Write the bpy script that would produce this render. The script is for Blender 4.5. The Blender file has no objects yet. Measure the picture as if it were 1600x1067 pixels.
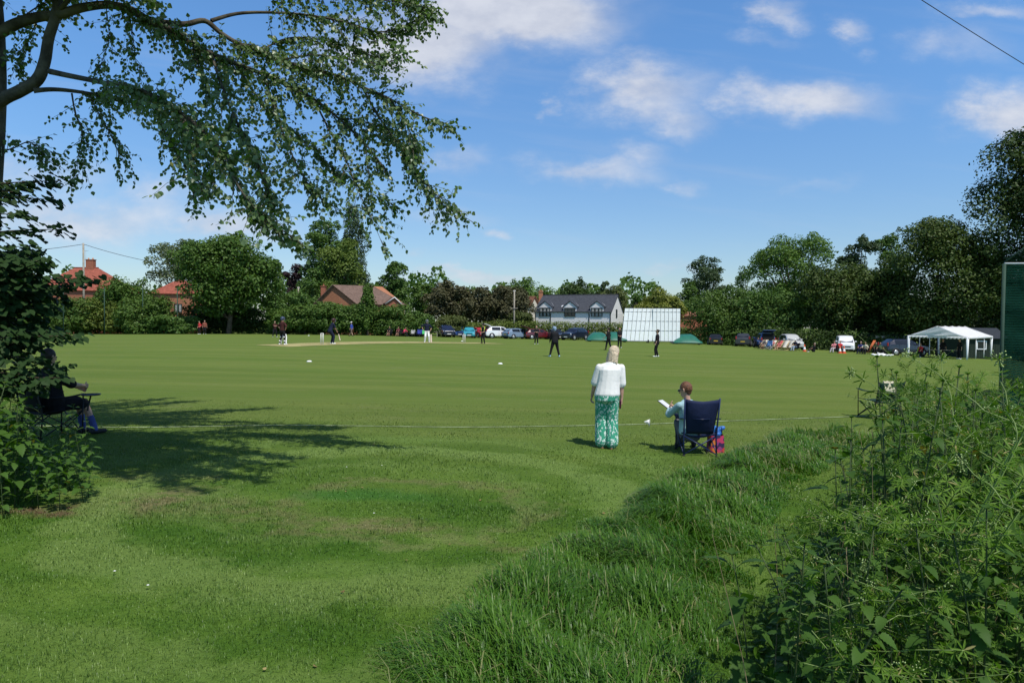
import bpy, bmesh, math, random
import numpy as np
from mathutils import Vector, Matrix
sc = bpy.context.scene
COL = sc.collection
RNG = np.random.default_rng(11)
random.seed(11)
rad = math.radians

# ------------------------------------------------------------------ camera
F = 1067.0
PITCH = math.atan(30.5 / F)
ROLL = 0.009
cam = bpy.data.cameras.new("camera")
cam_o = bpy.data.objects.new("camera", cam)
COL.objects.link(cam_o)
cam.sensor_width = 36.0
cam.lens = 24.0
cam.clip_start = 0.05
cam.clip_end = 3000
cam_o.matrix_world = Matrix.Rotation(math.pi / 2 - PITCH, 4, 'X') @ Matrix.Rotation(ROLL, 4, 'Z')
sc.camera = cam_o

def ray(px, py):
    c = Vector(((px - 800) / F, -(py - 533.5) / F, -1.0))
    return cam_o.matrix_world.to_3x3() @ c

def at(px, py, Y):
    r = ray(px, py)
    return r * (Y / r.y)

# ------------------------------------------------------------------ sun, sky, exposure
SUN_EL = rad(60)
SUN_H = Vector((0.56, -0.83))
sdir = Vector((SUN_H.x * math.cos(SUN_EL), SUN_H.y * math.cos(SUN_EL), math.sin(SUN_EL))).normalized()
sun = bpy.data.lights.new("sun", 'SUN')
sun.energy = 4.2
sun.angle = rad(0.53)
sun.color = (1.0, 0.955, 0.88)
sun_o = bpy.data.objects.new("sun", sun)
COL.objects.link(sun_o)
sun_o.rotation_euler = sdir.to_track_quat('Z', 'Y').to_euler()
sun_o.location = (30, -30, 60)
sc.view_settings.view_transform = 'Standard'
sc.view_settings.look = 'None'
sc.view_settings.exposure = 0.2
sc.view_settings.gamma = 1.0
sc.cycles.max_bounces = 6
sc.cycles.transparent_max_bounces = 12

world = bpy.data.worlds.new("World")
sc.world = world
world.use_nodes = True
nt = world.node_tree
for n in list(nt.nodes):
    nt.nodes.remove(n)

class NB:
    """tiny node helper"""
    def __init__(s, tree):
        s.t = tree
    def n(s, typ, **kw):
        nd = s.t.nodes.new(typ)
        for k, v in kw.items():
            setattr(nd, k, v)
        return nd
    def link(s, a, b):
        s.t.links.new(a, b)
    def m(s, op, a, b=None, c=None, clamp=False):
        nd = s.n('ShaderNodeMath', operation=op)
        nd.use_clamp = clamp
        for i, v in enumerate((a, b, c)):
            if v is None:
                continue
            if isinstance(v, (int, float)):
                nd.inputs[i].default_value = v
            else:
                s.link(v, nd.inputs[i])
        return nd.outputs[0]
    def mix(s, fac, a, b, blend='MIX'):
        nd = s.n('ShaderNodeMix', data_type='RGBA', blend_type=blend)
        for sock, v in ((nd.inputs[0], fac), (nd.inputs[6], a), (nd.inputs[7], b)):
            if isinstance(v, (int, float)):
                sock.default_value = v
            elif isinstance(v, tuple):
                sock.default_value = (v[0], v[1], v[2], 1)
            else:
                s.link(v, sock)
        return nd.outputs[2]
    def noise(s, vec, scale, detail=4, rough=.55, out='Fac'):
        nd = s.n('ShaderNodeTexNoise')
        nd.inputs['Scale'].default_value = scale
        nd.inputs['Detail'].default_value = detail
        nd.inputs['Roughness'].default_value = rough
        if vec is not None:
            s.link(vec, nd.inputs['Vector'])
        return nd.outputs[out]
    def ramp(s, x, lo, hi, a=0.0, b=1.0):
        nd = s.n('ShaderNodeMapRange', interpolation_type='SMOOTHSTEP')
        s.link(x, nd.inputs[0])
        for i, v in enumerate((lo, hi, a, b)):
            nd.inputs[i + 1].default_value = v
        return nd.outputs[0]

B = NB(nt)
sky = B.n('ShaderNodeTexSky', sky_type='NISHITA')
sky.sun_disc = False
sky.sun_elevation = SUN_EL
sky.sun_rotation = math.atan2(SUN_H.x, SUN_H.y)
sky.altitude = 100
sky.air_density = 1.0
sky.dust_density = 0.6
sky.ozone_density = 2.2
SKY_S = 0.093
tc = B.n('ShaderNodeTexCoord')
sep = B.n('ShaderNodeSeparateXYZ')
B.link(tc.outputs['Generated'], sep.inputs[0])
yy = B.m('MAXIMUM', sep.outputs[1], 0.08)
u = B.m('DIVIDE', sep.outputs[0], yy)
v = B.m('DIVIDE', sep.outputs[2], yy)
comb = B.n('ShaderNodeCombineXYZ')
B.link(u, comb.inputs[0]); B.link(B.m('MULTIPLY', v, 1.8), comb.inputs[1])
warp = B.noise(comb.outputs[0], 5.5, 7, .62, 'Color')
wsep = B.n('ShaderNodeSeparateXYZ'); B.link(warp, wsep.inputs[0])
uw = B.m('ADD', u, B.m('MULTIPLY', B.m('SUBTRACT', wsep.outputs[0], .5), .22))
vw = B.m('ADD', v, B.m('MULTIPLY', B.m('SUBTRACT', wsep.outputs[1], .5), .12))
CLOUDS = [(790, 22, 150, 62, 1.6), (660, 70, 130, 56, 1.3), (1010, 135, 100, 50, 1.0), (1070, 170, 60, 40, .75),
          (1250, 150, 120, 36, 1.0), (930, 262, 105, 26, .75), (1000, 240, 70, 28, .6), (1215, 15, 44, 24, .75), (1325, 40, 34, 28, .7),
          (1200, 55, 50, 16, .4), (1595, 185, 85, 48, 1.05), (120, 340, 230, 44, .85), (350, 362, 100, 28, .9), (40, 270, 160, 40, .6),
          (735, 432, 95, 11, .75), (778, 373, 26, 13, .65), (705, 262, 60, 26, .55), (1500, 70, 90, 40, .5),
          (868, 168, 20, 14, .6), (700, 340, 90, 22, .5), (1062, 285, 45, 18, .5), (1270, 292, 80, 16, .35),
          (80, 300, 90, 30, .5), (270, 300, 120, 45, .65), (650, 405, 22, 12, .55), (1060, 425, 50, 12, .5), (900, 430, 40, 10, .3),
          (1560, 10, 70, 18, .6), (960, 415, 120, 14, .3), (60, 380, 120, 26, .4)]
mask = None
for px, py, rx, ry, de in CLOUDS:
    r = ray(px, py)
    uu, vv = r.x / r.y, r.z / r.y
    a = B.m('DIVIDE', B.m('SUBTRACT', uw, uu), 1.25 * rx / F)
    b = B.m('DIVIDE', B.m('SUBTRACT', vw, vv), 1.1 * ry / F)
    d2 = B.m('ADD', B.m('MULTIPLY', a, a), B.m('MULTIPLY', b, b))
    e = B.m('MULTIPLY', B.m('POWER', 2.718, B.m('MULTIPLY', d2, -1.1)), de)
    mask = e if mask is None else B.m('MAXIMUM', mask, e)
fine = B.noise(comb.outputs[0], 22.0, 7, .6)
mid = B.noise(comb.outputs[0], 8.0, 5, .6)
tex = B.m('ADD', B.m('MULTIPLY', B.m('SUBTRACT', fine, .5), .55), B.m('MULTIPLY', B.m('SUBTRACT', mid, .5), .75))
cl = B.ramp(B.m('ADD', mask, B.m('MULTIPLY', tex, B.m('MINIMUM', B.m('MULTIPLY', mask, 1.6), 1.0))), .10, 1.2, 0, .88)
# thin streaks of high cloud
smap = B.n('ShaderNodeCombineXYZ')
B.link(B.m('ADD', u, B.m('MULTIPLY', v, .5)), smap.inputs[0]); B.link(B.m('MULTIPLY', B.m('SUBTRACT', v, B.m('MULTIPLY', u, -.12)), 9.0), smap.inputs[1])
stk = B.ramp(B.noise(smap.outputs[0], 2.4, 5, .55), .48, .82, 0, .16)
cl = B.m('MAXIMUM', cl, B.m('MULTIPLY', stk, B.ramp(v, 0.0, .12)))
# clouds away from the photographed part of the sky
other = B.ramp(B.noise(tc.outputs['Generated'], 3.0, 6, .6), .56, .80, 0, .6)
front = B.ramp(sep.outputs[1], .25, .45)
cl = B.m('ADD', B.m('MULTIPLY', cl, front), B.m('MULTIPLY', other, B.m('SUBTRACT', 1.0, front)))
shade = B.ramp(B.m('ADD', mid, B.m('MULTIPLY', fine, .5)), .5, 1.0)
ccol = B.mix(shade, (5.3, 5.6, 6.5), (7.0, 7.2, 7.8))
hsv = B.n('ShaderNodeHueSaturation')
hsv.inputs['Saturation'].default_value = 1.07
hsv.inputs['Value'].default_value = 1.0
B.link(sky.outputs[0], hsv.inputs['Color'])
hz = B.ramp(v, .02, .48)
zen = B.ramp(sep.outputs[2], .46, .72)
tint = B.mix(zen, B.mix(hz, (.97, 1.06, 1.17), (1.06, 1.45, 1.72)), (.78, .80, .82))
skyc = B.mix(cl, B.mix(1.0, hsv.outputs[0], tint, 'MULTIPLY'), ccol)
bg = B.n('ShaderNodeBackground')
B.link(skyc, bg.inputs[0])
bg.inputs[1].default_value = SKY_S
out = B.n('ShaderNodeOutputWorld')
B.link(bg.outputs[0], out.inputs[0])

# ------------------------------------------------------------------ the lie of the land (measured spots -> smooth surface)
_spots = [(952,700,10.7,3),(1085,706,10.7,3),(120,690,10.6,2),(867,559,40,2),(441,540,42,2),(518,537,44,2),(667,534,53,2),(755,537,58,1),
 (838,538,63,2),(950,547,53,2),(966,544,59,2),(1026,558,44,2),(700,526.5,96,2),(740,529,92,1),(905,531,98,2),(1018,536,85,2),(1115,539,92,2),
 (1160,541,86,2),(1236,546,82,1),(1320,549,80,2),(1417,558,60,2),(1514,562,58,2),(311,522,86,2),(429,527,72,2),(549,525,80,2),(100,523,84,2),
 (200,522.5,85,2),(1217,547,73,1),(1257,549.5,71,1),(610,525.5,86,2),(503,536.5,43,2),(725,536,58,2)]
_A, _b, _w, _xy = [], [], [], []
def _row(x, y):
    return [1, x, y, x * x, x * y, y * y]
for px, py, d, k in _spots:
    p = at(px, py, d)
    _A.append(_row(p.x, p.y)); _b.append(p.z); _w.append(k * F / d / 20); _xy.append((p.x, p.y))
for x, y, z, k in [(0, 0, -1.85, 2), (0, 3.5, -1.88, 2), (-4, 5, -1.75, 1.), (4, 5, -2.05, 1.)]:
    _A.append(_row(x, y)); _b.append(z); _w.append(k); _xy.append((x, y))
_A = np.array(_A, float); _b = np.array(_b); _w = np.array(_w); _xy = np.array(_xy)
_c = np.linalg.lstsq(_A * _w[:, None], _b * _w, rcond=None)[0]
_res = _b - _A @ _c
_S = 9.0
_K = np.exp(-((_xy[:, None] - _xy[None]) ** 2).sum(-1) / (2 * _S * _S))
_al = np.linalg.solve(_K + .25 * np.eye(len(_K)), _res)
def gzn(x, y):
    x = np.clip(np.asarray(x, float), -72, 78); y = np.clip(np.asarray(y, float), -6, 104)
    z = _c[0] + _c[1] * x + _c[2] * y + _c[3] * x * x + _c[4] * x * y + _c[5] * y * y
    for (sx, sy), a in zip(_xy, _al):
        z = z + a * np.exp(-((x - sx) ** 2 + (y - sy) ** 2) / (2 * _S * _S))
    return z
def gz(x, y):
    return float(gzn(x, y))
def on(px, d):
    """ground point at lateral pixel px and distance d"""
    x = (px - 800) / F * d
    return Vector((x, d, gz(x, d)))
def hit(px, py):
    """where the sight line through a pixel meets the ground"""
    r = ray(px, py)
    t = 2.0
    while t < 140:
        if r.z * t / r.y < gz(r.x * t / r.y, t):
            break
        t += .05
    return Vector((r.x * t / r.y, t, gz(r.x * t / r.y, t)))

# ------------------------------------------------------------------ object helpers
def tag(o, label=None, cat=None, group=None, kind=None):
    if label: o['label'] = label
    if cat: o['category'] = cat
    if group: o['group'] = group
    if kind: o['kind'] = kind
    return o
def thing(name, label, cat, loc=(0, 0, 0), rz=0, group=None):
    o = bpy.data.objects.new(name, None)
    o.empty_display_size = .2
    COL.objects.link(o)
    o.location = loc
    o.rotation_euler = (0, 0, rz)
    return tag(o, label, cat, group)
def link(name, me, parent=None):
    o = bpy.data.objects.new(name, me)
    COL.objects.link(o)
    if parent is not None:
        o.parent = parent
    return o
def npmesh(name, V, faces, m, parent=None, smooth=False):
    me = bpy.data.meshes.new(name)
    V = np.asarray(V, np.float32)
    me.vertices.add(len(V))
    me.vertices.foreach_set('co', V.ravel())
    loops = np.concatenate([np.asarray(f).ravel() for f in faces]).astype(np.int32)
    tot = np.concatenate([np.full(len(f), np.asarray(f).shape[1]) for f in faces]).astype(np.int32)
    start = np.concatenate([[0], np.cumsum(tot)[:-1]]).astype(np.int32)
    me.loops.add(len(loops)); me.loops.foreach_set('vertex_index', loops)
    me.polygons.add(len(tot)); me.polygons.foreach_set('loop_start', start)
    if smooth:
        me.polygons.foreach_set('use_smooth', np.ones(len(tot), bool))
    me.update(calc_edges=True)
    me.materials.append(m)
    return link(name, me, parent)

class MB:
    """collects shapes, then links them as ONE mesh object"""
    def __init__(s):
        s.v = []; s.f = []; s.sm = []
    def add(s, vs, fs, smooth=False):
        o = len(s.v)
        s.v += [tuple(p) for p in vs]
        s.f += [tuple(i + o for i in f) for f in fs]
        s.sm += [smooth] * len(fs)
        return s
    def box(s, c, size, rot=None):
        sx, sy, sz = [q / 2 for q in size]
        vs = [Vector((x * sx, y * sy, z * sz)) for x in (-1, 1) for y in (-1, 1) for z in (-1, 1)]
        if rot is not None:
            vs = [rot @ p for p in vs]
        c = Vector(c)
        return s.add([p + c for p in vs], [(0, 1, 3, 2), (4, 6, 7, 5), (0, 4, 5, 1), (2, 3, 7, 6), (0, 2, 6, 4), (1, 5, 7, 3)])
    def tube(s, pts, r, n=6, caps=True):
        pts = [Vector(p) for p in pts]
        rs = r if isinstance(r, (list, tuple)) else [r] * len(pts)
        vs, fs = [], []
        pa = None
        for i, p in enumerate(pts):
            t = (pts[min(i + 1, len(pts) - 1)] - pts[max(i - 1, 0)])
            t = t.normalized() if t.length > 1e-9 else Vector((0, 0, 1))
            if pa is None:
                a = t.orthogonal().normalized()
            else:
                a = (pa - t * pa.dot(t))
                a = a.normalized() if a.length > 1e-6 else t.orthogonal().normalized()
            pa = a
            b = t.cross(a)
            for k in range(n):
                an = 2 * math.pi * k / n
                vs.append(p + (a * math.cos(an) + b * math.sin(an)) * rs[i])
        for i in range(len(pts) - 1):
            for k in range(n):
                k2 = (k + 1) % n
                fs.append((i * n + k, i * n + k2, (i + 1) * n + k2, (i + 1) * n + k))
        s.add(vs, fs, True)
        if caps:
            o = len(s.v) - len(vs)
            s.f.append(tuple(o + k for k in reversed(range(n)))); s.sm.append(False)
            s.f.append(tuple(o + (len(pts) - 1) * n + k for k in range(n))); s.sm.append(False)
        return s
    def prism(s, poly, axis, a, b):
        """2-D polygon extruded along axis ('x','y','z') from a to b"""
        def P(q, h):
            return (h, q[0], q[1]) if axis == 'x' else ((q[0], h, q[1]) if axis == 'y' else (q[0], q[1], h))
        n = len(poly)
        vs = [P(q, a) for q in poly] + [P(q, b) for q in poly]
        fs = [tuple(range(n - 1, -1, -1)), tuple(range(n, 2 * n))] + [(i, (i + 1) % n, n + (i + 1) % n, n + i) for i in range(n)]
        return s.add(vs, fs)
    def lathe(s, prof, c=(0, 0, 0), n=12, axis='z'):
        vs, fs = [], []
        for r, z in prof:
            for k in range(n):
                a = 2 * math.pi * k / n
                q = (r * math.cos(a), r * math.sin(a), z)
                if axis == 'x': q = (q[2], q[0], q[1])
                if axis == 'y': q = (q[0], q[2], q[1])
                vs.append(Vector(q) + Vector(c))
        for i in range(len(prof) - 1):
            for k in range(n):
                fs.append((i * n + k, i * n + (k + 1) % n, (i + 1) * n + (k + 1) % n, (i + 1) * n + k))
        return s.add(vs, fs, True)
    def sheet(s, rows, thick=0, smooth=True):
        """grid of points (rows of equal length); a thickness makes it a solid slab"""
        R, Cn = len(rows), len(rows[0])
        vs = [Vector(p) for r in rows for p in r]
        fs = [(i * Cn + j, i * Cn + j + 1, (i + 1) * Cn + j + 1, (i + 1) * Cn + j) for i in range(R - 1) for j in range(Cn - 1)]
        if not thick:
            return s.add(vs, fs, smooth)
        nrm = [Vector() for _ in vs]
        for f in fs:
            q = (vs[f[1]] - vs[f[0]]).cross(vs[f[3]] - vs[f[0]])
            for i in f: nrm[i] += q
        low = [p - (q.normalized() if q.length else Vector((0, 0, 1))) * thick for p, q in zip(vs, nrm)]
        N = len(vs)
        fs2 = [tuple(N + i for i in reversed(f)) for f in fs]
        rim = [j for j in range(Cn)] + [i * Cn + Cn - 1 for i in range(1, R)] + [(R - 1) * Cn + j for j in range(Cn - 2, -1, -1)] + [i * Cn for i in range(R - 2, 0, -1)]
        side = [(rim[k], N + rim[k], N + rim[(k + 1) % len(rim)], rim[(k + 1) % len(rim)]) for k in range(len(rim))]
        return s.add(vs + low, fs + fs2 + side, smooth)
    def cap(s, a, b, ra, rb=None, n=8, m=4):
        """closed tapered capsule"""
        rb = ra if rb is None else rb
        a, b = Vector(a), Vector(b)
        t = b - a
        t = t.normalized() if t.length > 1e-6 else Vector((0, 0, 1))
        e = t.orthogonal().normalized(); g = t.cross(e)
        vs = [a - t * ra]; fs = []
        rings = []
        for i in range(1, m + 1):
            q = math.pi / 2 * (1 - i / m)
            rings.append((a - t * ra * math.sin(q), ra * math.cos(q)))
        for i in range(0, m):
            q = math.pi / 2 * i / m
            rings.append((b + t * rb * math.sin(q), rb * math.cos(q)))
        for c, r in rings:
            for k in range(n):
                an = 2 * math.pi * k / n
                vs.append(c + (e * math.cos(an) + g * math.sin(an)) * r)
        vs.append(b + t * rb)
        for k in range(n):
            fs.append((0, 1 + (k + 1) % n, 1 + k))
        for i in range(len(rings) - 1):
            for k in range(n):
                fs.append((1 + i * n + k, 1 + i * n + (k + 1) % n, 1 + (i + 1) * n + (k + 1) % n, 1 + (i + 1) * n + k))
        o = 1 + (len(rings) - 1) * n
        for k in range(n):
            fs.append((o + k, o + (k + 1) % n, len(vs) - 1))
        return s.add(vs, fs, True)
    def loft(s, rings, n=14):
        """closed skin through ellipses (centre, half-axis, half-axis)"""
        vs, fs = [], []
        for c, ax, ay in rings:
            for k in range(n):
                q = 2 * math.pi * k / n
                vs.append(Vector(c) + Vector(ax) * math.cos(q) + Vector(ay) * math.sin(q))
        R = len(rings)
        for i in range(R - 1):
            for k in range(n):
                fs.append((i * n + k, i * n + (k + 1) % n, (i + 1) * n + (k + 1) % n, (i + 1) * n + k))
        fs.append(tuple(reversed(range(n)))); fs.append(tuple((R - 1) * n + k for k in range(n)))
        return s.add(vs, fs, True)
    def ell(s, c, ax, ay, az, m=9, n=14):
        c, ax, ay, az = map(Vector, (c, ax, ay, az))
        return s.loft([(c + az * math.cos(math.pi * (i + .12) / (m - 1 + .24)) * -1, ax * math.sin(math.pi * (i + .12) / (m - 1 + .24)), ay * math.sin(math.pi * (i + .12) / (m - 1 + .24))) for i in range(m)], n)
    def build(s, name, m, parent=None, bevel=0):
        me = bpy.data.meshes.new(name)
        me.from_pydata(s.v, [], s.f)
        me.polygons.foreach_set('use_smooth', s.sm)
        me.materials.append(m)
        me.update()
        o = link(name, me, parent)
        if bevel:
            md = o.modifiers.new('bevel', 'BEVEL'); md.width = bevel; md.segments = 2; md.limit_method = 'ANGLE'
        return o
    def melt(s, name, m, parent=None, voxel=.016, smooth=4):
        """all shapes fused into one continuous skin"""
        o = s.build(name, m, parent)
        md = o.modifiers.new('fuse', 'REMESH'); md.mode = 'VOXEL'; md.voxel_size = voxel; md.use_smooth_shade = True
        md = o.modifiers.new('smooth', 'SMOOTH'); md.factor = .5; md.iterations = smooth
        return o

# ------------------------------------------------------------------ materials
_M = {}
def mat(name, c, rough=.7, var=.12, scale=6.0, spec=.3, metal=0.0, coat=0.0, bump=0.0, bscale=None):
    if name in _M: return _M[name]
    m = bpy.data.materials.new(name); m.use_nodes = True
    b = NB(m.node_tree); p = m.node_tree.nodes['Principled BSDF']
    geo = b.n('ShaderNodeTexCoord')
    f = b.noise(geo.outputs['Object'], scale, 5, .6)
    lo = tuple(q * (1 - var) for q in c); hi = tuple(min(1, q * (1 + var)) for q in c)
    b.link(b.mix(b.ramp(f, .3, .7), lo, hi), p.inputs['Base Color'])
    p.inputs['Roughness'].default_value = rough
    p.inputs['Specular IOR Level'].default_value = spec
    p.inputs['Metallic'].default_value = metal
    p.inputs['Coat Weight'].default_value = coat
    if bump:
        bn = b.n('ShaderNodeBump'); bn.inputs['Strength'].default_value = bump; bn.inputs['Distance'].default_value = .02
        b.link(b.noise(geo.outputs['Object'], bscale or scale * 4, 5, .6), bn.inputs['Height'])
        b.link(bn.outputs[0], p.inputs['Normal'])
    _M[name] = m
    return m
def leafmat(name, c1, c2, transl=.3, rough=.5, clump=.5, spec=.3, back=None, odd=None):
    """leaves: each leaf its own mix of two greens, drifting over the crown; light passes through"""
    if name in _M: return _M[name]
    m = bpy.data.materials.new(name); m.use_nodes = True
    b = NB(m.node_tree); p = m.node_tree.nodes['Principled BSDF']; o = m.node_tree.nodes['Material Output']
    g = b.n('ShaderNodeNewGeometry')
    f = b.m('ADD', b.m('MULTIPLY', g.outputs['Random Per Island'], .62), b.m('MULTIPLY', b.ramp(b.noise(g.outputs['Position'], clump, 3), .3, .7), .38))
    col = b.mix(f, c1, c2)
    if odd is not None:
        col = b.mix(b.m('GREATER_THAN', b.m('FRACT', b.m('MULTIPLY', g.outputs['Random Per Island'], 37.3)), 1 - odd[3]), col, odd[:3])
    if back is not None:
        col = b.mix(g.outputs['Backfacing'], col, back)
    b.link(col, p.inputs['Base Color'])
    p.inputs['Roughness'].default_value = rough
    p.inputs['Specular IOR Level'].default_value = spec
    t = b.n('ShaderNodeBsdfTranslucent')
    b.link(b.mix(1.0, col, (1.25, 1.35, .6), 'MULTIPLY'), t.inputs[0])
    mx = b.n('ShaderNodeMixShader'); mx.inputs[0].default_value = transl
    b.link(p.outputs[0], mx.inputs[1]); b.link(t.outputs[0], mx.inputs[2])
    b.link(mx.outputs[0], o.inputs[0])
    _M[name] = m
    return m
def glass(name='glass', c=(.02, .025, .03)):
    return mat(name, c, .06, .05, 2, .6)

# turf colour shared by the soil sheet and the blades standing on it
def turf_nodes(b):
    g = b.n('ShaderNodeNewGeometry')
    pos = g.outputs['Position']
    sp = b.n('ShaderNodeSeparateXYZ'); b.link(pos, sp.inputs[0])
    x, y = sp.outputs[0], sp.outputs[1]
    def vec(sx, sy):
        mp = b.n('ShaderNodeMapping'); mp.inputs['Scale'].default_value = (sx, sy, 0)
        b.link(pos, mp.inputs[0]); return mp.outputs[0]
    near = b.ramp(y, 5.0, 15.0, 1, 0)
    f1 = b.ramp(b.noise(vec(.55, .8), 1.0, 5, .6), .3, .7)
    f2 = b.ramp(b.noise(vec(5, 5), 1.0, 5, .65), .3, .7)
    st = b.ramp(b.noise(vec(.045, .8), 1.0, 5, .62), .33, .67)
    st2 = b.ramp(b.noise(vec(.35, 3.5), 1.0, 4, .6), .3, .7)
    far_c = b.mix(st, (.094, .142, .027), (.142, .182, .043))
    far_c = b.mix(b.m('MULTIPLY', st2, .45), far_c, (.130, .170, .044))
    blot = b.ramp(b.noise(vec(.16, .22), 1.0, 6, .65), .35, .7)
    far_c = b.mix(b.m('MULTIPLY', blot, .55), far_c, (.090, .152, .026))
    far_c = b.mix(b.m('MULTIPLY', b.ramp(b.noise(vec(.5, .9), 1.0, 5, .7), .55, .75), .5), far_c, (.165, .175, .075))
    near_c = b.mix(f1, (.043, .112, .010), (.122, .204, .032))
    near_c = b.mix(b.m('MULTIPLY', f2, .45), near_c, (.058, .128, .015))
    col = b.mix(near, far_c, near_c)
    # worn and dried patches
    wv = b.n('ShaderNodeSeparateXYZ'); b.link(b.noise(vec(1, 1), 1.3, 5, .65, 'Color'), wv.inputs[0])
    def ell(px, py, rx, ry, soft=.5):
        c = hit(px, py)
        a = b.m('DIVIDE', b.m('ADD', b.m('SUBTRACT', x, c.x), b.m('MULTIPLY', b.m('SUBTRACT', wv.outputs[0], .5), rx * 1.6)), rx)
        d = b.m('DIVIDE', b.m('ADD', b.m('SUBTRACT', y, c.y), b.m('MULTIPLY', b.m('SUBTRACT', wv.outputs[1], .5), ry * 1.6)), ry)
        q = b.m('SQRT', b.m('ADD', b.m('MULTIPLY', a, a), b.m('MULTIPLY', d, d)))
        return q
    dry = None
    for px, py, rx, ry, s in [(215, 785, .95, .8, .9), (300, 790, .7, .5, .6), (590, 822, .75, .3, .8), (700, 755, 1.1, .2, .45), (250, 745, .9, .4, .5), (400, 800, .8, .25, .5), (470, 815, .9, .2, .5), (800, 860, .25, .12, .5)]:
        q = b.m('MULTIPLY', b.ramp(ell(px, py, rx, ry), .3, 1.1, 1, 0), s)
        dry = q if dry is None else b.m('MAXIMUM', dry, q)
    ring = ell(640, 790, 1.35, 1.25)
    rg = b.m('MULTIPLY', b.ramp(b.m('ABSOLUTE', b.m('SUBTRACT', ring, .95)), 0.02, .22, 1, 0), .5)
    dry = b.m('MAXIMUM', dry, rg)
    dry = b.m('MULTIPLY', dry, b.ramp(f2, .1, .7, .25, .9))
    col = b.mix(dry, col, (.20, .175, .085))
    lush = b.ramp(ell(560, 775, 1.2, .35), .3, 1.1, .7, 0)
    col = b.mix(lush, col, (.045, .14, .022))
    soil = b.m('MULTIPLY', b.ramp(ell(75, 800, .5, .3), .3, 1.1, 1, 0), b.ramp(f2, .2, .7, .4, 1))
    col = b.mix(soil, col, (.13, .085, .05))
    # the mower's turning tracks, rings round the worn patch
    mr = ell(590, 775, 1.0, 1.0)
    trk = b.m('MULTIPLY', b.ramp(b.m('SINE', b.m('MULTIPLY', mr, 5.2)), -.6, .7), b.m('MULTIPLY', b.ramp(mr, 1.4, 2.0), b.ramp(mr, 3.2, 4.6, 1, 0)))
    col = b.mix(b.m('MULTIPLY', trk, .75), col, (.150, .225, .055))
    pale = None
    for px, py, rx, ry, s in [(930, 770, .35, 1.3, .5), (420, 950, .5, .25, .5), (640, 690, 1.4, .35, .4), (560, 890, .8, .18, .45), (220, 900, .6, .2, .4), (1010, 720, .5, .8, .45), (760, 900, .25, .35, .35)]:
        q = b.m('MULTIPLY', b.ramp(ell(px, py, rx, ry), .2, 1.2, 1, 0), s)
        pale = q if pale is None else b.m('MAXIMUM', pale, q)
    col = b.mix(pale, col, (.125, .205, .045))
    return col, pos, soil
# ------------------------------------------------------------------ ground
def turf_mat(name, blade=False):
    m = bpy.data.materials.new(name); m.use_nodes = True
    b = NB(m.node_tree); p = m.node_tree.nodes['Principled BSDF']; o = m.node_tree.nodes['Material Output']
    col, pos, soil = turf_nodes(b)
    if blade:
        g = b.n('ShaderNodeNewGeometry')
        col = b.mix(g.outputs['Random Per Island'], b.mix(1.0, col, (.62, .72, .60), 'MULTIPLY'), b.mix(1.0, col, (1.65, 1.5, 1.6), 'MULTIPLY'))
        p.inputs['Roughness'].default_value = .45
        p.inputs['Specular IOR Level'].default_value = .3
        t = b.n('ShaderNodeBsdfTranslucent'); b.link(b.mix(1.0, col, (1.2, 1.3, .7), 'MULTIPLY'), t.inputs[0])
        mx = b.n('ShaderNodeMixShader'); mx.inputs[0].default_value = .3
        b.link(p.outputs[0], mx.inputs[1]); b.link(t.outputs[0], mx.inputs[2]); b.link(mx.outputs[0], o.inputs[0])
    else:
        p.inputs['Roughness'].default_value = .95
        p.inputs['Specular IOR Level'].default_value = .05
        bn = b.n('ShaderNodeBump'); bn.inputs['Strength'].default_value = .9; bn.inputs['Distance'].default_value = .05
        b.link(b.noise(pos, 14, 6, .75), bn.inputs['Height']); b.link(bn.outputs[0], p.inputs['Normal'])
    b.link(col, p.inputs['Base Color'])
    return m
TURF = turf_mat('turf')
BLADE = turf_mat('turf_blade', True)
def grow(lo, hi, n, k):
    t = np.linspace(-1, 1, n); s = np.sign(t) * np.abs(t) ** k
    return np.where(s < 0, -s * lo, s * hi)
gx = grow(-600, 600, 181, 2.6); gy = np.concatenate([np.linspace(-60, -4, 8)[:-1], np.linspace(-4, 30, 70)[:-1], np.linspace(30, 110, 60)[:-1], np.geomspace(110, 900, 14)])
X, Y = np.meshgrid(gx, gy)
Z = gzn(X, Y)
V = np.stack([X, Y, Z], -1).reshape(-1, 3)
nx, ny = len(gx), len(gy)
i = (np.arange(ny - 1)[:, None] * nx + np.arange(nx - 1)[None]).ravel()
ground = npmesh('ground', V, [np.stack([i, i + 1, i + 1 + nx, i + nx], 1)], TURF, smooth=True)
tag(ground, 'mown green cricket field with worn and dried patches near the trees', 'ground', kind='structure')

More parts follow.
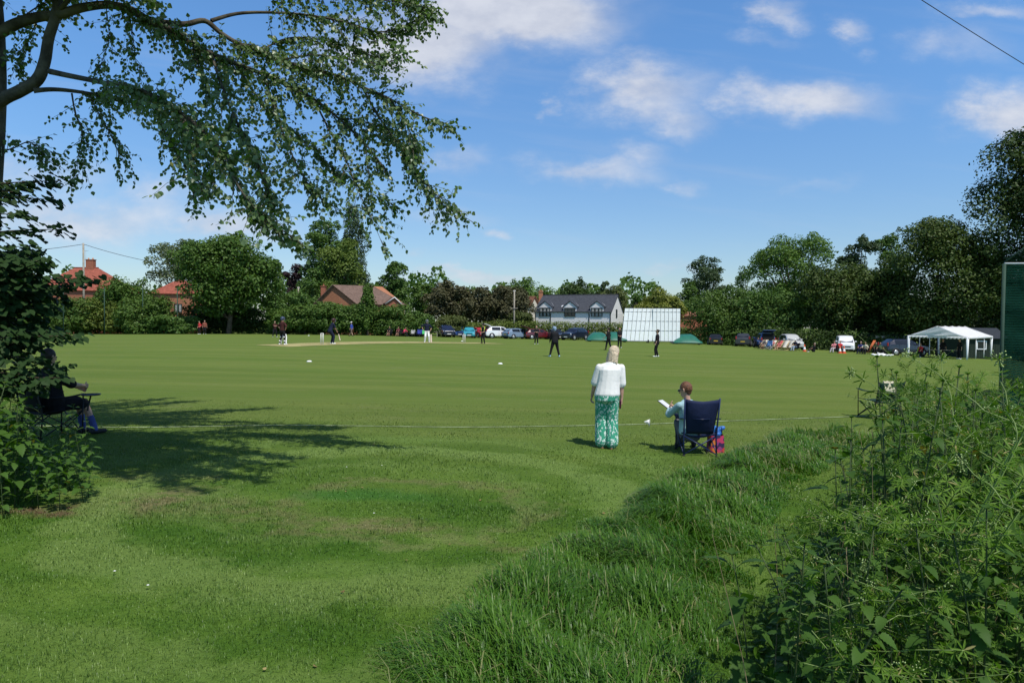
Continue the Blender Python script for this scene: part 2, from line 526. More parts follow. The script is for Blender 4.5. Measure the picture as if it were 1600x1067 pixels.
# ------------------------------------------------------------------ grass blades
def blades(name, P, L, W, lean, m, heading=None, curl=1.0, parent=None):
    n = len(P)
    a = RNG.uniform(0, 2 * math.pi, n) if heading is None else heading
    side = np.stack([-np.sin(a), np.cos(a), np.zeros(n)], 1); fw = np.stack([np.cos(a), np.sin(a), np.zeros(n)], 1)
    up = np.array([0, 0, 1.0])
    L = L[:, None]; W = W[:, None]; lean = lean[:, None]
    p1 = P + up * L * .5 * (1 - .15 * lean) + fw * L * .18 * lean
    p2 = P + up * L * .85 * (1 - .35 * lean * curl) + fw * L * .55 * lean
    p3 = P + up * L * (1 - .62 * lean * curl) + fw * L * .95 * lean
    V = np.stack([P - side * W, P + side * W, p1 - side * W * .9, p1 + side * W * .9, p2 - side * W * .55, p2 + side * W * .55, p3], 1).reshape(-1, 3)
    o = np.arange(n)[:, None] * 7
    q = np.concatenate([o + np.array([[0, 1, 3, 2]]), o + np.array([[2, 3, 5, 4]])])
    t = o + np.array([[4, 5, 6]])
    return npmesh(name, V, [q, t], m, parent)
def scatter(dens, y0, y1, margin=.4):
    """random ground points inside the camera's field between two distances"""
    w = 0.80
    A = (y1 * y1 - y0 * y0) * w + 2 * margin * (y1 - y0)
    n = int(A * dens)
    y = np.sqrt(RNG.uniform(y0 * y0, y1 * y1, n)); x = RNG.uniform(-1, 1, n) * (w * y + margin)
    return np.stack([x, y, gzn(x, y)], 1)
P = np.concatenate([scatter(3600, 2.9, 4.8), scatter(2000, 4.8, 7), scatter(800, 7, 10), scatter(420, 10, 13), scatter(260, 13, 16)])
P[:, 2] -= .004
clump = .5 + .5 * np.sin(P[:, 0] * 2.1 + 1.3 * np.sin(P[:, 1] * 1.7)) * np.sin(P[:, 1] * 2.6 + np.sin(P[:, 0] * 3.1))
d = P[:, 1]
L = RNG.uniform(.018, .048, len(P)) * (.6 + .85 * clump)
L = L * np.clip(1.45 - d / 18, .5, 1)
W = RNG.uniform(.0014, .0026, len(P)) * np.clip(d / 4.5, .8, 2.6)
lawn = blades('lawn_grass', P, L, W, RNG.uniform(.1, 1.15, len(P)), BLADE)
tag(lawn, 'short mown grass blades of the lawn in front', 'grass', kind='stuff')

# long unmown grass bank
LONG = leafmat('long_grass_blade', (.026, .100, .007), (.105, .215, .025), .34, .40, 1.1, .25, None, (.26, .27, .11, .03))
STRAW = leafmat('straw_blade', (.13, .17, .05), (.24, .25, .10), .3, .5, 2, .3)
_l = [hit(*q) for q in ((610, 1062), (745, 940), (880, 865), (985, 800), (1075, 745), (1185, 700), (1255, 660))]
_r = [hit(*q) for q in ((1090, 1062), (1112, 974), (1142, 900), (1172, 820), (1222, 760), (1310, 712), (1385, 672))]
by = np.linspace(2.9, 13, 40)
bl = np.interp(by, [q.y for q in _l], [q.x for q in _l]); br = np.interp(by, [q.y for q in _r], [q.x for q in _r])
br = np.maximum(br, bl + .4)
def bankpts(n, grow=0.0):
    y = RNG.uniform(3.1, 12.9, n * 3); keep = RNG.uniform(0, 1, n * 3) < np.clip(5.5 / y, 0, 1) ** .8
    y = y[keep][:n]
    l = np.interp(y, by, bl) - grow; r = np.interp(y, by, br) + grow
    t = RNG.uniform(0, 1, len(y))
    x = l + (r - l) * t
    e = np.minimum(t, 1 - t) * 2
    nz = np.sin(x * 4.1 + y * 2.3) * np.sin(y * 3.7 - x * 1.9) + .5 * np.sin(x * 9 + y * 7)
    return x, y, e, nz
x, y, e, nz = bankpts(66000, .22)
ok = RNG.uniform(0, 1, len(x)) < np.clip(.30 + .6 * e + .3 * nz, .06, 1)
x, y, e, nz = x[ok], y[ok], e[ok], nz[ok]
P = np.stack([x, y, gzn(x, y) - .01], 1)
L = RNG.uniform(.12, .31, len(x)) * (.22 + .78 * np.clip(e * 1.7, 0, 1)) * (1 + .5 * nz) * np.where(y > 9, .85, 1)
head = 2.4 + 1.3 * np.sin(x * 1.6 + y * .9) + RNG.normal(0, .8, len(x))
lg = blades('long_grass', P, L, RNG.uniform(.0026, .0052, len(x)) * np.clip(y / 5, .9, 2), RNG.uniform(.25, 1.25, len(x)), LONG, head, 1.15)
tag(lg, 'bank of long unmown grass between the lawn and the nettles', 'long grass', kind='stuff')
x, y, e, nz = bankpts(5200, .0)
k = RNG.uniform(0, 1, len(x)) < np.where(y > 7.5, .9, .30) * (.4 + .6 * (nz > 0))
x, y, nz = x[k], y[k], nz[k]
P = np.stack([x, y, gzn(x, y)], 1)
L = RNG.uniform(.18, .38, len(x))
sg = blades('straw_grass', P, L, RNG.uniform(.0015, .003, len(x)) * np.clip(y / 6, .8, 2), RNG.uniform(.5, 1.3, len(x)), STRAW, 2.6 + RNG.normal(0, .9, len(x)), 1.2)
tag(sg, 'pale dry stems leaning through the bank of long grass', 'dry grass', kind='stuff')

# ------------------------------------------------------------------ painted boundary rope line, pitch strip, small ground things
WHITE = mat('white_paint', (.78, .79, .78), .6, .06, 9)
LINE = mat('line_paint', (.28, .33, .20), .9, .5, 3)
def ribbon(name, pts, w, m, lift, n=120):
    pts = [Vector(p) for p in pts]
    out = []
    for s in np.linspace(0, len(pts) - 1.0001, n):
        i = int(s); t = s - i
        p0, p1, p2, p3 = pts[max(i - 1, 0)], pts[i], pts[i + 1], pts[min(i + 2, len(pts) - 1)]
        q = .5 * ((2 * p1) + (p2 - p0) * t + (2 * p0 - 5 * p1 + 4 * p2 - p3) * t * t + (3 * p1 - p0 - 3 * p2 + p3) * t ** 3)
        out.append(q)
    rows = []
    for i, q in enumerate(out):
        d = (out[min(i + 1, n - 1)] - out[max(i - 1, 0)]); d.z = 0; d.normalize()
        s = Vector((-d.y, d.x, 0))
        row = []
        for k in (-1, -.33, .33, 1):
            z = q + s * k * w
            row.append((z.x, z.y, gz(z.x, z.y) + lift))
        rows.append(row)
    return MB().sheet(rows).build(name, m)
o = ribbon('boundary_line', [(-13, 12.6, 0), (-7.5, 11.7, 0)] + [tuple(hit(*q)) for q in ((450, 665.5), (700, 668), (850, 667), (1000, 663.5), (1140, 658.5), (1350, 650.5), (1560, 640))], .022, LINE, .012)
tag(o, 'white painted boundary line curving across the grass', 'boundary line', kind='structure')
TAN = mat('pitch_soil', (.31, .275, .125), .95, .22, 1.2, .05)
pa, pb = on(425, 40.5), on(770, 61)
o = ribbon('cricket_pitch', [pa, pa.lerp(pb, .33), pa.lerp(pb, .66), pb], 1.5, TAN, .012, 40)
tag(o, 'straw coloured rolled cricket pitch between the two wickets', 'pitch', kind='structure')
CREAM = mat('stump_white', (.82, .80, .74), .5, .05)
def wicket(px, d, label):
    p = on(px, d)
    t = thing('wicket', label, 'wicket', p, math.atan2(pb.y - pa.y, pb.x - pa.x), 'wickets on the pitch')
    for k in (-1, 0, 1):
        MB().tube([(0, k * .115, -.03), (0, k * .115, .70), (0, k * .115, .715)], [.021, .021, .012], 8).build('stump', CREAM, t)
    for k in (-.5, .5):
        MB().tube([(0, k * .115 - .05, .72), (0, k * .115 - .02, .722), (0, k * .115 + .02, .722), (0, k * .115 + .05, .72)], [.008, .014, .014, .008], 6).build('bail', CREAM, t)
    return t
wicket(503, 43, 'three cream stumps beside the crouching batter in navy')
wicket(725, 57, 'three cream stumps in front of the teal car')
for px, d, lab in [(483, 29.2, 'white marker disc on the grass below the keeper in pads'), (782, 31.5, 'white marker disc on the open grass nearest the helmeted fielder'), (482, 80, 'white marker disc by the hedge between keeper and wicket'), (722, 66, 'white marker disc lying on the grass short of the teal car')]:
    p = on(px, d)
    o = MB().lathe([(0.02, .05), (.05, .05), (.10, .02), (.125, 0), (.11, 0), (.04, .035)], (0, 0, 0), 14).build('marker_disc', WHITE)
    o.location = p
    tag(o, lab, 'marker', 'white discs marking the fielding circle')
p = hit(1014, 667)
p = hit(1014, 668)
t = thing('boundary_flag', 'small white triangular flag on the boundary line beside the seated spectator', 'flag', p)
MB().tube([(0, 0, -.02), (.01, 0, .16)], .006, 6).build('stick', mat('wire_grey', (.3, .3, .3), .5), t)
MB().sheet([[(.018, .0, .165), (.018, 0, .03)], [(-.03, .012, .14), (-.03, .012, .075)], [(-.095, .0, .115), (-.095, 0, .105)]], .003).build('pennant', WHITE, t)

# ------------------------------------------------------------------ leaves
def leafmesh(P, T, N, S, tmpl):
    """place a leaf template (verts (k,3): along, across, out; faces) at each P"""
    tv, tf = tmpl
    T = T / (np.linalg.norm(T, axis=1, keepdims=True) + 1e-9)
    Bv = np.cross(N, T); Bv /= (np.linalg.norm(Bv, axis=1, keepdims=True) + 1e-9)
    Nn = np.cross(T, Bv)
    V = P[:, None] + S[:, None, None] * (tv[None, :, 0:1] * T[:, None] + tv[None, :, 1:2] * Bv[:, None] + tv[None, :, 2:3] * Nn[:, None])
    k = len(tv)
    o = np.arange(len(P))[:, None] * k
    Fs = [np.concatenate([o + np.array([f]) for f in fl]) for fl in tf]
    return V.reshape(-1, 3), Fs
def arr(*v): return np.array(v, float)
OVATE = (arr((0, 0, 0), (.12, .30, .05), (.40, .47, .08), (.75, .25, .03), (1, 0, -.06), (.75, -.25, .03), (.40, -.47, .08), (.12, -.30, .05)), [[(0, 1, 2, 3), (0, 5, 6, 7)], [(0, 3, 4), (0, 4, 5)]])
HEART = (arr((.08, 0, 0), (-.06, .25, .04), (.15, .5, .07), (.5, .46, .04), (.8, .2, -.03), (1, 0, -.12), (.8, -.2, -.03), (.5, -.46, .04), (.15, -.5, .07), (-.06, -.25, .04)),
         [[(0, 1, 2, 3), (0, 3, 4, 5), (0, 5, 6, 7), (0, 7, 8, 9)], []])
HEART = (HEART[0], [HEART[1][0]])
LANCE = (arr((0, 0, 0), (.35, .085, .02), (.75, .075, .01), (1, 0, -.05), (.75, -.075, .01), (.35, -.085, .02)), [[(0, 1, 2, 3), (0, 3, 4, 5)]])
def nettle_tmpl(n=6, width=.30, droop=.45):
    vs = []; fs3 = []
    mids = []
    for i in range(n + 1):
        u = i / n
        vs.append((u * (1 - .12 * droop * u), 0, -droop * u * u * .8)); mids.append(i)
    base = len(vs)
    for s in (1, -1):
        prof = []
        for i in range(n):
            u = (i + .1) / n; w = width * math.sin(math.pi * min(1, (u * .86 + .14)) ** .75) ** .9
            u2 = (i + .95) / n; w2 = width * math.sin(math.pi * min(.985, (u2 * .86 + .14)) ** .75) ** .9 * 1.12
            prof += [(u, w * .86), (u2, w2)]
        idx = []
        for u, w in prof:
            idx.append(len(vs)); vs.append((u * (1 - .12 * droop * u), s * w, -droop * u * u * .8 + .10 * w / width * .6))
        for i in range(n):
            a, c = idx[2 * i], idx[2 * i + 1]
            tri = [(i, a, c), (i, c, i + 1)] if s > 0 else [(i, c, a), (i, i + 1, c)]
            fs3 += tri
            if i + 1 < n:
                b2 = idx[2 * i + 2]
                fs3 += [(i + 1, c, b2)] if s > 0 else [(i + 1, b2, c)]
    return (np.array(vs, float), [fs3])
NETTLE_T = nettle_tmpl()
def unit(n):
    v = RNG.normal(size=(n, 3)); return v / np.linalg.norm(v, axis=1, keepdims=True)

# ------------------------------------------------------------------ nettles
NETTLE = leafmat('nettle_leaf', (.024, .080, .008), (.064, .150, .016), .28, .55, 2.5, .12, (.045, .10, .018), (.13, .12, .025, .05))
NETTLE2 = leafmat('nettle_leaf_light', (.042, .120, .010), (.100, .195, .022), .32, .55, 2.5, .12, (.06, .125, .022), (.17, .15, .03, .04))
STEM = mat('nettle_stem', (.045, .07, .022), .7, .35, 8)
def nettle_meshes(h, nodes, size, m, lower=.10):
    """one stem and its opposite pairs of saw-edged leaves, as two meshes around the origin"""
    bend = Vector((random.uniform(-.18, .18), random.uniform(-.18, .18), 0)) * h
    def pos(t): return Vector((0, 0, h * t)) + bend * t * t
    st = MB().tube([pos(t) for t in np.linspace(0, 1, 7)], [.0042 * (1 - .6 * t) + .0010 for t in np.linspace(0, 1, 7)], 5)
    Ps, Ts, Ns, Ss = [], [], [], []
    a0 = random.uniform(0, 6.28)
    for i in range(nodes):
        t = lower + (1 - lower) * ((i + .5) / nodes) ** .9
        p = pos(t)
        grow_ = math.sin(math.pi * min(1, .25 + .62 * (1 - abs(t - .62) / .62))) if t < .62 else max(.22, 1 - (t - .62) / .38 * .85)
        s = size * (.45 + .55 * grow_) * random.uniform(.85, 1.15)
        for k in range(2):
            a = a0 + i * math.pi / 2 + k * math.pi + random.uniform(-.25, .25)
            el = random.uniform(-.1, .35) + (.5 if t > .9 else 0)
            dirv = Vector((math.cos(a) * math.cos(el), math.sin(a) * math.cos(el), math.sin(el)))
            pet = p + dirv * s * .3
            st.tube([p, pet], [.0022, .0016], 3, False)
            Ps.append(pet); Ts.append(dirv - Vector((0, 0, random.uniform(.1, .4))))
            Ns.append(Vector((random.uniform(-.2, .2), random.uniform(-.2, .2), 1)) - dirv * .1); Ss.append(s)
    for k in range(4):
        a = a0 + k * math.pi / 2; p = pos(1.0)
        Ps.append(p); Ts.append(Vector((math.cos(a), math.sin(a), .9))); Ns.append(Vector((0, 0, 1))); Ss.append(size * .3)
    V, Fs = leafmesh(np.array(Ps), np.array(Ts), np.array(Ns), np.array(Ss), NETTLE_T)
    return st, V, Fs
def nettle(label, h, nodes, size, m, loc, group):
    t = thing('nettle_plant', label, 'nettle', loc, 0, group)
    st, V, Fs = nettle_meshes(h, nodes, size, m)
    st.build('stem', STEM, t)
    npmesh('leaves', V, Fs, m, t)
    return t
def copy_tree(o, loc, rz, sc_, label=None):
    r = o.copy(); COL.objects.link(r); r.location = loc; r.rotation_euler = (random.uniform(-.09, .09), random.uniform(-.09, .09), rz); r.scale = (sc_,) * 3
    if label: r['label'] = label
    for ch in o.children:
        c = ch.copy(); COL.objects.link(c); c.parent = r
    return r
GR = 'stinging nettles in the thicket at the right'
LR = 'saw-edged nettle stem crowded among its like in the right-hand thicket'
tall1 = hit(1302, 905); tall1.y = 4.3; tall1.x = on(1315, 4.3).x; tall1.z = gz(tall1.x, tall1.y)
nettle('tall dark nettle standing alone at the thicket edge, drooping leaves against the lawn', 1.22, 6, .20, NETTLE, on(1318, 3.9), GR)
nettle('lowest nettle, standing out from the thicket foot beside the long grass', .80, 5, .19, NETTLE, on(1182, 3.25), GR)
nettle('nettle with a slim top rising above the lone drooping nettle, thicket edge', 1.30, 6, .15, NETTLE, on(1338, 5.0), GR)
protos = []
for i in range(8):
    pr = nettle(LR, random.uniform(.9, 1.15), random.choice((10, 11, 12)), random.uniform(.085, .115), NETTLE if i % 2 else NETTLE2, (0, 0, 0), GR)
    protos.append(pr)
edge = [(2.6, 1.05), (3.3, 1.30), (3.8, 1.62), (4.4, 1.9), (5.0, 2.35), (6.0, 3.2), (7.0, 4.0), (8.0, 4.6), (9.2, 5.3)]
ey = [q[0] for q in edge]; ex = [q[1] for q in edge]
def top_px(px):
    """how high the thicket's outline stands in the photograph at a given column"""
    return float(np.interp(px, [1150, 1215, 1240, 1300, 1330, 1385, 1410, 1440, 1600], [960, 930, 800, 790, 730, 650, 588, 590, 632]))
spots = []
tries = 0
while len(spots) < 250 and tries < 30000:
    tries += 1
    y = 2.5 + 6.7 * random.random() ** 1.25
    x0 = float(np.interp(y, ey, ex))
    x = x0 + random.random() ** 1.3 * min(4.2, 1.2 + .55 * y)
    if x > .86 * y + .7: continue
    if any((x - a) ** 2 + (y - b) ** 2 < (.085 + .011 * y) ** 2 for a, b, _ in spots): continue
    px = 800 + F * x / y
    ztop = at(px, top_px(min(px, 1600)), y).z
    h = ztop - gz(x, y)
    h = min(h, 1.8) * random.uniform(.82, 1.03)
    if y < 3.4: h = min(h, 1.15)
    if h < .3: continue
    spots.append((x, y, h))
for i, (x, y, h) in enumerate(spots):
    pr = protos[i % 8]
    hh = 1.02
    if i < 8:
        pr.location = (x, y, gz(x, y)); pr.scale = (h / hh,) * 3 if h / hh < 1.35 else (1.2, 1.2, h / hh)
    else:
        s = h / hh
        c = copy_tree(pr, (x, y, gz(x, y)), random.uniform(0, 6.28), s)
        if s > 1.25: c.scale = (1.2, 1.2, s)
        if s < .75: c.scale = (.8, .8, s)

# goosegrass scrambling over the nettles
GOOSE = leafmat('goosegrass_leaf', (.052, .135, .010), (.140, .235, .028), .34, .5, 3, .14, None, (.26, .24, .09, .06))
GSTEM = mat('goosegrass_stem', (.17, .24, .07), .55, .25, 10)
GFLOWER = mat('goosegrass_flower', (.26, .34, .13), .7, .3, 40)
def goosegrass_parts(paths, wsize=.05, step=.07, rstem=.0022, tufts=True):
    st = MB(); Ps, Ts, Ns, Ss = [], [], [], []; fl = MB()
    for path in paths:
        pts = [Vector(p) for p in path]
        st.tube(pts, [rstem * (1 - .5 * i / len(pts)) for i in range(len(pts))], 4, False)
        L = 0
        for i in range(len(pts) - 1):
            seg = pts[i + 1] - pts[i]; ln = seg.length; dv = seg.normalized()
            t = step * random.uniform(.3, 1)
            while t < ln:
                p = pts[i] + dv * t; e = dv.orthogonal().normalized(); g = dv.cross(e)
                n = random.choice((6, 7, 8)); a0 = random.uniform(0, 6.28); s = wsize * random.uniform(.6, 1.15)
                for k in range(n):
                    a = a0 + 6.283 * k / n
                    o = e * math.cos(a) + g * math.sin(a) + dv * random.uniform(.05, .5)
                    Ps.append(p); Ts.append(o); Ns.append(dv + o * -.2 + Vector((0, 0, .2))); Ss.append(s * random.uniform(.7, 1.2))
                if tufts and random.random() < .12:
                    for _ in range(5):
                        q = p + Vector((random.gauss(0, .012), random.gauss(0, .012), random.uniform(.0, .03)))
                        fl.cap(q, q + Vector((.001, 0, .002)), .0028, None, 4, 1)
                t += step * random.uniform(.7, 1.4)
    V, Fs = leafmesh(np.array(Ps), np.array([tuple(t) for t in Ts]), np.array([tuple(t) for t in Ns]), np.array(Ss), LANCE)
    return st, V, Fs, fl
def curve(a, b, sag=0.0, n=9, wob=.02):
    a, b = Vector(a), Vector(b)
    return [a.lerp(b, i / n) + Vector((random.gauss(0, wob), random.gauss(0, wob), -sag * math.sin(math.pi * i / n) + random.gauss(0, wob * .6))) for i in range(n + 1)]
# the long loose stems one can follow, each a plant of its own
GS = [((1420, 553, 3.0), (1600, 668, 2.6), 'thick pale goosegrass stem slanting over the thicket towards the marquee leg', .0042),
      ((1335, 582, 3.6), (1600, 745, 2.8), 'longest goosegrass stem, reaching left over the empty folding chair', .0034),
      ((1556, 560, 2.6), (1586, 690, 2.5), 'upright goosegrass stem standing in front of the green practice net', .003),
      ((1362, 630, 3.8), (1500, 760, 3.2), 'goosegrass stem curling left just under the empty folding chair', .003),
      ((1240, 1000, 2.9), (1500, 1013, 2.5), 'goosegrass stem lying nearly level across the foot of the thicket', .0032),
      ((1345, 885, 2.9), (1395, 920, 2.8), 'short pale goosegrass stem in the shaded middle of the thicket', .0026),
      ((1500, 720, 2.6), (1590, 800, 2.4), 'goosegrass stem drooping right from a big whorl below the grey chair back', .003),
      ((1470, 560, 3.4), (1500, 690, 3.2), 'slim upright goosegrass tip seen against the shadow before the marquee', .0026)]
for (ax, ay, ad), (bx, by_, bd), lab, r in GS:
    t = thing('goosegrass', lab, 'goosegrass', (0, 0, 0), 0, 'goosegrass stems scrambling over the nettles')
    a, b = at(ax, ay, ad), at(bx, by_, bd)
    t.location = b
    path = [p - b for p in curve(b, a, random.uniform(-.02, .03), 8, .008)]
    down = [Vector((.12, .9, -(b.z - gz(b.x, b.y + .9)) + .02)), Vector((.10, .55, -(b.z - gz(b.x, b.y)) * .5))]
    st, V, Fs, fl = goosegrass_parts([down + path], .052, .075, r)
    tip = path[-1]
    for _ in range(26):
        q = tip + Vector((random.gauss(0, .014), random.gauss(0, .014), random.gauss(.0, .016)))
        fl.cap(q, q + Vector((.001, 0, .002)), .0032, None, 4, 1)
        st.tube([tip, q], [.001, .0008], 3, False)
    st.build('stem', GSTEM, t); npmesh('leaves', V, Fs, GOOSE, t); fl.build('blossom', GFLOWER, t)
paths = []
for _ in range(1150):
    x, y, h = random.choice(spots)
    z0 = gz(x, y) + h * (random.uniform(.65, 1.05) if random.random() < .6 else random.uniform(.2, .7))
    a = random.uniform(0, 6.28); L = random.uniform(.25, .7)
    p = Vector((x, y, z0))
    q = p + Vector((math.cos(a) * L, math.sin(a) * L, 0))
    if q.x < np.interp(q.y, ey, ex) + .02: continue
    paths.append(curve(p, p + Vector((math.cos(a) * L, math.sin(a) * L, random.uniform(-.12, .30))), .04, 7, .016))
st, V, Fs, fl = goosegrass_parts(paths, .036, .052, .0020)
tangle = npmesh('goosegrass_tangle', V, Fs, GOOSE)
tag(tangle, 'tangle of goosegrass whorls woven through the nettle thicket', 'goosegrass tangle', kind='stuff')
st.build('stems', GSTEM, tangle); fl.build('blossom', GFLOWER, tangle)
# low leaf litter of the thicket: short plants under the nettles
n = 8000
y = RNG.uniform(2.5, 9, n); x0 = np.interp(y, ey, ex); x = x0 + RNG.uniform(-.08, 1, n) * np.minimum(4.0, 1.2 + .5 * y)
hmax = np.clip(.25 + (x - x0) * 1.0, .12, 1.42)
P = np.stack([x, y, gzn(x, y) + RNG.uniform(.02, 1, n) * hmax], 1)
T = unit(n); T[:, 2] *= .4; N = unit(n) * .5 + np.array([0, 0, 1])
V, Fs = leafmesh(P, T, N, RNG.uniform(.04, .085, n), NETTLE_T)
o = npmesh('undergrowth', V, Fs, NETTLE2)
tag(o, 'low dark undergrowth of young nettles beneath the thicket', 'undergrowth', kind='stuff')

# dead stalks standing in the thicket, and leaves and daisies scattered on the lawn
dry = MB()
for _ in range(90):
    x, y, h = random.choice(spots)
    p = Vector((x + random.gauss(0, .05), y, gz(x, y))); q = p + Vector((random.gauss(0, .22), random.gauss(0, .15), h * random.uniform(.6, 1.0)))
    dry.tube([p, p.lerp(q, .5) + Vector((random.gauss(0, .03), 0, .03)), q], [.0026, .002, .0012], 4, False)
tag(dry.build('dead_stalks', mat('dead_stalk', (.24, .18, .10), .8, .3, 8)), 'brown dead stalks standing among the nettles of the thicket', 'dead stalks', kind='stuff')
P = np.concatenate([scatter(.5, 3, 8), scatter(.2, 8, 12)]); P[:, 2] += .016
T = unit(len(P)); T[:, 2] *= .25
V, Fs = leafmesh(P, T, unit(len(P)) * .35 + np.array([0, 0, 1]), RNG.uniform(.018, .036, len(P)), OVATE)
tag(npmesh('fallen_leaves', V, Fs, leafmat('fallen_leaf', (.16, .10, .04), (.30, .24, .10), .1, .7, 1, .2)), 'dry fallen leaves scattered over the mown lawn', 'fallen leaves', kind='stuff')
P = np.concatenate([scatter(.18, 3, 9)]); P[:, 2] += .035
dz = MB()
for p in P:
    dz.lathe([(0, .004), (.004, .003), (.011, .0), (.0, -.002)], tuple(p), 6)
tag(dz.build('daisies', mat('daisy_petal', (.70, .70, .64), .7, .1)), 'tiny white daisies dotted through the lawn', 'daisies', kind='stuff')

# bush of nettles and bramble shoots at the left
GL = 'leafy stems of the bush at the left edge'
LL = 'broad-leaved nettle stem crowded in the bush at the left edge'
lprotos = []
lsp = []
while len(lsp) < 84:
    x = random.uniform(-7.1, -4.1); y = random.uniform(5.5, 7.6)
    r = ((x + 6.1) / 1.85) ** 2 + ((y - 6.7) / 1.25) ** 2
    if r > 1 or any((x - a) ** 2 + (y - b) ** 2 < .13 ** 2 for a, b, _ in lsp): continue
    lsp.append((x, y, (.48 + .85 * math.sqrt(max(0, 1 - r))) * random.uniform(.8, 1.08)))
for i, (x, y, h) in enumerate(lsp):
    if i < 6:
        pr = nettle(LL, 1.0, 10, .125, NETTLE2, (x, y, gz(x, y)), GL); lprotos.append(pr); pr.scale = (h,) * 3
    else:
        c = copy_tree(lprotos[i % 6], (x, y, gz(x, y)), random.uniform(0, 6.28), h)
        c.scale = (max(.8, h), max(.8, h), h)
n = 1500
a = RNG.uniform(0, 6.28, n); r = np.sqrt(RNG.uniform(0, 1, n))
x = -6.2 + 1.7 * r * np.cos(a); y = 6.9 + 1.2 * r * np.sin(a)
P = np.stack([x, y, gzn(x, y) + RNG.uniform(.02, .9, n) * (.25 + .6 * np.sqrt(1 - r * r))], 1)
T = unit(n); T[:, 2] *= .4
V, Fs = leafmesh(P, T, unit(n) * .5 + np.array([0, 0, 1]), RNG.uniform(.06, .11, n), NETTLE_T)
o = npmesh('bush_undergrowth', V, Fs, NETTLE)
tag(o, 'low leaves filling the bush at the left edge beside the bare soil', 'undergrowth', kind='stuff')
# ------------------------------------------------------------------ the big poplar whose boughs reach in from the left
BARK = mat('poplar_bark', (.075, .066, .050), .85, .5, 5, .12, bump=.6)
BARK_D = mat('bark_brown', (.085, .065, .045), .9, .35, 3, .1)
POP = leafmat('poplar_leaf', (.044, .112, .014), (.115, .195, .034), .36, .36, 1.2, .45, (.13, .19, .08), (.20, .20, .05, .03))
root = thing('poplar_tree', 'large overhanging tree at the left whose leafy boughs fill the top of the picture', 'tree', (-6.95, 8.6, gz(-6.95, 8.6)))
RB = Vector(root.location)
wood = MB()
def W3(pts):
    return [at(x, y, d) - RB for x, y, d in pts]
def spline(pts, n=5):
    pts = [Vector(p) for p in pts]; out = []
    for i in range(len(pts) - 1):
        p0, p1, p2, p3 = pts[max(i - 1, 0)], pts[i], pts[i + 1], pts[min(i + 2, len(pts) - 1)]
        for k in range(n):
            t = k / n
            out.append(.5 * ((2 * p1) + (p2 - p0) * t + (2 * p0 - 5 * p1 + 4 * p2 - p3) * t * t + (3 * p1 - p0 - 3 * p2 + p3) * t ** 3))
    out.append(pts[-1]); return out
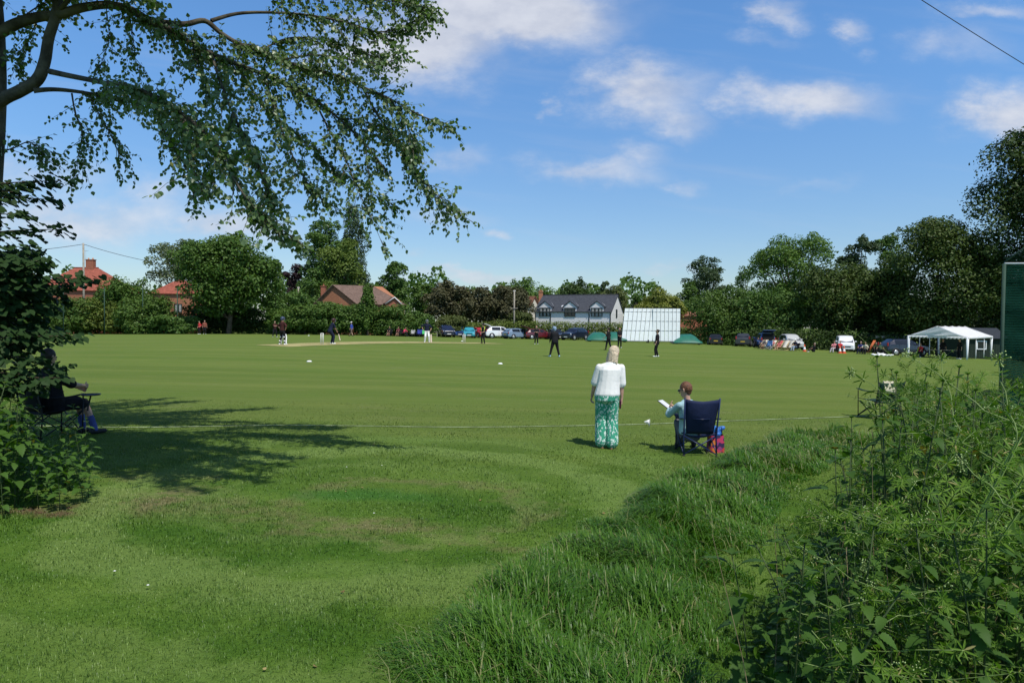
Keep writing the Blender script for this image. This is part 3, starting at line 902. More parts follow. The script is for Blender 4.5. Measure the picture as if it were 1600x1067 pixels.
# trunk: up along the left edge of the picture
tr = spline([Vector((0, 0, -.1)), Vector((.12, 0, 1.2)), at(-28, 330, 8.6) - RB, at(-14, 120, 8.6) - RB, at(-22, -60, 8.7) - RB, at(-60, -330, 8.8) - RB, at(-90, -620, 9.0) - RB])
wood.tube(tr, [.26 - .2 * i / (len(tr) - 1) for i in range(len(tr))], 12)
boughs = [  # (pixel, pixel, distance) measured along each bough, start and end radius, how leafy
 ([(-30, 190, 8.6), (0, 158, 8.5), (30, 143, 8.45), (58, 125, 8.4), (70, 95, 8.4), (76, 60, 8.4), (88, 20, 8.4), (96, -40, 8.4), (120, -160, 8.5)], .088, .045, 0),
 ([(-14, 60, 8.6), (20, 40, 8.55), (55, 28, 8.5), (95, 22, 8.4), (130, 12, 8.4), (170, 8, 8.4), (205, 16, 8.4), (235, 34, 8.4), (265, 46, 8.4), (295, 66, 8.45), (330, 84, 8.5), (370, 100, 8.55), (410, 116, 8.6), (450, 134, 8.7), (490, 155, 8.8), (530, 186, 8.9), (570, 225, 8.9), (600, 262, 8.8)], .075, .008, 1),
 ([(228, 30, 8.4), (258, 36, 8.5), (290, 38, 8.6), (320, 33, 8.7), (345, 52, 8.7), (372, 68, 8.8), (405, 80, 8.9), (440, 94, 8.9), (475, 106, 8.8), (520, 116, 8.8), (565, 135, 8.8), (610, 155, 8.7), (660, 182, 8.6), (700, 195, 8.6)], .045, .006, 1),
 ([(78, 112, 8.4), (105, 118, 8.1), (135, 124, 7.8), (165, 130, 7.5), (200, 134, 7.2), (240, 150, 6.9), (285, 178, 6.7), (325, 215, 6.6), (355, 262, 6.6), (385, 310, 6.6), (420, 345, 6.7), (465, 376, 6.8)], .036, .005, 1),
 ([(52, 142, 8.4), (80, 140, 8.5), (110, 142, 8.6), (150, 148, 8.7), (195, 156, 8.9), (245, 170, 9.0), (290, 195, 9.1), (320, 240, 9.1), (335, 290, 9.0)], .034, .005, 1),
 ([(112, 146, 8.6), (118, 180, 8.6), (128, 205, 8.5), (123, 240, 8.5), (112, 285, 8.5)], .012, .003, .5),
 ([(140, 150, 8.6), (158, 185, 8.7), (175, 215, 8.7), (190, 250, 8.7)], .010, .003, .6),
 ([(-10, 240, 8.6), (20, 232, 8.6), (45, 222, 8.6), (62, 236, 8.6), (78, 250, 8.6)], .012, .003, .6),
 ([(410, 116, 8.6), (430, 170, 8.5), (445, 215, 8.4), (465, 260, 7.9), (490, 300, 7.8), (522, 324, 7.8)], .016, .003, .7),
 ([(330, 84, 8.5), (345, 130, 8.0), (365, 180, 7.6), (392, 230, 7.4), (410, 275, 7.3), (425, 320, 7.3)], .018, .004, 1),
 ([(490, 155, 8.8), (515, 205, 8.8), (540, 250, 8.8), (560, 300, 8.8), (582, 345, 8.8), (600, 388, 8.8)], .016, .002, .45),
 ([(565, 135, 8.8), (590, 180, 8.9), (625, 230, 8.9), (650, 270, 8.8), (685, 305, 8.8), (722, 336, 8.8)], .018, .002, 1),
 ([(610, 155, 8.7), (640, 205, 8.6), (648, 232, 8.6)], .008, .002, .9),
 ([(330, 33, 8.7), (370, 22, 8.9), (420, 20, 9.0), (480, 24, 9.1), (540, 35, 9.2), (590, 50, 9.2), (630, 42, 9.2), (648, 32, 9.2)], .028, .004, 1),
 ([(300, -60, 8.8), (360, -30, 9.0), (430, -14, 9.2), (510, -6, 9.4), (590, 0, 9.4), (640, 6, 9.3), (668, 12, 9.3)], .03, .003, 1),
 ([(405, 80, 8.9), (450, 60, 9.2), (500, 62, 9.4), (550, 75, 9.5), (590, 92, 9.5)], .016, .003, 1),
 ([(440, 94, 8.9), (490, 86, 8.7), (540, 92, 8.6), (600, 100, 8.6), (618, 85, 8.6)], .014, .003, .7),
 ([(245, 170, 9.0), (262, 215, 9.0), (290, 262, 9.0), (306, 320, 9.0)], .012, .002, .8),
 ([(285, 178, 6.7), (296, 240, 6.5), (312, 290, 6.5)], .012, .002, .9),
 ([(370, 100, 8.55), (400, 150, 9.0), (440, 190, 9.2), (480, 225, 9.3), (520, 262, 9.3), (560, 282, 9.3)], .018, .003, 1),
 ([(570, 225, 8.9), (575, 262, 8.9), (580, 300, 8.9), (612, 318, 8.9)], .008, .002, .7),
 ([(530, 186, 8.9), (570, 190, 9.1), (610, 215, 9.2), (640, 230, 9.2)], .01, .002, 1),
 ([(88, 20, 8.4), (130, -20, 8.1), (200, -60, 7.8), (290, -80, 7.6), (380, -60, 7.6)], .03, .005, .8),
 ([(200, 12, 8.4), (208, 60, 8.4), (212, 100, 8.4)], .008, .002, .45),
 ([(165, 8, 8.4), (170, 60, 8.5), (158, 100, 8.5)], .007, .002, .5),
 ([(60, 30, 8.5), (40, 70, 8.6), (24, 105, 8.7)], .01, .003, .8),
 ([(20, 40, 8.55), (60, 10, 8.8), (110, -10, 9.0)], .014, .004, .8),
 ([(300, 66, 8.45), (312, 110, 8.3), (330, 160, 8.2)], .008, .002, .9),
]
for k in range(26):  # out-of-view boughs, added so that their shade lands on the lawn
    a = random.uniform(-.74, -.36); z = random.uniform(6.0, 7.3); L = random.uniform(3.8, 7.2)
    s = Vector((-.04 * z, .02 * z, z * .88)); e = Vector((math.cos(a) * L, math.sin(a) * L, z + .1))
    boughs.append(([s, s.lerp(e, .35) + Vector((0, 0, .35)), s.lerp(e, .7) + Vector((0, 0, .25)), e], .05, .008, 1))
for k in range(3):  # more unseen boughs added for the lawn shade
    a = random.uniform(-.42, -.12); z = random.uniform(6.5, 7.4); L = random.uniform(3.5, 5.8)
    s = Vector((-.04 * z, .02 * z, z * .85)); e = Vector((math.cos(a) * L, math.sin(a) * L, z + .2))
    boughs.append(([s, s.lerp(e, .35) + Vector((0, 0, .45)), s.lerp(e, .7) + Vector((0, 0, .35)), e], .05, .008, 1))
for k in range(9):  # unseen upper boughs, also added to thicken that shade
    a = random.uniform(-.1, .42); z = random.uniform(6.9, 8.8); L = random.uniform(2.6, 5.0)
    s = Vector((-.04 * z, .02 * z, z * .82)); e = Vector((math.cos(a) * L, math.sin(a) * L, z + max(0, math.sin(a) * L * .55) + random.uniform(-.1, .3)))
    boughs.append(([s, s.lerp(e, .35) + Vector((0, 0, .45)), s.lerp(e, .7) + Vector((0, 0, .35)), e], .05, .008, .9))
# the rest of the crown, above and beside what the picture shows
for k in range(20):
    a = random.uniform(-1.2, 1.5); z = random.uniform(6.3, 10.5); L = random.uniform(2.2, 4.4)
    s = Vector((.0 - .04 * z, .02 * z, z * .8))
    e = Vector((math.cos(a) * L, abs(math.sin(a)) * L * .9 - .2, z + random.uniform(-.3, .6)))
    boughs.append(([s, s.lerp(e, .35) + Vector((0, 0, .45)), s.lerp(e, .7) + Vector((0, 0, .35)), e], .05, .008, .8))
for k in range(8):
    a = random.uniform(1.6, 4.6); z = random.uniform(5, 9); L = random.uniform(2, 3.5)
    s = Vector((-.03 * z, .02 * z, z * .8)); e = Vector((math.cos(a) * L, math.sin(a) * L, z))
    boughs.append(([s, s.lerp(e, .5) + Vector((0, 0, .4)), e], .05, .008, .8))
LP, LT, LN, LS = [], [], [], []
def twig(p, d, L, lmin=.032, lmax=.062, droop=.5, step=.034, leafy=1.0):
    pts = [p]; d = d.normalized()
    n = max(3, int(L / .09))
    for i in range(n):
        d = (d + Vector((random.gauss(0, .16), random.gauss(0, .16), random.gauss(0, .12) - droop * .13))).normalized()
        pts.append(pts[-1] + d * (L / n))
    wood.tube(pts, [.0045 * (1 - .75 * i / n) for i in range(n + 1)], 3, False)
    s = L * .12
    while s < L:
        i = min(int(s / L * n), n - 1); f = s / L * n - i
        q = pts[i].lerp(pts[i + 1], f)
        if random.random() < leafy:
            o = Vector((random.gauss(0, 1), random.gauss(0, 1), random.gauss(0, 1))).normalized()
            st = (o * .7 + d * .3) * random.uniform(.015, .04)
            LP.append(q + st); LT.append(o * .65 + d * .45 + Vector((0, 0, -.55))); LN.append(Vector((random.gauss(0, .6), random.gauss(-.3, .6), random.gauss(.55, .6)))); LS.append(random.uniform(lmin, lmax))
        s += step * random.uniform(.6, 1.4)
for pts, r0, r1, leafy in boughs:
    P3 = W3(pts) if isinstance(pts[0], tuple) else pts
    sp = spline(P3, 5)
    N = len(sp)
    wood.tube(sp, [r0 + (r1 - r0) * (i / (N - 1)) ** .8 for i in range(N)], 8 if r0 > .03 else 5, False)
    if not leafy: continue
    Ltot = sum((sp[i + 1] - sp[i]).length for i in range(N - 1))
    off = not isinstance(pts[0], tuple)
    ntw = int(Ltot * (22 if off else 44) * leafy) + 2
    for k in range(ntw):
        t = 1 - random.random() ** 1.0 * (.70 if r0 > .02 else .9)
        i = min(int(t * (N - 1)), N - 2); p = sp[i].lerp(sp[i + 1], random.random())
        bd = (sp[i + 1] - sp[i]).normalized()
        d = bd * .75 + Vector((random.gauss(0, .5), random.gauss(0, .6), random.gauss(-.12, .45)))
        twig(p, d, random.uniform(.18, .55) * (1.0 if t < .85 else .6), droop=random.uniform(.1, .75), leafy=.9, step=.028 if not off else .042, lmax=.062 if not off else .1)
    twig(sp[-1], sp[-1] - sp[-2], random.uniform(.15, .3), droop=.4)
wood.build('branches', BARK, root)
V, Fs = leafmesh(np.array(LP), np.array([tuple(q) for q in LT]), np.array([tuple(q) for q in LN]), np.array(LS), OVATE)
npmesh('leaves', V, Fs, POP, root)
print('poplar leaves', len(LP))

# ------------------------------------------------------------------ young lime at the left edge, tiers of broad leaves
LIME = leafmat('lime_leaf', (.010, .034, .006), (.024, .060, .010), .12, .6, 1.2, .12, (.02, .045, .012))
lroot = thing('lime_tree', 'young dark broad-leaved tree at the left edge over the man in the chair', 'tree', (-6.75, 7.6, gz(-6.75, 7.6)))
RB = Vector(lroot.location)
wood = MB(); LP, LT, LN, LS = [], [], [], []
wood.tube(spline([Vector((0, 0, -.05)), Vector((.05, 0, 1.5)), Vector((.02, .05, 3)), Vector((-.05, .05, 4.4))]), [.07 - .055 * i / 15 for i in range(16)], 8)
tiers = [(92, 282, 7.4, 1.0), (84, 312, 7.5, .9), (45, 335, 7.3, .8), (20, 300, 7.6, 1), (40, 290, 7.8, 1), (102, 358, 7.4, .8), (48, 384, 7.4, .8), (54, 408, 7.5, 1), (142, 436, 7.2, .8), (110, 442, 7.5, 1), (70, 455, 7.4, 1.3), (85, 480, 7.3, 1.3), (60, 500, 7.5, 1.2), (100, 470, 7.8, 1),
         (90, 520, 7.2, 1), (115, 525, 7.0, .9), (60, 540, 7.5, 1.1), (70, 562, 7.1, 1), (94, 590, 7.0, .8), (70, 605, 7.1, .8), (40, 585, 7.0, 1), (30, 430, 7.6, 1.3), (25, 465, 7.2, 1.3), (40, 510, 7.6, 1.2), (20, 545, 7.3, 1.2), (-10, 350, 7.6, 1), (-20, 420, 7.9, 1.2), (-10, 480, 7.4, 1.2), (100, 575, 7.2, .6), (15, 610, 7.0, 1)]
for k in range(26):
    tiers.append((random.uniform(-10, 82), random.uniform(395, 525), random.uniform(7.0, 8.0), 1.3))
for k in range(16):
    tiers.append((random.uniform(-220, -20), random.uniform(150, 560), random.uniform(6.8, 9), 1))
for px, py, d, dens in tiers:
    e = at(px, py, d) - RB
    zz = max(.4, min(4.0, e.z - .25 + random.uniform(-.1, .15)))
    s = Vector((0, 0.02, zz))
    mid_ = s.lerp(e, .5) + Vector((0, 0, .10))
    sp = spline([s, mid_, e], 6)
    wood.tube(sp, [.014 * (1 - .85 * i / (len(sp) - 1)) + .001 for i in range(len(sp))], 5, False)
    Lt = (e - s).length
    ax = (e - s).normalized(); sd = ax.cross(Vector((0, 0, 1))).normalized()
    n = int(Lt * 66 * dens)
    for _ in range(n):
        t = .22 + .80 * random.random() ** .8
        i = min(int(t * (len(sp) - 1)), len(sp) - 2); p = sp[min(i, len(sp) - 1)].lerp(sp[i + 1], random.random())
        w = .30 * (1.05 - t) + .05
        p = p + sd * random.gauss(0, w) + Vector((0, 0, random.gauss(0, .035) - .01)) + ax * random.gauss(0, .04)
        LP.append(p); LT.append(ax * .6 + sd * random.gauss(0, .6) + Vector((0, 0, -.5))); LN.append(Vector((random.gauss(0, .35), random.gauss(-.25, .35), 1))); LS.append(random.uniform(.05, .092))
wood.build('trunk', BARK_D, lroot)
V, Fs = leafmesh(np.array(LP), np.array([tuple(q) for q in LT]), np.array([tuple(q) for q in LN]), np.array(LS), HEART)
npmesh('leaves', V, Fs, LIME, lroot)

# ------------------------------------------------------------------ trees and hedges round the ground
CARD = (arr((-.5, 0, 0), (-.1, .42, .06), (.5, .12, 0), (.25, -.4, .05)), [[(0, 1, 2, 3)]])
def crown_points(blobs, n, size, full=False):
    c = np.array([b[0] for b in blobs]); R = np.array([b[1] for b in blobs])
    w = (R[:, 0] * R[:, 1] + R[:, 0] * R[:, 2] + R[:, 1] * R[:, 2]); w = w / w.sum()
    k = RNG.choice(len(blobs), n, p=w)
    d = unit(n)
    if not full: d[:, 2] = np.where((d[:, 2] < -.25) & (RNG.uniform(0, 1, n) < .6), -d[:, 2], d[:, 2])
    r = 1 - .55 * RNG.uniform(0, 1, n) ** 2.2 + RNG.normal(0, .06, n)
    P = c[k] + d * R[k] * r[:, None]
    N = d * .8 + unit(n) * .75 + np.array([0, 0, .35])
    T = np.cross(N, unit(n))
    return P, T, N, size * RNG.uniform(.6, 1.45, n)
def blobset(w, dp, z0, z1, kind, K):
    """clumps that make a crown: half width w, half depth dp, between heights z0 and z1"""
    out = []
    cz = (z0 + z1) / 2; hz = (z1 - z0) / 2
    for i in range(K):
        u_ = random.uniform(-1, 1) if kind not in ('cone',) else -1 + 2 * random.random() ** 1.7
        a = 2.4 * i + random.uniform(-.5, .5)
        if kind == 'round': rr = math.sqrt(max(.0, 1 - abs(u_) ** 2.4))
        elif kind == 'column': rr = .95 * (1 - max(0, u_) ** 3 * .9)
        elif kind == 'cone': rr = (1 - (u_ + 1) / 2) * .95 + .05
        elif kind == 'vase': rr = math.sqrt(max(0, 1 - abs(u_) ** 2.6)) * (.74 + .30 * (u_ + 1) / 2) * 1.08
        elif kind == 'box': rr = .95
        else: rr = math.sqrt(max(.06, 1 - abs(u_) ** 2.4)) * random.uniform(.75, 1.12)
        sz = {'round': .36, 'column': .42, 'cone': .34, 'vase': .30, 'loose': .30, 'box': .4}[kind] * random.uniform(.75, 1.2)
        q = rr * (1 - sz * .62) * (1 if random.random() < .75 else random.uniform(.2, .8))
        c = (math.cos(a) * w * q, math.sin(a) * dp * q, cz + u_ * hz * (1 - min(.5, sz * .8 * min(hz, w) / hz)))
        out.append((c, (w * sz, dp * sz, min(hz, w) * sz * (2.0 if kind == 'column' else .85))))
    return out
TREE_N = [0]
def tree(name, label, cat, px0, px1, top, d, kind, m, n, size, low=.12, K=22, depth=None, trunk=True, group=None, base=None, limbs=6, tw=None):
    pc = (px0 + px1) / 2
    p = on(pc, d)
    if base is not None: p.z = base
    h = at(pc, top, d).z - p.z
    w = (px1 - px0) / 2 / F * d
    dp = depth if depth else min(w, 5.5)
    t = thing(name, label, cat, p, 0, group)
    bl = blobset(w, dp, h * low, h, kind, K)
    if kind in ('vase', 'loose'):
        bl.append(((0, 0, h * (low + 1) / 2), (w * .42, dp * .5, h * (1 - low) * .34)))
    if kind in ('round', 'box', 'column'):
        bl.append(((0, 0, h * (low + 1) / 2), (w * .62, dp * .6, h * (1 - low) * .38)))
    for b_ in list(bl):
        for _ in range(3):
            q = Vector((random.gauss(0, 1), random.gauss(0, 1), random.gauss(.15, .8))).normalized() * .95
            bl.append(((b_[0][0] + q.x * b_[1][0], b_[0][1] + q.y * b_[1][1], b_[0][2] + q.z * b_[1][2]), tuple(r_ * random.uniform(.28, .5) for r_ in b_[1])))
    P, T, N, S = crown_points(bl, int(n * 2.2), size * .70, low < .03)
    P[:, 2] = np.maximum(P[:, 2], .05)
    V, Fs = leafmesh(P, T, N, S, CARD)
    if trunk:
        r = tw or max(.10, .022 * h)
        mb = MB()
        top_t = h * (.75 if kind != 'cone' else .95)
        pts = [Vector((0, 0, -.2)), Vector((.05 * w, 0, h * .25)), Vector((-.04 * w, .1, h * .5)), Vector((.03 * w, 0, top_t))]
        mb.tube(spline(pts, 4), [r * (1 - .8 * i / 12) for i in range(13)], 8)
        for b_ in random.sample(bl[:K], min(limbs, len(bl[:K]))):
            c = Vector(b_[0]); s = Vector((0, 0, min(max(h * .15, c.z * .55), top_t * .9)))
            mb.tube(spline([s, s.lerp(c, .5) + Vector((0, 0, -.03 * h)), c], 4), [r * .42 * (1 - .8 * i / 8) for i in range(9)], 5, False)
        mb.build('trunk', BARK_D, t)
    npmesh('crown', V, Fs, m, t)
    return t
def lm(name, c1, c2, tr=.22, clump=.35):
    return leafmat(name, c1, c2, tr, .55, clump, .22)
L_DARK = lm('sycamore_foliage', (.040, .092, .014), (.095, .160, .028))
L_MID = lm('ash_foliage', (.052, .110, .020), (.100, .170, .036))
L_BRIGHT = lm('bright_foliage', (.065, .135, .022), (.115, .19, .036))
L_YEL = lm('golden_foliage', (.115, .15, .022), (.20, .215, .04))
L_LIMEG = lm('lime_green_foliage', (.075, .125, .020), (.135, .185, .034))
L_GREY = lm('willow_foliage', (.085, .12, .055), (.14, .175, .085))
L_POPL = lm('lombardy_foliage', (.04, .075, .03), (.07, .105, .042))
L_COP = lm('copper_foliage', (.050, .052, .022), (.098, .092, .042), .14)
L_PURP = lm('purple_foliage', (.020, .012, .014), (.045, .022, .025), .1)
L_OLIVE = lm('olive_foliage', (.06, .085, .022), (.105, .125, .035))
L_CHEST = lm('chestnut_foliage', (.032, .066, .012), (.080, .112, .022), .18)
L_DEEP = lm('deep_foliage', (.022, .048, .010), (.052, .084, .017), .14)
L_HEDGE = lm('hedge_foliage', (.046, .098, .017), (.098, .158, .028))
L_HEDGE_T = lm('light_hedge_foliage', (.075, .115, .02), (.14, .175, .032))
far = 'trees beyond the cricket field'
T_ = tree
T_('willow_tree', 'pale grey-green feathery tree behind the big dark tree near the red roof', 'tree', 236, 335, 373, 118, 'loose', L_GREY, 5200, .42, .3, 34, limbs=14, tw=.25)
T_('sycamore_tree', 'large dark green spreading tree by the left boundary with deep shade under it', 'tree', 281, 432, 364, 90, 'round', L_DARK, 15000, .42, .15, 50, depth=5.5, limbs=10, tw=.38)
T_('conifer_tree', 'small pointed yellow-green tree right of the big dark tree', 'tree', 424, 447, 408, 104, 'cone', L_OLIVE, 1800, .36, .1, 14)
T_('purple_beech', 'small purple-black tree between green trees left of the bungalow', 'tree', 440, 480, 407, 122, 'round', L_PURP, 2600, .4, .2, 14)
T_('ash_tree', 'tall mid-green tree left of the slim poplar, loose leafy top', 'tree', 470, 548, 343, 118, 'round', L_MID, 9500, .42, .2, 34)
T_('lime_green_tree', 'yellow-green tree in front of the slim poplar behind the bungalow roof', 'tree', 496, 572, 371, 112, 'round', L_LIMEG, 6200, .40, .2, 24)
T_('green_tree', 'mid-green tree low on the left of the yellow-green tree', 'tree', 460, 520, 418, 110, 'round', L_MID, 3400, .40, .1, 18)
T_('poplar_column', 'slim tall grey-green poplar rising behind the brown-roofed bungalow', 'tree', 529, 575, 328, 126, 'column', L_POPL, 9000, .40, .05, 40, depth=2.5)
T_('ivy_tree', 'narrow ivy-clad stub of a tree in front of the bungalow roof', 'tree', 560, 588, 446, 89, 'column', L_DARK, 1800, .32, .0, 14, depth=1.2)
T_('willow_bush', 'rounded grey-green tree with feathery tips right of the bungalow', 'tree', 580, 646, 408, 112, 'loose', L_MID, 5600, .40, .15, 34)
T_('dark_green_tree', 'dark green trees end on between the feathery tree and the copper trees', 'tree', 636, 688, 441, 126, 'round', L_DARK, 3200, .42, .1, 18)
cg = 'copper-leaved trees behind the parked cars'
T_('copper_tree', 'leftmost of the brown copper-leaved trees, above the navy car', 'tree', 664, 730, 438, 108, 'round', L_COP, 6000, .40, .12, 26, group=cg)
T_('copper_tree', 'middle one of the brown copper-leaved trees, above the teal car', 'tree', 712, 786, 441, 109, 'round', L_COP, 6000, .40, .12, 26, group=cg)
T_('copper_tree', 'rightmost of the brown copper-leaved trees, behind the pole with a crossarm', 'tree', 764, 832, 444, 108, 'round', L_COP, 6000, .40, .10, 26, group=cg)
T_('oak_tree', 'low green dome of a tree just over the right copper tree', 'tree', 772, 828, 434, 150, 'round', L_MID, 2600, .5, .15, 18)
T_('oak_tree', 'bright green dome of a tree left of the white house chimney', 'tree', 800, 868, 432, 146, 'round', L_BRIGHT, 3600, .5, .1, 20)
T_('oak_tree', 'dark round tree rising behind the slate roof of the white house', 'tree', 868, 930, 431, 136, 'round', L_DEEP, 4600, .46, .1, 24)
T_('pine_tree', 'small dark upright tree right of the dark round tree over the slate roof', 'tree', 927, 954, 432, 138, 'loose', L_DEEP, 1800, .42, .2, 18)
T_('oak_tree', 'olive green tree above the right end of the slate roof', 'tree', 938, 990, 445, 132, 'round', L_OLIVE, 3000, .45, .1, 18)
T_('dark_bush', 'small dark green tree between slate roof and golden willow', 'tree', 978, 1006, 455, 134, 'round', L_DARK, 1500, .42, .1, 12)
T_('purple_shrub', 'dark red shrub at the gable of the white house', 'shrub', 978, 1012, 470, 122, 'round', L_PURP, 1200, .36, .1, 10)
T_('golden_willow', 'yellow-green drooping tree standing right over the sightscreen', 'tree', 994, 1068, 446, 118, 'round', L_YEL, 6500, .40, .08, 28)
T_('dark_green_tree', 'dark green tree to the right of the golden tree over the sightscreen', 'tree', 1052, 1100, 440, 134, 'round', L_DARK, 2600, .45, .1, 16)
T_('grey_ash_tree', 'isolated grey-green tree with an airy crown standing above the hedge line', 'tree', 1070, 1138, 399, 138, 'loose', L_POPL, 4600, .42, .32, 36, limbs=14)
T_('birch_tree', 'thin airy tree left of the tall bright green tree', 'tree', 1128, 1186, 412, 138, 'loose', L_MID, 1900, .42, .2, 30, limbs=14)
T_('tall_ash_tree', 'tallest bright green tree of the right side, its domed crown letting sky through', 'tree', 1172, 1308, 364, 112, 'vase', L_BRIGHT, 12500, .42, .18, 52, limbs=16, depth=6)
T_('grey_ash_tree', 'grey-green tree with two tops between the bright tree and the chestnut', 'tree', 1308, 1372, 368, 116, 'vase', L_POPL, 5200, .42, .15, 34, limbs=10)
T_('grey_ash_tree', 'right one of two grey-green tops, touching the chestnut', 'tree', 1356, 1420, 366, 117, 'vase', L_MID, 5200, .42, .15, 34, limbs=10)
T_('hawthorn_bush', 'broad mid-green bush behind the green cover and the black hatchback', 'bush', 1076, 1192, 446, 99, 'round', L_HEDGE, 8500, .36, .02, 36, depth=4)
T_('hazel_bush', 'full green bush behind the dark grey car and the car with its tailgate up', 'bush', 1150, 1262, 448, 96, 'round', L_MID, 8500, .36, .0, 36, depth=3.5)
T_('sycamore_tree', 'dark green tree standing behind the white van', 'tree', 1248, 1378, 404, 92, 'round', L_CHEST, 13000, .38, .1, 44, depth=5)
T_('sycamore_tree', 'dark filler tree between the white van tree and the chestnut', 'tree', 1336, 1420, 420, 90, 'round', L_DEEP, 6500, .40, .05, 28, depth=4)
T_('chestnut_tree', 'huge round dark chestnut tree behind the marquee', 'tree', 1380, 1552, 339, 84, 'round', L_CHEST, 20000, .36, .12, 60, depth=6)
T_('plane_tree', 'very tall dark tree at the right edge towering over the practice net', 'tree', 1515, 1730, 190, 80, 'round', L_DEEP, 22000, .42, .12, 60, depth=6, tw=.5)
T_('plane_tree', 'dark leaning tree low behind the practice net at the right edge', 'tree', 1530, 1680, 420, 82, 'round', L_DEEP, 7000, .36, .0, 28, depth=4)
T_('dark_filler', 'dense dark filler foliage added low between the chestnut and the marquee roof', 'tree', 1372, 1480, 436, 97, 'box', L_DEEP, 7000, .40, 0, 30, depth=2.5)  # filler foliage added to stop bright sky showing under the chestnut
T_('dark_filler', 'dense dark filler foliage added behind the garden shed beside the practice net', 'tree', 1462, 1660, 428, 98, 'box', L_DEEP, 11000, .40, 0, 40, depth=2.5)  # same added filler, continued to the right edge
# shrubs of the left boundary hedge
hg = 'shrubs of the left boundary hedge'
for lab, a, b, top, d, m, n in [
    ('dark bush of the left boundary below the red hipped roof, at the utility pole', 60, 140, 462, 89, L_HEDGE, 4200),
    ('tall dark bush of the left boundary between the two red-roofed houses', 160, 236, 430, 92, L_DARK, 4600),
    ('yellowish bush of the left boundary right of the utility pole', 120, 188, 466, 90, L_HEDGE_T, 3400),
    ('low green bush of the left boundary below the gap between the red roofs', 190, 262, 462, 88, L_HEDGE, 4600),
    ('low bush of the left boundary under the small red-roofed house', 236, 300, 492, 87.5, L_MID, 3000),
    ('green bush of the left boundary right of the big dark tree', 418, 474, 452, 92, L_MID, 4200),
    ('long low bush of the left boundary behind the two fielders', 430, 520, 474, 89, L_HEDGE, 5600),
    ('low bush of the left boundary under the bungalow gable', 500, 580, 472, 90, L_HEDGE, 5200),
    ('bushy end of the left boundary hedge behind the sitting spectators', 572, 668, 472, 91, L_HEDGE, 6400),
    ('dark low bush of the left boundary at the far left edge', -40, 72, 470, 90, L_DARK, 4600)]:
    T_('boundary_shrub', lab, 'shrub', a - 6, b + 6, top, d, 'box', m, int(n * 1.5), .34, 0, 30, depth=2.4, trunk=True, group=hg, limbs=3, tw=.08)
# dark foliage added in place of the shade under the big dark tree
T_('shade_foliage', 'nearly black foliage added to stand for the shade under the big dark tree', 'bush', 286, 424, 474, 93.5, 'box', L_DEEP, 6500, .36, 0, 30, depth=1.6)
# hedges behind the cars (defined below, with the hedge builder)
def hedge(label, px0, d0, px1, d1, top0, top1, m, n, thick=.9, name='hedge'):
    a, b = on(px0, d0), on(px1, d1)
    h0 = at(px0, top0, d0).z - a.z; h1 = at(px1, top1, d1).z - b.z
    t = thing(name, label, 'hedge', a)
    bl = []
    L = (b - a).length
    for i in range(int(L / .8) + 1):
        f = i * .8 / L
        h = h0 + (h1 - h0) * f
        c = (b - a) * f
        for zz in (.10, .36, .74):
            bl.append(((c.x, c.y + random.uniform(-.2, .2), c.z + h * zz * random.uniform(.95, 1.04)), (.8, thick, h * .30)))
    P, T, N, S = crown_points(bl, int(n * 1.8), .19, True)
    V, Fs = leafmesh(P, T, N, S, CARD)
    npmesh('leaves', V, Fs, m, t)
    mb = MB()
    for i in range(int(L / 1.6)):
        c = (b - a) * (i * 1.6 / L)
        mb.tube([(c.x, c.y, c.z), (c.x + .1, c.y, c.z + h0 * .7)], [.05, .02], 5)
    mb.build('stems', BARK_D, t)
    return t
hedge('low continuous hedge along the foot of the left boundary shrubs', -60, 93.5, 670, 94, 497, 497, L_HEDGE, 16000)
hedge('low dense hedge dividing the white house from the parked cars', 768, 101, 985, 101, 502, 504, L_HEDGE_T, 12000)
hedge('short bright hedge behind the teal and red cars', 722, 101.5, 772, 101.5, 504, 503, L_HEDGE_T, 3000)
T_('round_bush', 'rounded green bush behind the navy car on the left of the car row', 'bush', 668, 732, 491, 100, 'round', L_OLIVE, 4200, .3, 0, 24, depth=2)
T_('round_bush', 'loose olive bush at the foot of the pole with a crossarm', 'bush', 772, 838, 482, 104, 'loose', L_OLIVE, 3000, .34, 0, 24, depth=2)
hedge('low leafy hedge running from the sightscreen past the black hatchback', 1060, 99, 1185, 94, 511, 514, L_HEDGE, 7000)
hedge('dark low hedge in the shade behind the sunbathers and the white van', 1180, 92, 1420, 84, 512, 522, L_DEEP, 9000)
# distant belt of woodland closing the gaps
n = 26000
px = RNG.uniform(-200, 1900, n); dd = RNG.uniform(165, 185, n)
x = (px - 800) / F * dd
hh = 11.0 + 2.5 * np.sin(px * .021) + 2.0 * np.sin(px * .057 + 1) + 1.2 * np.sin(px * .13)
P = np.stack([x, dd, gzn(x, dd) + hh * RNG.uniform(0, 1, n) ** .6], 1)
N = unit(n) + np.array([0, -.6, .4])
V, Fs = leafmesh(P, np.cross(N, unit(n)), N, .95 * RNG.uniform(.6, 1.4, n), CARD)
o = npmesh('distant_woodland', V, Fs, L_DARK)
tag(o, 'far belt of green woodland behind the houses', 'woodland', kind='stuff')
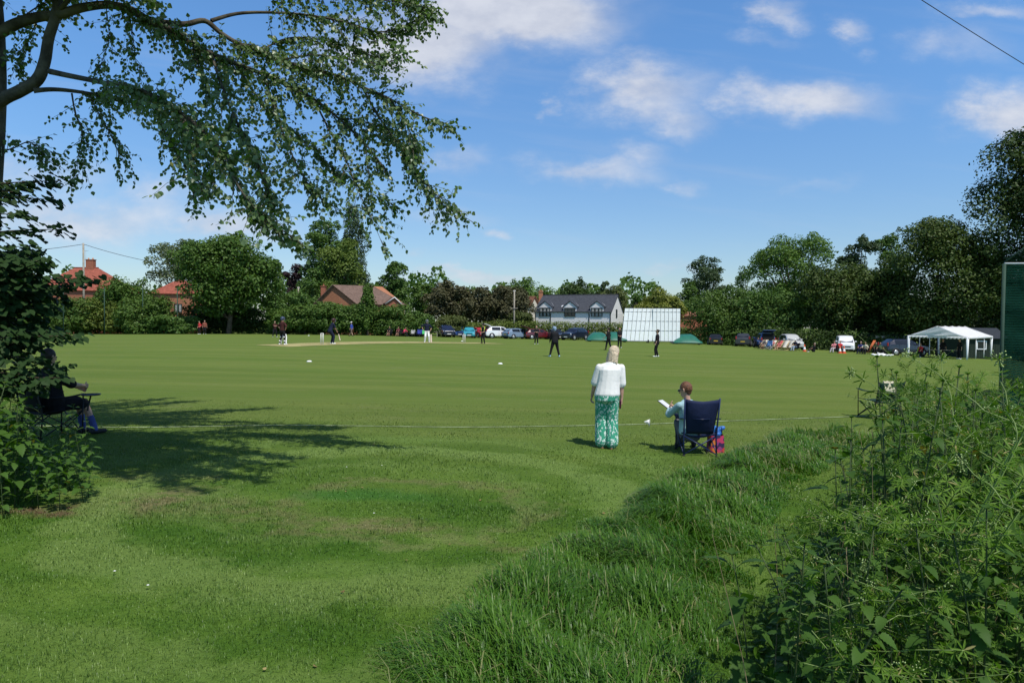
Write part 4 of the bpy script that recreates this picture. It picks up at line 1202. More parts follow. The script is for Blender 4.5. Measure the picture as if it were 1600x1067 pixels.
# ------------------------------------------------------------------ buildings
SLATE = mat('slate_roof', (.048, .052, .062), .65, .22, 3, .2, bump=.3)
BOARD = mat('grey_weatherboard', (.68, .655, .64), .7, .06, 4, .15)
DARKF = mat('dark_window_frame', (.018, .028, .028), .4, .1)
LEAD = mat('pale_flashing', (.55, .57, .60), .5, .08)
REDTILE = mat('red_roof_tile', (.27, .082, .055), .8, .22, 3, .15, bump=.5)
REDTILE_B = mat('weathered_roof_tile', (.22, .10, .065), .8, .25, 3, .15, bump=.5)
BROWNT = mat('brown_roof_tile', (.15, .10, .08), .85, .18, 3, .15, bump=.5)
BRICK = mat('red_brick', (.30, .115, .07), .85, .2, 9, .15)
BRICK2 = mat('orange_brick', (.34, .15, .085), .85, .18, 9, .15)
RENDER_W = mat('cream_render', (.62, .55, .45), .85, .08)
POT = mat('chimney_pot', (.42, .22, .13), .8, .15)
CURT = mat('curtain_cloth', (.30, .30, .28), .9, .2, 5)
GL = glass('window_glass', (.018, .022, .026))
def window(par, x, z, w, h, y, lights=3, curtain=False, name='window'):
    """casement in the plane y (facing -y)"""
    fr = MB(); t = .075
    for q in (-1, 1):
        fr.box((x + q * (w / 2 - t / 2), y - .03, z), (t, .10, h))
        fr.box((x, y - .03, z + q * (h / 2 - t / 2)), (w - 2 * t, .10, t))
    for k in range(1, lights):
        fr.box((x - w / 2 + w * k / lights, y - .03, z), (t, .10, h - 2 * t))
    f = fr.build(name, DARKF, par)
    MB().box((x, y - .012, z), (w - t, .016, h - t)).build('pane', GL, f)
    if curtain:
        for k in range(lights):
            MB().box((x - w / 2 + w * (k + .5) / lights, y - .026, z - .02), (w / lights * .55, .008, h - 2.4 * t)).build('curtain', CURT, f)
    return f
# the white house
D = 105.0
c0 = at(955, 487, D)
Wd, Dp, ang = 12.3, 9.6, rad(-20)
gzh = gz(c0.x, 100)
base = Vector((c0.x - Wd * math.cos(ang), c0.y - Wd * math.sin(ang), gzh))
H = thing('white_house', 'pale grey boarded house with a slate roof and three dormer windows behind the hedge', 'house', base, ang)
ez = c0.z - gzh
rz_ = at(973, 461.5, D + 4.1).z - gzh
wl = MB()
wl.prism([(0, -.3), (Dp, -.3), (Dp, ez), (Dp / 2, rz_ - .05), (0, ez)], 'x', 0, Wd)
for k in range(int(ez / .3)):                                   # shadow lines of the boards
    wl.box((Wd / 2, -.008, .2 + k * .3), (Wd - .02, .016, .27)); wl.box((Wd + .008, Dp / 2, .2 + k * .3), (.016, Dp - .02, .27))
wl.build('wall', BOARD, H)
sl = (rz_ - ez) / (Dp / 2)
rf = MB(); th = .12; ov = .2
for s in (0, 1):
    def Y_(q): return q if s == 0 else Dp - q
    lo = (-.35, Y_(-ov), ez - ov * sl + .06); hi = (-.35, Y_(Dp / 2), rz_ + .06)
    n_ = 20
    rows = [[(x_, Y_(-ov + (Dp / 2 + ov) * j / n_), ez + (-ov + (Dp / 2 + ov) * j / n_) * sl + .07 + (.012 if j % 2 else 0)) for x_ in (-.2, Wd + .12)] for j in range(n_ + 1)]
    if s: rows = [list(reversed(r)) for r in rows]
    rf.sheet(rows, th, False)
rf.tube([(-.2, Dp / 2, rz_ + .1), (Wd + .12, Dp / 2, rz_ + .1)], .09, 6)
R = rf.build('roof', SLATE, H)
g = MB(); g.box((Wd / 2, -ov - .04, ez - ov * sl + .03), (Wd + .2, .12, .1)); g.build('gutter', DARKF, H)
for x_ in (.08, 2.6, 8.85, Wd - .1):
    MB().tube([(x_, -.30, ez - .2), (x_, -.07, ez - .45), (x_, -.07, .0)], .075, 6).build('downpipe', DARKF, H)
for xc, cur in ((1.65, True), (5.75, False), (10.05, True)):
    dm = MB(); hw, zb, ze, za = 1.02, ez - .75, ez + .75, ez + 1.55
    front = -.03
    def roof_y(z): return (z - ez) / sl
    prof = [(xc - hw, zb), (xc + hw, zb), (xc + hw, ze), (xc, za), (xc - hw, ze)]
    dm.prism(prof, 'y', front, roof_y(za) + .1)
    do = dm.build('dormer', BOARD, H)
    dr = MB(); o_ = .16; e_ = .09
    for q in (-1, 1):
        a_ = [(xc + q * (hw + o_), front - .14, ze - o_ * .78 + .05), (xc, front - .14, za + .07)]
        b_ = [(xc + q * (hw + o_), roof_y(ze) + .15, ze - o_ * .78 + .05), (xc, roof_y(za) + .25, za + .07)]
        rows = [a_, b_] if q > 0 else [list(reversed(a_)), list(reversed(b_))]
        dr.sheet(rows, e_, False)
    dr.build('dormer_roof', SLATE, do)
    fl = MB()
    fl.tube([(xc + hw + .17, roof_y(ze) - .05, ze + .0), (xc + .0, roof_y(za) + .05, za + .12)], .05, 4)
    fl.build('flashing', LEAD, do)
    window(H, xc, ez - .10, 1.80, 1.40, front - .03, 3, cur)
MB().box((4.25, 1.25, ez + 1.25 * sl + .16), (.42, .55, .06), Matrix.Rotation(math.atan(sl), 3, 'X')).build('rooflight', LEAD, H)
# gable window
gw = MB(); yc = Dp * .42; zc = ez - .25
for q in (-1, 1):
    gw.box((Wd + .03, yc + q * .42, zc), (.1, .08, 1.35)); gw.box((Wd + .03, yc, zc + q * .635), (.1, .76, .08))
gw.box((Wd + .03, yc, zc), (.1, .06, 1.19))
f = gw.build('window', DARKF, H); MB().box((Wd + .026, yc, zc), (.016, .84, 1.27)).build('pane', GL, f)

def hip_house(label, px0, px1, d, eave_px, ridge_px, rz, depth_, wallm, roofm, hip=True, chim=None, chim_px=None, name='brick_house', windows=(), aerial=False, gable_trim=None):
    a = on(px0, d); wl_ = (px1 - px0) / F * d / math.cos(rz)
    t = thing(name, label, 'house', a, rz)
    ze = at((px0 + px1) / 2, eave_px, d).z - a.z; zr = at((px0 + px1) / 2, ridge_px, d + depth_ / 2).z - a.z
    mb = MB()
    if hip:
        mb.box((wl_ / 2, depth_ / 2, ze / 2 - .2), (wl_ - .6, depth_ - .6, ze + .4))
    else:
        mb.prism([(.3, -.3), (depth_ - .3, -.3), (depth_ - .3, ze), (depth_ / 2, zr - .08), (.3, ze)], 'x', .25, wl_ - .25)
    mb.build('wall', wallm, t)
    rf = MB(); i_ = depth_ / 2 if hip else 0
    A_, B_, C_, D_ = (0, 0, ze), (wl_, 0, ze), (wl_, depth_, ze), (0, depth_, ze)
    R0, R1 = (i_, depth_ / 2, zr), (wl_ - i_, depth_ / 2, zr)
    def sl_(p, q, r, s):
        p, q, r, s = map(Vector, (p, q, r, s))
        n_ = 14; rows = []
        for j in range(n_ + 1):
            f_ = j / n_
            l_, r_ = p.lerp(s, f_), q.lerp(r, f_)
            k = Vector((0, 0, .02 if j % 2 else 0))
            rows.append([l_ + k, l_.lerp(r_, .5) + k, r_ + k])
        rf.sheet(rows, .10, False)
    sl_(A_, B_, R1, R0); sl_(C_, D_, R0, R1)
    if hip:
        sl_(B_, C_, R1, R1); sl_(D_, A_, R0, R0)
    rf.tube([(R0[0], R0[1], zr + .05), (R1[0], R1[1], zr + .05)], .1, 6)
    roof = rf.build('roof', roofm, t)
    if gable_trim:
        for xx in (.0, wl_):
            g_ = MB(); g_.tube([(xx, -.02, ze - .05), (xx, depth_ / 2, zr - .03), (xx, depth_ + .02, ze - .05)], .11, 4); g_.build('bargeboard', gable_trim, t)
    if chim:
        cx, cw, ch = chim
        cm = MB(); cm.box((cx, depth_ * .5, zr + ch / 2 - .35), (cw, .65, ch + .7)); cm.box((cx, depth_ * .5, zr + ch + .05), (cw + .14, .79, .10))
        co = cm.build('chimney', BRICK, roof)
        for q in (-.25, .25):
            pass
        pots = MB()
        for q in (-cw * .28, cw * .28):
            pots.lathe([(.0, zr + ch + .35), (.10, zr + ch + .35), (.12, zr + ch + .1)], (cx + q, depth_ * .5, 0), 8)
        pots.build('chimney_pots', POT, t)
        if aerial:
            ae = MB(); x_, y_ = cx - cw / 2 - .05, depth_ * .5 - .2
            ae.tube([(x_, y_, zr + .1), (x_, y_, zr + ch + 1.5)], .025, 5)
            ae.tube([(x_ - .5, y_, zr + ch + 1.45), (x_ + .35, y_, zr + ch + 1.45)], .015, 4)
            for q in range(5): ae.tube([(x_ - .4 + q * .17, y_ - .3, zr + ch + 1.45), (x_ - .4 + q * .17, y_ + .3, zr + ch + 1.45)], .01, 4)
            ae.build('aerial', mat('wire_grey', (.3, .3, .3), .5), t)
    for (x_, z_, w_, h_) in windows:
        window(t, x_, z_, w_, h_, .3, 2, True)
    return t
hip_house('red-brick house with a hipped red tile roof and tall chimney behind the utility pole', 44, 172, 104, 454, 419, rad(-4), 8.5, BRICK, REDTILE, True, (7.0, 1.25, 1.25), None, windows=((4.0, 3.6, 1.5, 1.1), (8.8, 3.6, 1.5, 1.1)), aerial=True)
hip_house('smaller red-roofed house at the left edge of the big dark tree', 231, 300, 108, 459, 436, rad(-6), 6.5, BRICK2, REDTILE, True, None, windows=((4.9, 4.0, 1.3, 1.3), (2.6, 4.0, 1.0, 1.2)))
# bungalow: brick gable towards the left, brown tiles
def bungalow():
    d = 104
    a = on(494, d); rz = rad(-28)
    t = thing('brick_bungalow', 'brown-roofed brick bungalow peeping over the hedge with a small white-edged gable', 'house', a, 0)
    def L(px, py, dd):
        return at(px, py, dd) - a
    # gable triangle plane: left 494..552 facing the field, ridge runs back to the right
    gl, gr, ap = L(494, 474, 104), L(556, 474, 102), L(521, 446, 103)
    ap.y = (gl.y + gr.y) / 2
    z0 = -.2
    wid = (gr - gl); wid.z = 0
    perp = Vector((-wid.y, wid.x, 0)).normalized()
    run = perp * 2.6 + Vector((6.1, 0, 0))
    ez_ = (gl.z + gr.z) / 2; gl.z = gr.z = ez_
    def wall(p, q, b):
        b.add([Vector((p.x, p.y, z0)), Vector((q.x, q.y, z0)), q, p], [(0, 1, 2, 3)])
    w = MB()
    gl2, gr2, ap2 = gl + run, gr + run, ap + run
    vs = [Vector((gl.x, gl.y, z0)), Vector((gr.x, gr.y, z0)), gr, ap, gl, Vector((gl2.x, gl2.y, z0)), Vector((gr2.x, gr2.y, z0)), gr2, ap2, gl2]
    w.add(vs, [(0, 1, 2, 3, 4), (9, 8, 7, 6, 5), (1, 6, 7, 2), (0, 4, 9, 5), (2, 7, 8, 3), (4, 3, 8, 9)])
    w.build('wall', BRICK2, t)
    rf = MB(); up = Vector((0, 0, .09)); ext = wid.normalized() * .35; drop = Vector((0, 0, -.22)); outw = -perp * .3
    for e_, sg in ((gr, 1), (gl, -1)):
        p0, p1 = e_ + ext * sg + drop + up + outw, e_ + ext * sg + drop + up + run
        q0, q1 = ap + up + outw, ap + up + run * .80
        rows = []
        for j in range(13):
            k = Vector((0, 0, .02 if j % 2 else 0)); f_ = j / 12
            l_, r_ = p0.lerp(q0, f_) + k, p1.lerp(q1, f_) + k
            rows.append([l_, l_.lerp(r_, .5), r_] if sg > 0 else [r_, l_.lerp(r_, .5), l_])
        rf.sheet(rows, .1, False)
    # hipped right end
    p0, p1, q = gr + ext + drop + up + run, gl - ext + drop + up + run, ap + up + run * .80
    rows = []
    for j in range(9):
        f_ = j / 8; rows.append([p0.lerp(q, f_), p0.lerp(q, f_).lerp(p1.lerp(q, f_), .5), p1.lerp(q, f_)])
    rf.sheet(rows, .1, False)
    roof = rf.build('roof', BROWNT, t)
    ch = MB(); c = L(505.5, 452, 105.5)
    ch.box((c.x, c.y, c.z - .6), (.68, .68, 2.0)); ch.box((c.x, c.y, c.z + .44), (.82, .82, .1)); ch.lathe([(.09, c.z + .8), (.12, c.z + .5)], (c.x, c.y, 0), 8)
    ch.build('chimney', BRICK, roof)
    # small wing with a white bargeboard
    b = MB(); l, r, tp = L(604, 474, 101.5), L(626, 474, 101.5), L(617, 465, 101.5)
    l.z = r.z = min(l.z, r.z); bk = Vector((-1.6, 4.2, 0))
    b.add([Vector((l.x, l.y, z0)), Vector((r.x, r.y, z0)), r, tp, l, Vector((l.x, l.y, z0)) + bk, Vector((r.x, r.y, z0)) + bk, r + bk, tp + bk, l + bk], [(0, 1, 2, 3, 4), (9, 8, 7, 6, 5), (1, 6, 7, 2), (0, 4, 9, 5), (2, 7, 8, 3), (4, 3, 8, 9)])
    b.build('wing_wall', BRICK, t)
    wr = MB(); f2 = Vector((0, -.15, .06)); dl = Vector((-.15, 0, -.1)); dr_ = Vector((.15, 0, -.1))
    wr.sheet([[l + f2 + dl, l + bk + dl], [tp + f2, tp + bk + Vector((0, 0, .06))]], .08, False); wr.sheet([[tp + f2, tp + bk + Vector((0, 0, .06))], [r + f2 + dr_, r + bk + dr_]], .08, False)
    wr.build('wing_roof', BROWNT, t)
    bb = MB(); q = Vector((0, -.2, .02))
    bb.tube([l + q + dl, tp + q + Vector((0, 0, .02)), r + q + dr_], .085, 4); bb.build('bargeboard', WHITE, t)
bungalow()
# old house behind the copper trees
def old_house():
    d = 128; a = on(800, d)
    t = thing('old_house', 'old tiled house with a cream gable half hidden left of the white house', 'house', a)
    def L(px, py, dd=d): return at(px, py, dd) - a
    w = MB()
    l, r, ap = L(831, 480), L(843, 480), L(837, 463.5); bk = Vector((-5.5, 2, 0)); z0 = -.2
    l.z = r.z = L(837, 477).z
    w.add([Vector((l.x, l.y, z0)), Vector((r.x, r.y, z0)), r, ap, l, Vector((l.x, l.y, z0)) + bk, Vector((r.x, r.y, z0)) + bk, r + bk, ap + bk, l + bk], [(0, 1, 2, 3, 4), (9, 8, 7, 6, 5), (1, 6, 7, 2), (0, 4, 9, 5)])
    w.build('wall', RENDER_W, t)
    rf = MB(); u_ = Vector((0, -.2, .08))
    rf.sheet([[l + u_ + Vector((-.2, 0, -.25)), l + bk + Vector((-.2, 0, -.25))], [ap + u_, ap + bk + Vector((0, 0, .08))]], .1, False)
    rf.sheet([[ap + u_, ap + bk + Vector((0, 0, .08))], [r + u_ + Vector((.2, 0, -.25)), r + bk + Vector((.2, 0, -.25))]], .1, False)
    R = rf.build('roof', REDTILE_B, t)
    for px, py in ((808, 458), (845, 459)):
        c = L(px, py, d + 2)
        m_ = MB(); m_.box((c.x, c.y, c.z - .9), (.8, .7, 2.4)); m_.box((c.x, c.y, c.z + .34), (.95, .85, .12)); m_.lathe([(.1, c.z + .75), (.13, c.z + .4)], (c.x - .15, c.y, 0), 8); m_.lathe([(.1, c.z + .75), (.13, c.z + .4)], (c.x + .2, c.y, 0), 8)
        m_.build('chimney', BRICK2, R)
old_house()
# low brick wall end seen right of the sightscreen
def cottage():
    d = 116; a = on(1060, d)
    t = thing('red_brick_cottage', 'low red-brick building just showing between sightscreen and hawthorn', 'house', a)
    z = at(1075, 493, d).z - a.z
    MB().box((2.2, 2, z / 2), (5.2, 4, z)).build('wall', BRICK, t)
    MB().sheet([[(-.6, -.3, z - .05), (5, -.3, z - .05)], [(-.6, 2, z + .7), (5, 2, z + .7)], [(-.6, 4.3, z - .05), (5, 4.3, z - .05)]], .1, False).build('roof', REDTILE_B, t)
cottage()

# ------------------------------------------------------------------ poles and wires
POLE = mat('weathered_pole', (.28, .25, .20), .85, .15, 3)
WIREM = mat('black_wire', (.03, .03, .035), .6)
GREENP = mat('green_post_paint', (.028, .06, .042), .8, .1)
def pole(label, px, d, top, r, arm=0, group='wooden utility poles', cap=False):
    p = on(px, d); h = at(px, top, d).z - p.z
    t = thing('utility_pole', label, 'pole', p, 0, group)
    MB().tube([(0, 0, -.3), (0, 0, h * .5), (0, 0, h)], [r, r * .9, r * .78], 8).build('post', POLE, t)
    ins = MB()
    ins.tube([(-.12, 0, h - .25), (.12, 0, h - .25)], .04, 5)
    for q in (-.12, .12): ins.lathe([(.05, h - .2), (.06, h - .12), (.03, h - .06)], (q, 0, 0), 8)
    ins.build('insulator', LEAD, t)
    if arm:
        MB().box((0, -r - .04, h * arm), (1.0, .1, .1)).build('crossarm', POLE, t)
    return p + Vector((0, 0, h - .15))
w1 = pole('tall bare wooden pole before the hipped red roof, carrying the wires', 131, 100, 380, .16)
w2 = pole('thin wooden pole with a short crossarm in front of the copper trees', 803, 101, 453, .13, .62)
w3 = pole('short stub of a pole above the hedge right of the big dark tree', 466, 100, 448, .12)
def wire(name, label, a, b, sag, r):
    a, b = Vector(a), Vector(b)
    pts = [a.lerp(b, i / 16) - Vector((0, 0, sag * 4 * (i / 16) * (1 - i / 16))) for i in range(17)]
    o = MB().tube([p - a for p in pts], r, 5).build(name, WIREM)
    o.location = a
    tag(o, label, 'wire', 'overhead wires')
wire('overhead_wire', 'thin overhead wire running left from the bare pole before the red roof', w1, at(-60, 398, 96), .3, .035)
wire('overhead_wire', 'thin overhead wire sagging right from the bare pole to the pale tree', w1, at(330, 420, 112), .7, .035)
wire('overhead_wire', 'single black wire crossing the top right corner of the sky', at(1340, -65, 13), at(1720, 172, 16), .05, .008)
for px, top, lab in ((163, 450, 'leftmost green steel post of the left boundary, right of the utility pole'), (223, 449, 'green steel post of the left boundary between the two red roofs'), (277, 450, 'green steel post of the left boundary at the edge of the big dark tree'), (99, 446, 'green steel post of the left boundary in front of the hipped roof')):
    p = on(px, 86.2); h = at(px, top, 86.2).z - p.z
    o = MB().tube([(0, 0, -.2), (0, 0, h)], .06, 6).build('fence_post', GREENP); o.location = p
    tag(o, lab, 'post', 'green steel posts along the left boundary')

# ------------------------------------------------------------------ sightscreen and pitch covers
SCR = mat('sightscreen_slats', (.80, .82, .82), .55, .04, 3)
SCRF = mat('sightscreen_frame', (.20, .22, .23), .6, .1)
RUB = mat('black_rubber', (.015, .015, .016), .85, .2)
def screen_panel(t, x0, x1, lean, cols, Hs, ybase):
    """a rack of white slats on a wheeled frame; lean tips it back at the top"""
    top = Hs
    for k in range(cols):
        mb = MB(); a = x0 + (x1 - x0) * k / cols + .022; b = x0 + (x1 - x0) * (k + 1) / cols - .022
        z0 = .28
        for (za, zb) in ((z0, z0 + (top - z0) * .305), (z0 + (top - z0) * .315, z0 + (top - z0) * .60), (z0 + (top - z0) * .61, z0 + (top - z0) * .885), (z0 + (top - z0) * .895, top)):
            s = lambda z: lean[0] * z / top
            yk = lambda z: ybase + lean[1] * z / top
            mb.add([(a + s(za), yk(za), za), (b + s(za), yk(za), za), (b + s(zb), yk(zb), zb), (a + s(zb), yk(zb), zb), (a + s(za), yk(za) + .03, za), (b + s(za), yk(za) + .03, za), (b + s(zb), yk(zb) + .03, zb), (a + s(zb), yk(zb) + .03, zb)],
                   [(0, 1, 2, 3), (7, 6, 5, 4), (0, 4, 5, 1), (3, 2, 6, 7), (0, 3, 7, 4), (1, 5, 6, 2)])
        mb.build('slat', SCR, t)
    fr = MB(); br = MB()
    for fz in (.02, .31, .605, .89, .995):
        z = .28 + (top - .28) * fz
        fr.tube([(x0 + lean[0] * z / top, ybase + .07 + lean[1] * z / top, z), (x1 + lean[0] * z / top, ybase + .07 + lean[1] * z / top, z)], .035, 5)
        if .1 < fz < .95:
            for k in range(cols):
                xm = x0 + (x1 - x0) * (k + 1) / cols - .04 + lean[0] * z / top
                br.box((xm - .1, ybase - .012 + lean[1] * z / top, z + .02), (.19, .02, .06))
    for x_ in (x0 + .05, (x0 + x1) / 2, x1 - .05):
        fr.tube([(x_, ybase + .1, .25), (x_ + lean[0], ybase + .1 + lean[1], top)], .04, 5)
        fr.tube([(x_, ybase + 1.5, .2), (x_ + lean[0] * .8, ybase + .12 + lean[1] * .8, top * .8)], .035, 5)
        fr.tube([(x_, ybase - .05, .22), (x_, ybase + 1.6, .22)], .045, 5)
    fr.tube([(x0, ybase + .05, .22), (x1, ybase + .05, .22)], .06, 5); fr.tube([(x0, ybase + 1.5, .22), (x1, ybase + 1.5, .22)], .06, 5)
    fr.build('frame', SCRF, t); br.build('brackets', SCRF, t)
    for x_ in (x0 + .5, x1 - .45):
        for y_ in (ybase + .02, ybase + 1.5):
            w = MB(); w.lathe([(.0, -.07), (.12, -.07), (.20, -.06), (.22, 0), (.20, .06), (.12, .07), (0, .07)], (x_, y_, .21), 14, 'x'); w.build('wheel', RUB, t)
p = on(1017, 85)
S = thing('sightscreen', 'big white slatted sightscreen of two panels on wheels', 'sightscreen', p, rad(-4))
Hs = at(1017, 482, 85).z - p.z
screen_panel(S, -3.65, .15, (.42, .35), 7, Hs, 0)
screen_panel(S, .22, 3.6, (.0, .12), 7, Hs, .05)
COVER = mat('green_cover_sheet', (.020, .125, .085), .38, .12, 2, .4, bump=.25, bscale=2)
def cover(label, px0, px1, d, top, rz):
    a = on((px0 + px1) / 2, d); w = (px1 - px0) / F * d; h = at((px0 + px1) / 2, top, d).z - a.z
    t = thing('pitch_cover', label, 'cover', a, rz, 'green covers either side of the sightscreen')
    rows = []
    for i in range(13):
        f = i / 12; x_ = -w / 2 + w * f
        e = min(1, min(f, 1 - f) * 3.4) ** .6
        hh = .25 + (h - .25) * e
        rows.append([(x_, -1.6, .18), (x_, -1.55, .28), (x_ * .97, -.7, hh * .72 + .05), (x_ * .95, 0, hh + random.uniform(-.02, .02)), (x_ * .97, .7, hh * .72 + .05), (x_, 1.55, .28), (x_, 1.6, .18)])
    MB().sheet(rows, .04).build('canopy_sheet', COVER, t)
    f = MB(); f.tube([(-w / 2, -1.55, .17), (w / 2, -1.55, .17), (w / 2, 1.55, .17), (-w / 2, 1.55, .17), (-w / 2, -1.55, .17)], .05, 5); f.build('frame', SCRF, t)
    for x_ in (-w / 2 + .4, w / 2 - .4):
        for y_ in (-1.5, 1.5):
            MB().lathe([(0, -.05), (.13, -.05), (.15, 0), (.13, .05), (0, .05)], (x_, y_, .14), 12, 'y').build('wheel', RUB, t)
cover('green domed cover to the left of the sightscreen, nearer the navy car', 916, 952, 84, 519.5, rad(-3))
cover('green domed cover tucked against the left end of the sightscreen', 944, 976, 86.5, 519, rad(3))
cover('green sloping cover sticking out right of the sightscreen', 1050, 1094, 85.5, 522.5, rad(-6))

# ------------------------------------------------------------------ marquee, shed and pavilion
CANV = mat('marquee_canvas', (.86, .86, .86), .6, .03, 3, .2)
_nt = CANV.node_tree; _b = NB(_nt); _p = _nt.nodes['Principled BSDF']; _t = _b.n('ShaderNodeBsdfTranslucent'); _t.inputs[0].default_value = (.85, .85, .86, 1)
_m = _b.n('ShaderNodeMixShader'); _m.inputs[0].default_value = .40; _b.link(_p.outputs[0], _m.inputs[1]); _b.link(_t.outputs[0], _m.inputs[2]); _b.link(_m.outputs[0], _nt.nodes['Material Output'].inputs[0])
CANV_P = mat('marquee_pole_sleeve', (.70, .71, .72), .6, .06, 3)
def marquee():
    a = on(1513, 58)
    gl = on(1419, 61.1)
    fv = (gl - a); fv.z = 0; w = fv.length
    rz = math.atan2(fv.y, fv.x) - math.pi / 2          # local y runs across the front gable, local x runs back
    t = thing('marquee', 'white open-sided marquee with a scalloped edge under the dark trees', 'marquee', a, rz + 0)
    Lh, hz = 12.0, 1.93
    up = at(1467.5, 509.5, 59.5).z - a.z
    # local frame: x back along the tent, y across
    def sgn(v): return v
    drop = gl.z - a.z
    rf = MB(); n = 24
    def ridge(x): return up - .07 * math.sin(math.pi * (x / 3 % 1)) - .02 * x / 12
    def eave(x): return hz - .05 * math.sin(math.pi * (x / 3 % 1))
    for sd in (0, 1):
        rows = []
        for j in range(9):
            f = j / 8
            row = []
            for i in range(n + 1):
                x_ = Lh * i / n
                y_ = f * w / 2 if sd == 0 else w - f * w / 2
                z_ = eave(x_) + (ridge(x_) - eave(x_)) * f - .07 * math.sin(math.pi * f) - .03 * math.sin(x_ * 4 + f * 6) * math.sin(math.pi * f) + drop * (y_ / w)
                row.append((-x_ if False else x_, y_, z_))
            rows.append(row)
        if sd == 1: rows = [list(reversed(r)) for r in rows]
        rf.sheet(rows, .012)
    roof = rf.build('roof', CANV, t)
    for x_, nm in ((0, 1), (Lh, -1)):
        rows = []
        for j in range(8):
            f = j / 7; row = []
            for i in range(13):
                g_ = i / 12; y_ = w * (f / 2 + g_ * (1 - f))
                z_ = eave(0) - .02 + (ridge(0) - eave(0) - .03) * f + drop * (y_ / w)
                row.append((x_ - nm * .03 + .05 * math.sin(f * 13 + g_ * 9) * math.sin(math.pi * g_) * (1 - f), y_, z_))
            rows.append(row)
        MB().sheet(rows, .01).build('gable', CANV, t)
    va = MB()
    def val(p0, p1, k):
        p0, p1 = Vector(p0), Vector(p1); rows = [[], []]
        m_ = k * 6
        for i in range(m_ + 1):
            q = p0.lerp(p1, i / m_)
            rows[0].append(q); rows[1].append(q - Vector((0, 0, .10 + .11 * abs(math.sin(math.pi * i / 6)))))
        va.sheet(rows, .01)
    val((-.05, -.04, hz), (-.05, w + .04, hz + drop), 16); val((-.04, -.05, hz), (Lh, -.05, hz), 40); val((-.04, w + .05, hz + drop), (Lh, w + .05, hz + drop), 40); val((Lh + .05, 0, hz), (Lh + .05, w, hz + drop), 16)
    va.build('valance', CANV, t)
    for x_ in (.05, 4, 8, Lh - .05):
        for y_, dz in ((.05, 0), (w - .05, drop)):
            gzl = -.1
            MB().tube([(x_, y_, dz - .05), (x_, y_, dz + .5), (x_, y_, dz + hz - .05)], [.07, .075, .12] if x_ < .1 or x_ > Lh - .2 else [.035, .035, .035], 8).build('leg', CANV_P, t)
    fr = MB()
    for y_, dz in ((.05, 0), (w - .05, drop)):
        fr.tube([(0.05, y_, dz + hz - .08), (Lh - .05, y_, dz + hz - .08)], .025, 5)
    fr.tube([(.1, w / 2, up - .15), (Lh - .1, w / 2, up - .15)], .025, 5)
    fr.build('frame', SCRF, t)
    return t, a, rz, w
M_, ma, mrz, mw = marquee()
SHED = mat('shed_dark_green', (.016, .028, .018), .8, .2, 5)
FELT = mat('roof_felt', (.022, .028, .038), .8, .2, 5)
def shed(label, px0, px1, d, top, name, wallm, roofm, dep=4, over=.3, gab=.6, door=True, frame=True):
    a = on(px0, d); w = (px1 - px0) / F * d; h = at(px0, top, d).z - a.z
    t = thing(name, label, 'shed', a, rad(-6))
    mb = MB(); mb.box((w / 2, dep / 2, h / 2 - .1), (w, dep, h + .2))
    for k in range(int(w / .25)): mb.box((.12 + k * .25, -.01, h / 2), (.23, .02, h - .06))
    mb.build('wall', wallm, t)
    MB().sheet([[(-over, -over, h - .02), (w + over, -over, h - .02)], [(-over, dep / 2, h + gab), (w + over, dep / 2, h + gab)], [(-over, dep + over, h - .02), (w + over, dep + over, h - .02)]], .08, False).build('roof', roofm, t)
    return t, w, h
t, w, h = shed('dark green shed behind the marquee with a white-framed window', 1506, 1566, 74, 528, 'garden_shed', SHED, FELT, gab=1.1)
f = MB(); wx, wz = (1532 - 1506) / F * 74, h - .75
f.box((wx - .45, -.05, wz), (.09, .08, .95)); f.box((wx + .45, -.05, wz), (.09, .08, .95)); f.box((wx, -.05, wz - .43), (.81, .08, .09)); f.box((wx, -.05, wz + .43), (.81, .08, .09))
fo = f.build('window', WHITE, t); MB().box((wx, -.03, wz), (.84, .02, .86)).build('pane', GL, fo)
t, w, h = shed('small flat-roofed pavilion hut with pale fascia boards behind the heap of white cloth', 1361, 1412, 86, 525, 'pavilion_hut', SHED, FELT, gab=.15)
MB().box((w * .28, -.38, h - .1), (w * .42, .06, .28)).build('fascia', RENDER_W, t)
MB().box((w * .80, -.38, h - .1), (w * .40, .06, .24)).build('fascia', RENDER_W, t)
MB().box((w * .16, -.06, h * .52), (.85, .04, 1.15)).build('notice_board', mat('notice_board', (.62, .50, .44), .7, .25, 6), t)
window(t, w * .62, h * .55, 1.4, 1.0, -.04, 2)
o = MB(); o.tube([(-.35, 0, 0), (.55, .15, 1.45)], .09, 6); o.tube([(-.15, .1, 0), (.75, .25, 1.45)], .07, 6); o.tube([(.1, .05, .7), (.3, .15, .7)], .05, 6)
tag(o.build('barrier', mat('orange_barrier', (.42, .10, .03), .6, .2)), 'rust orange folded barrier leaning against the pavilion hut', 'barrier').location = on(1360, 82)

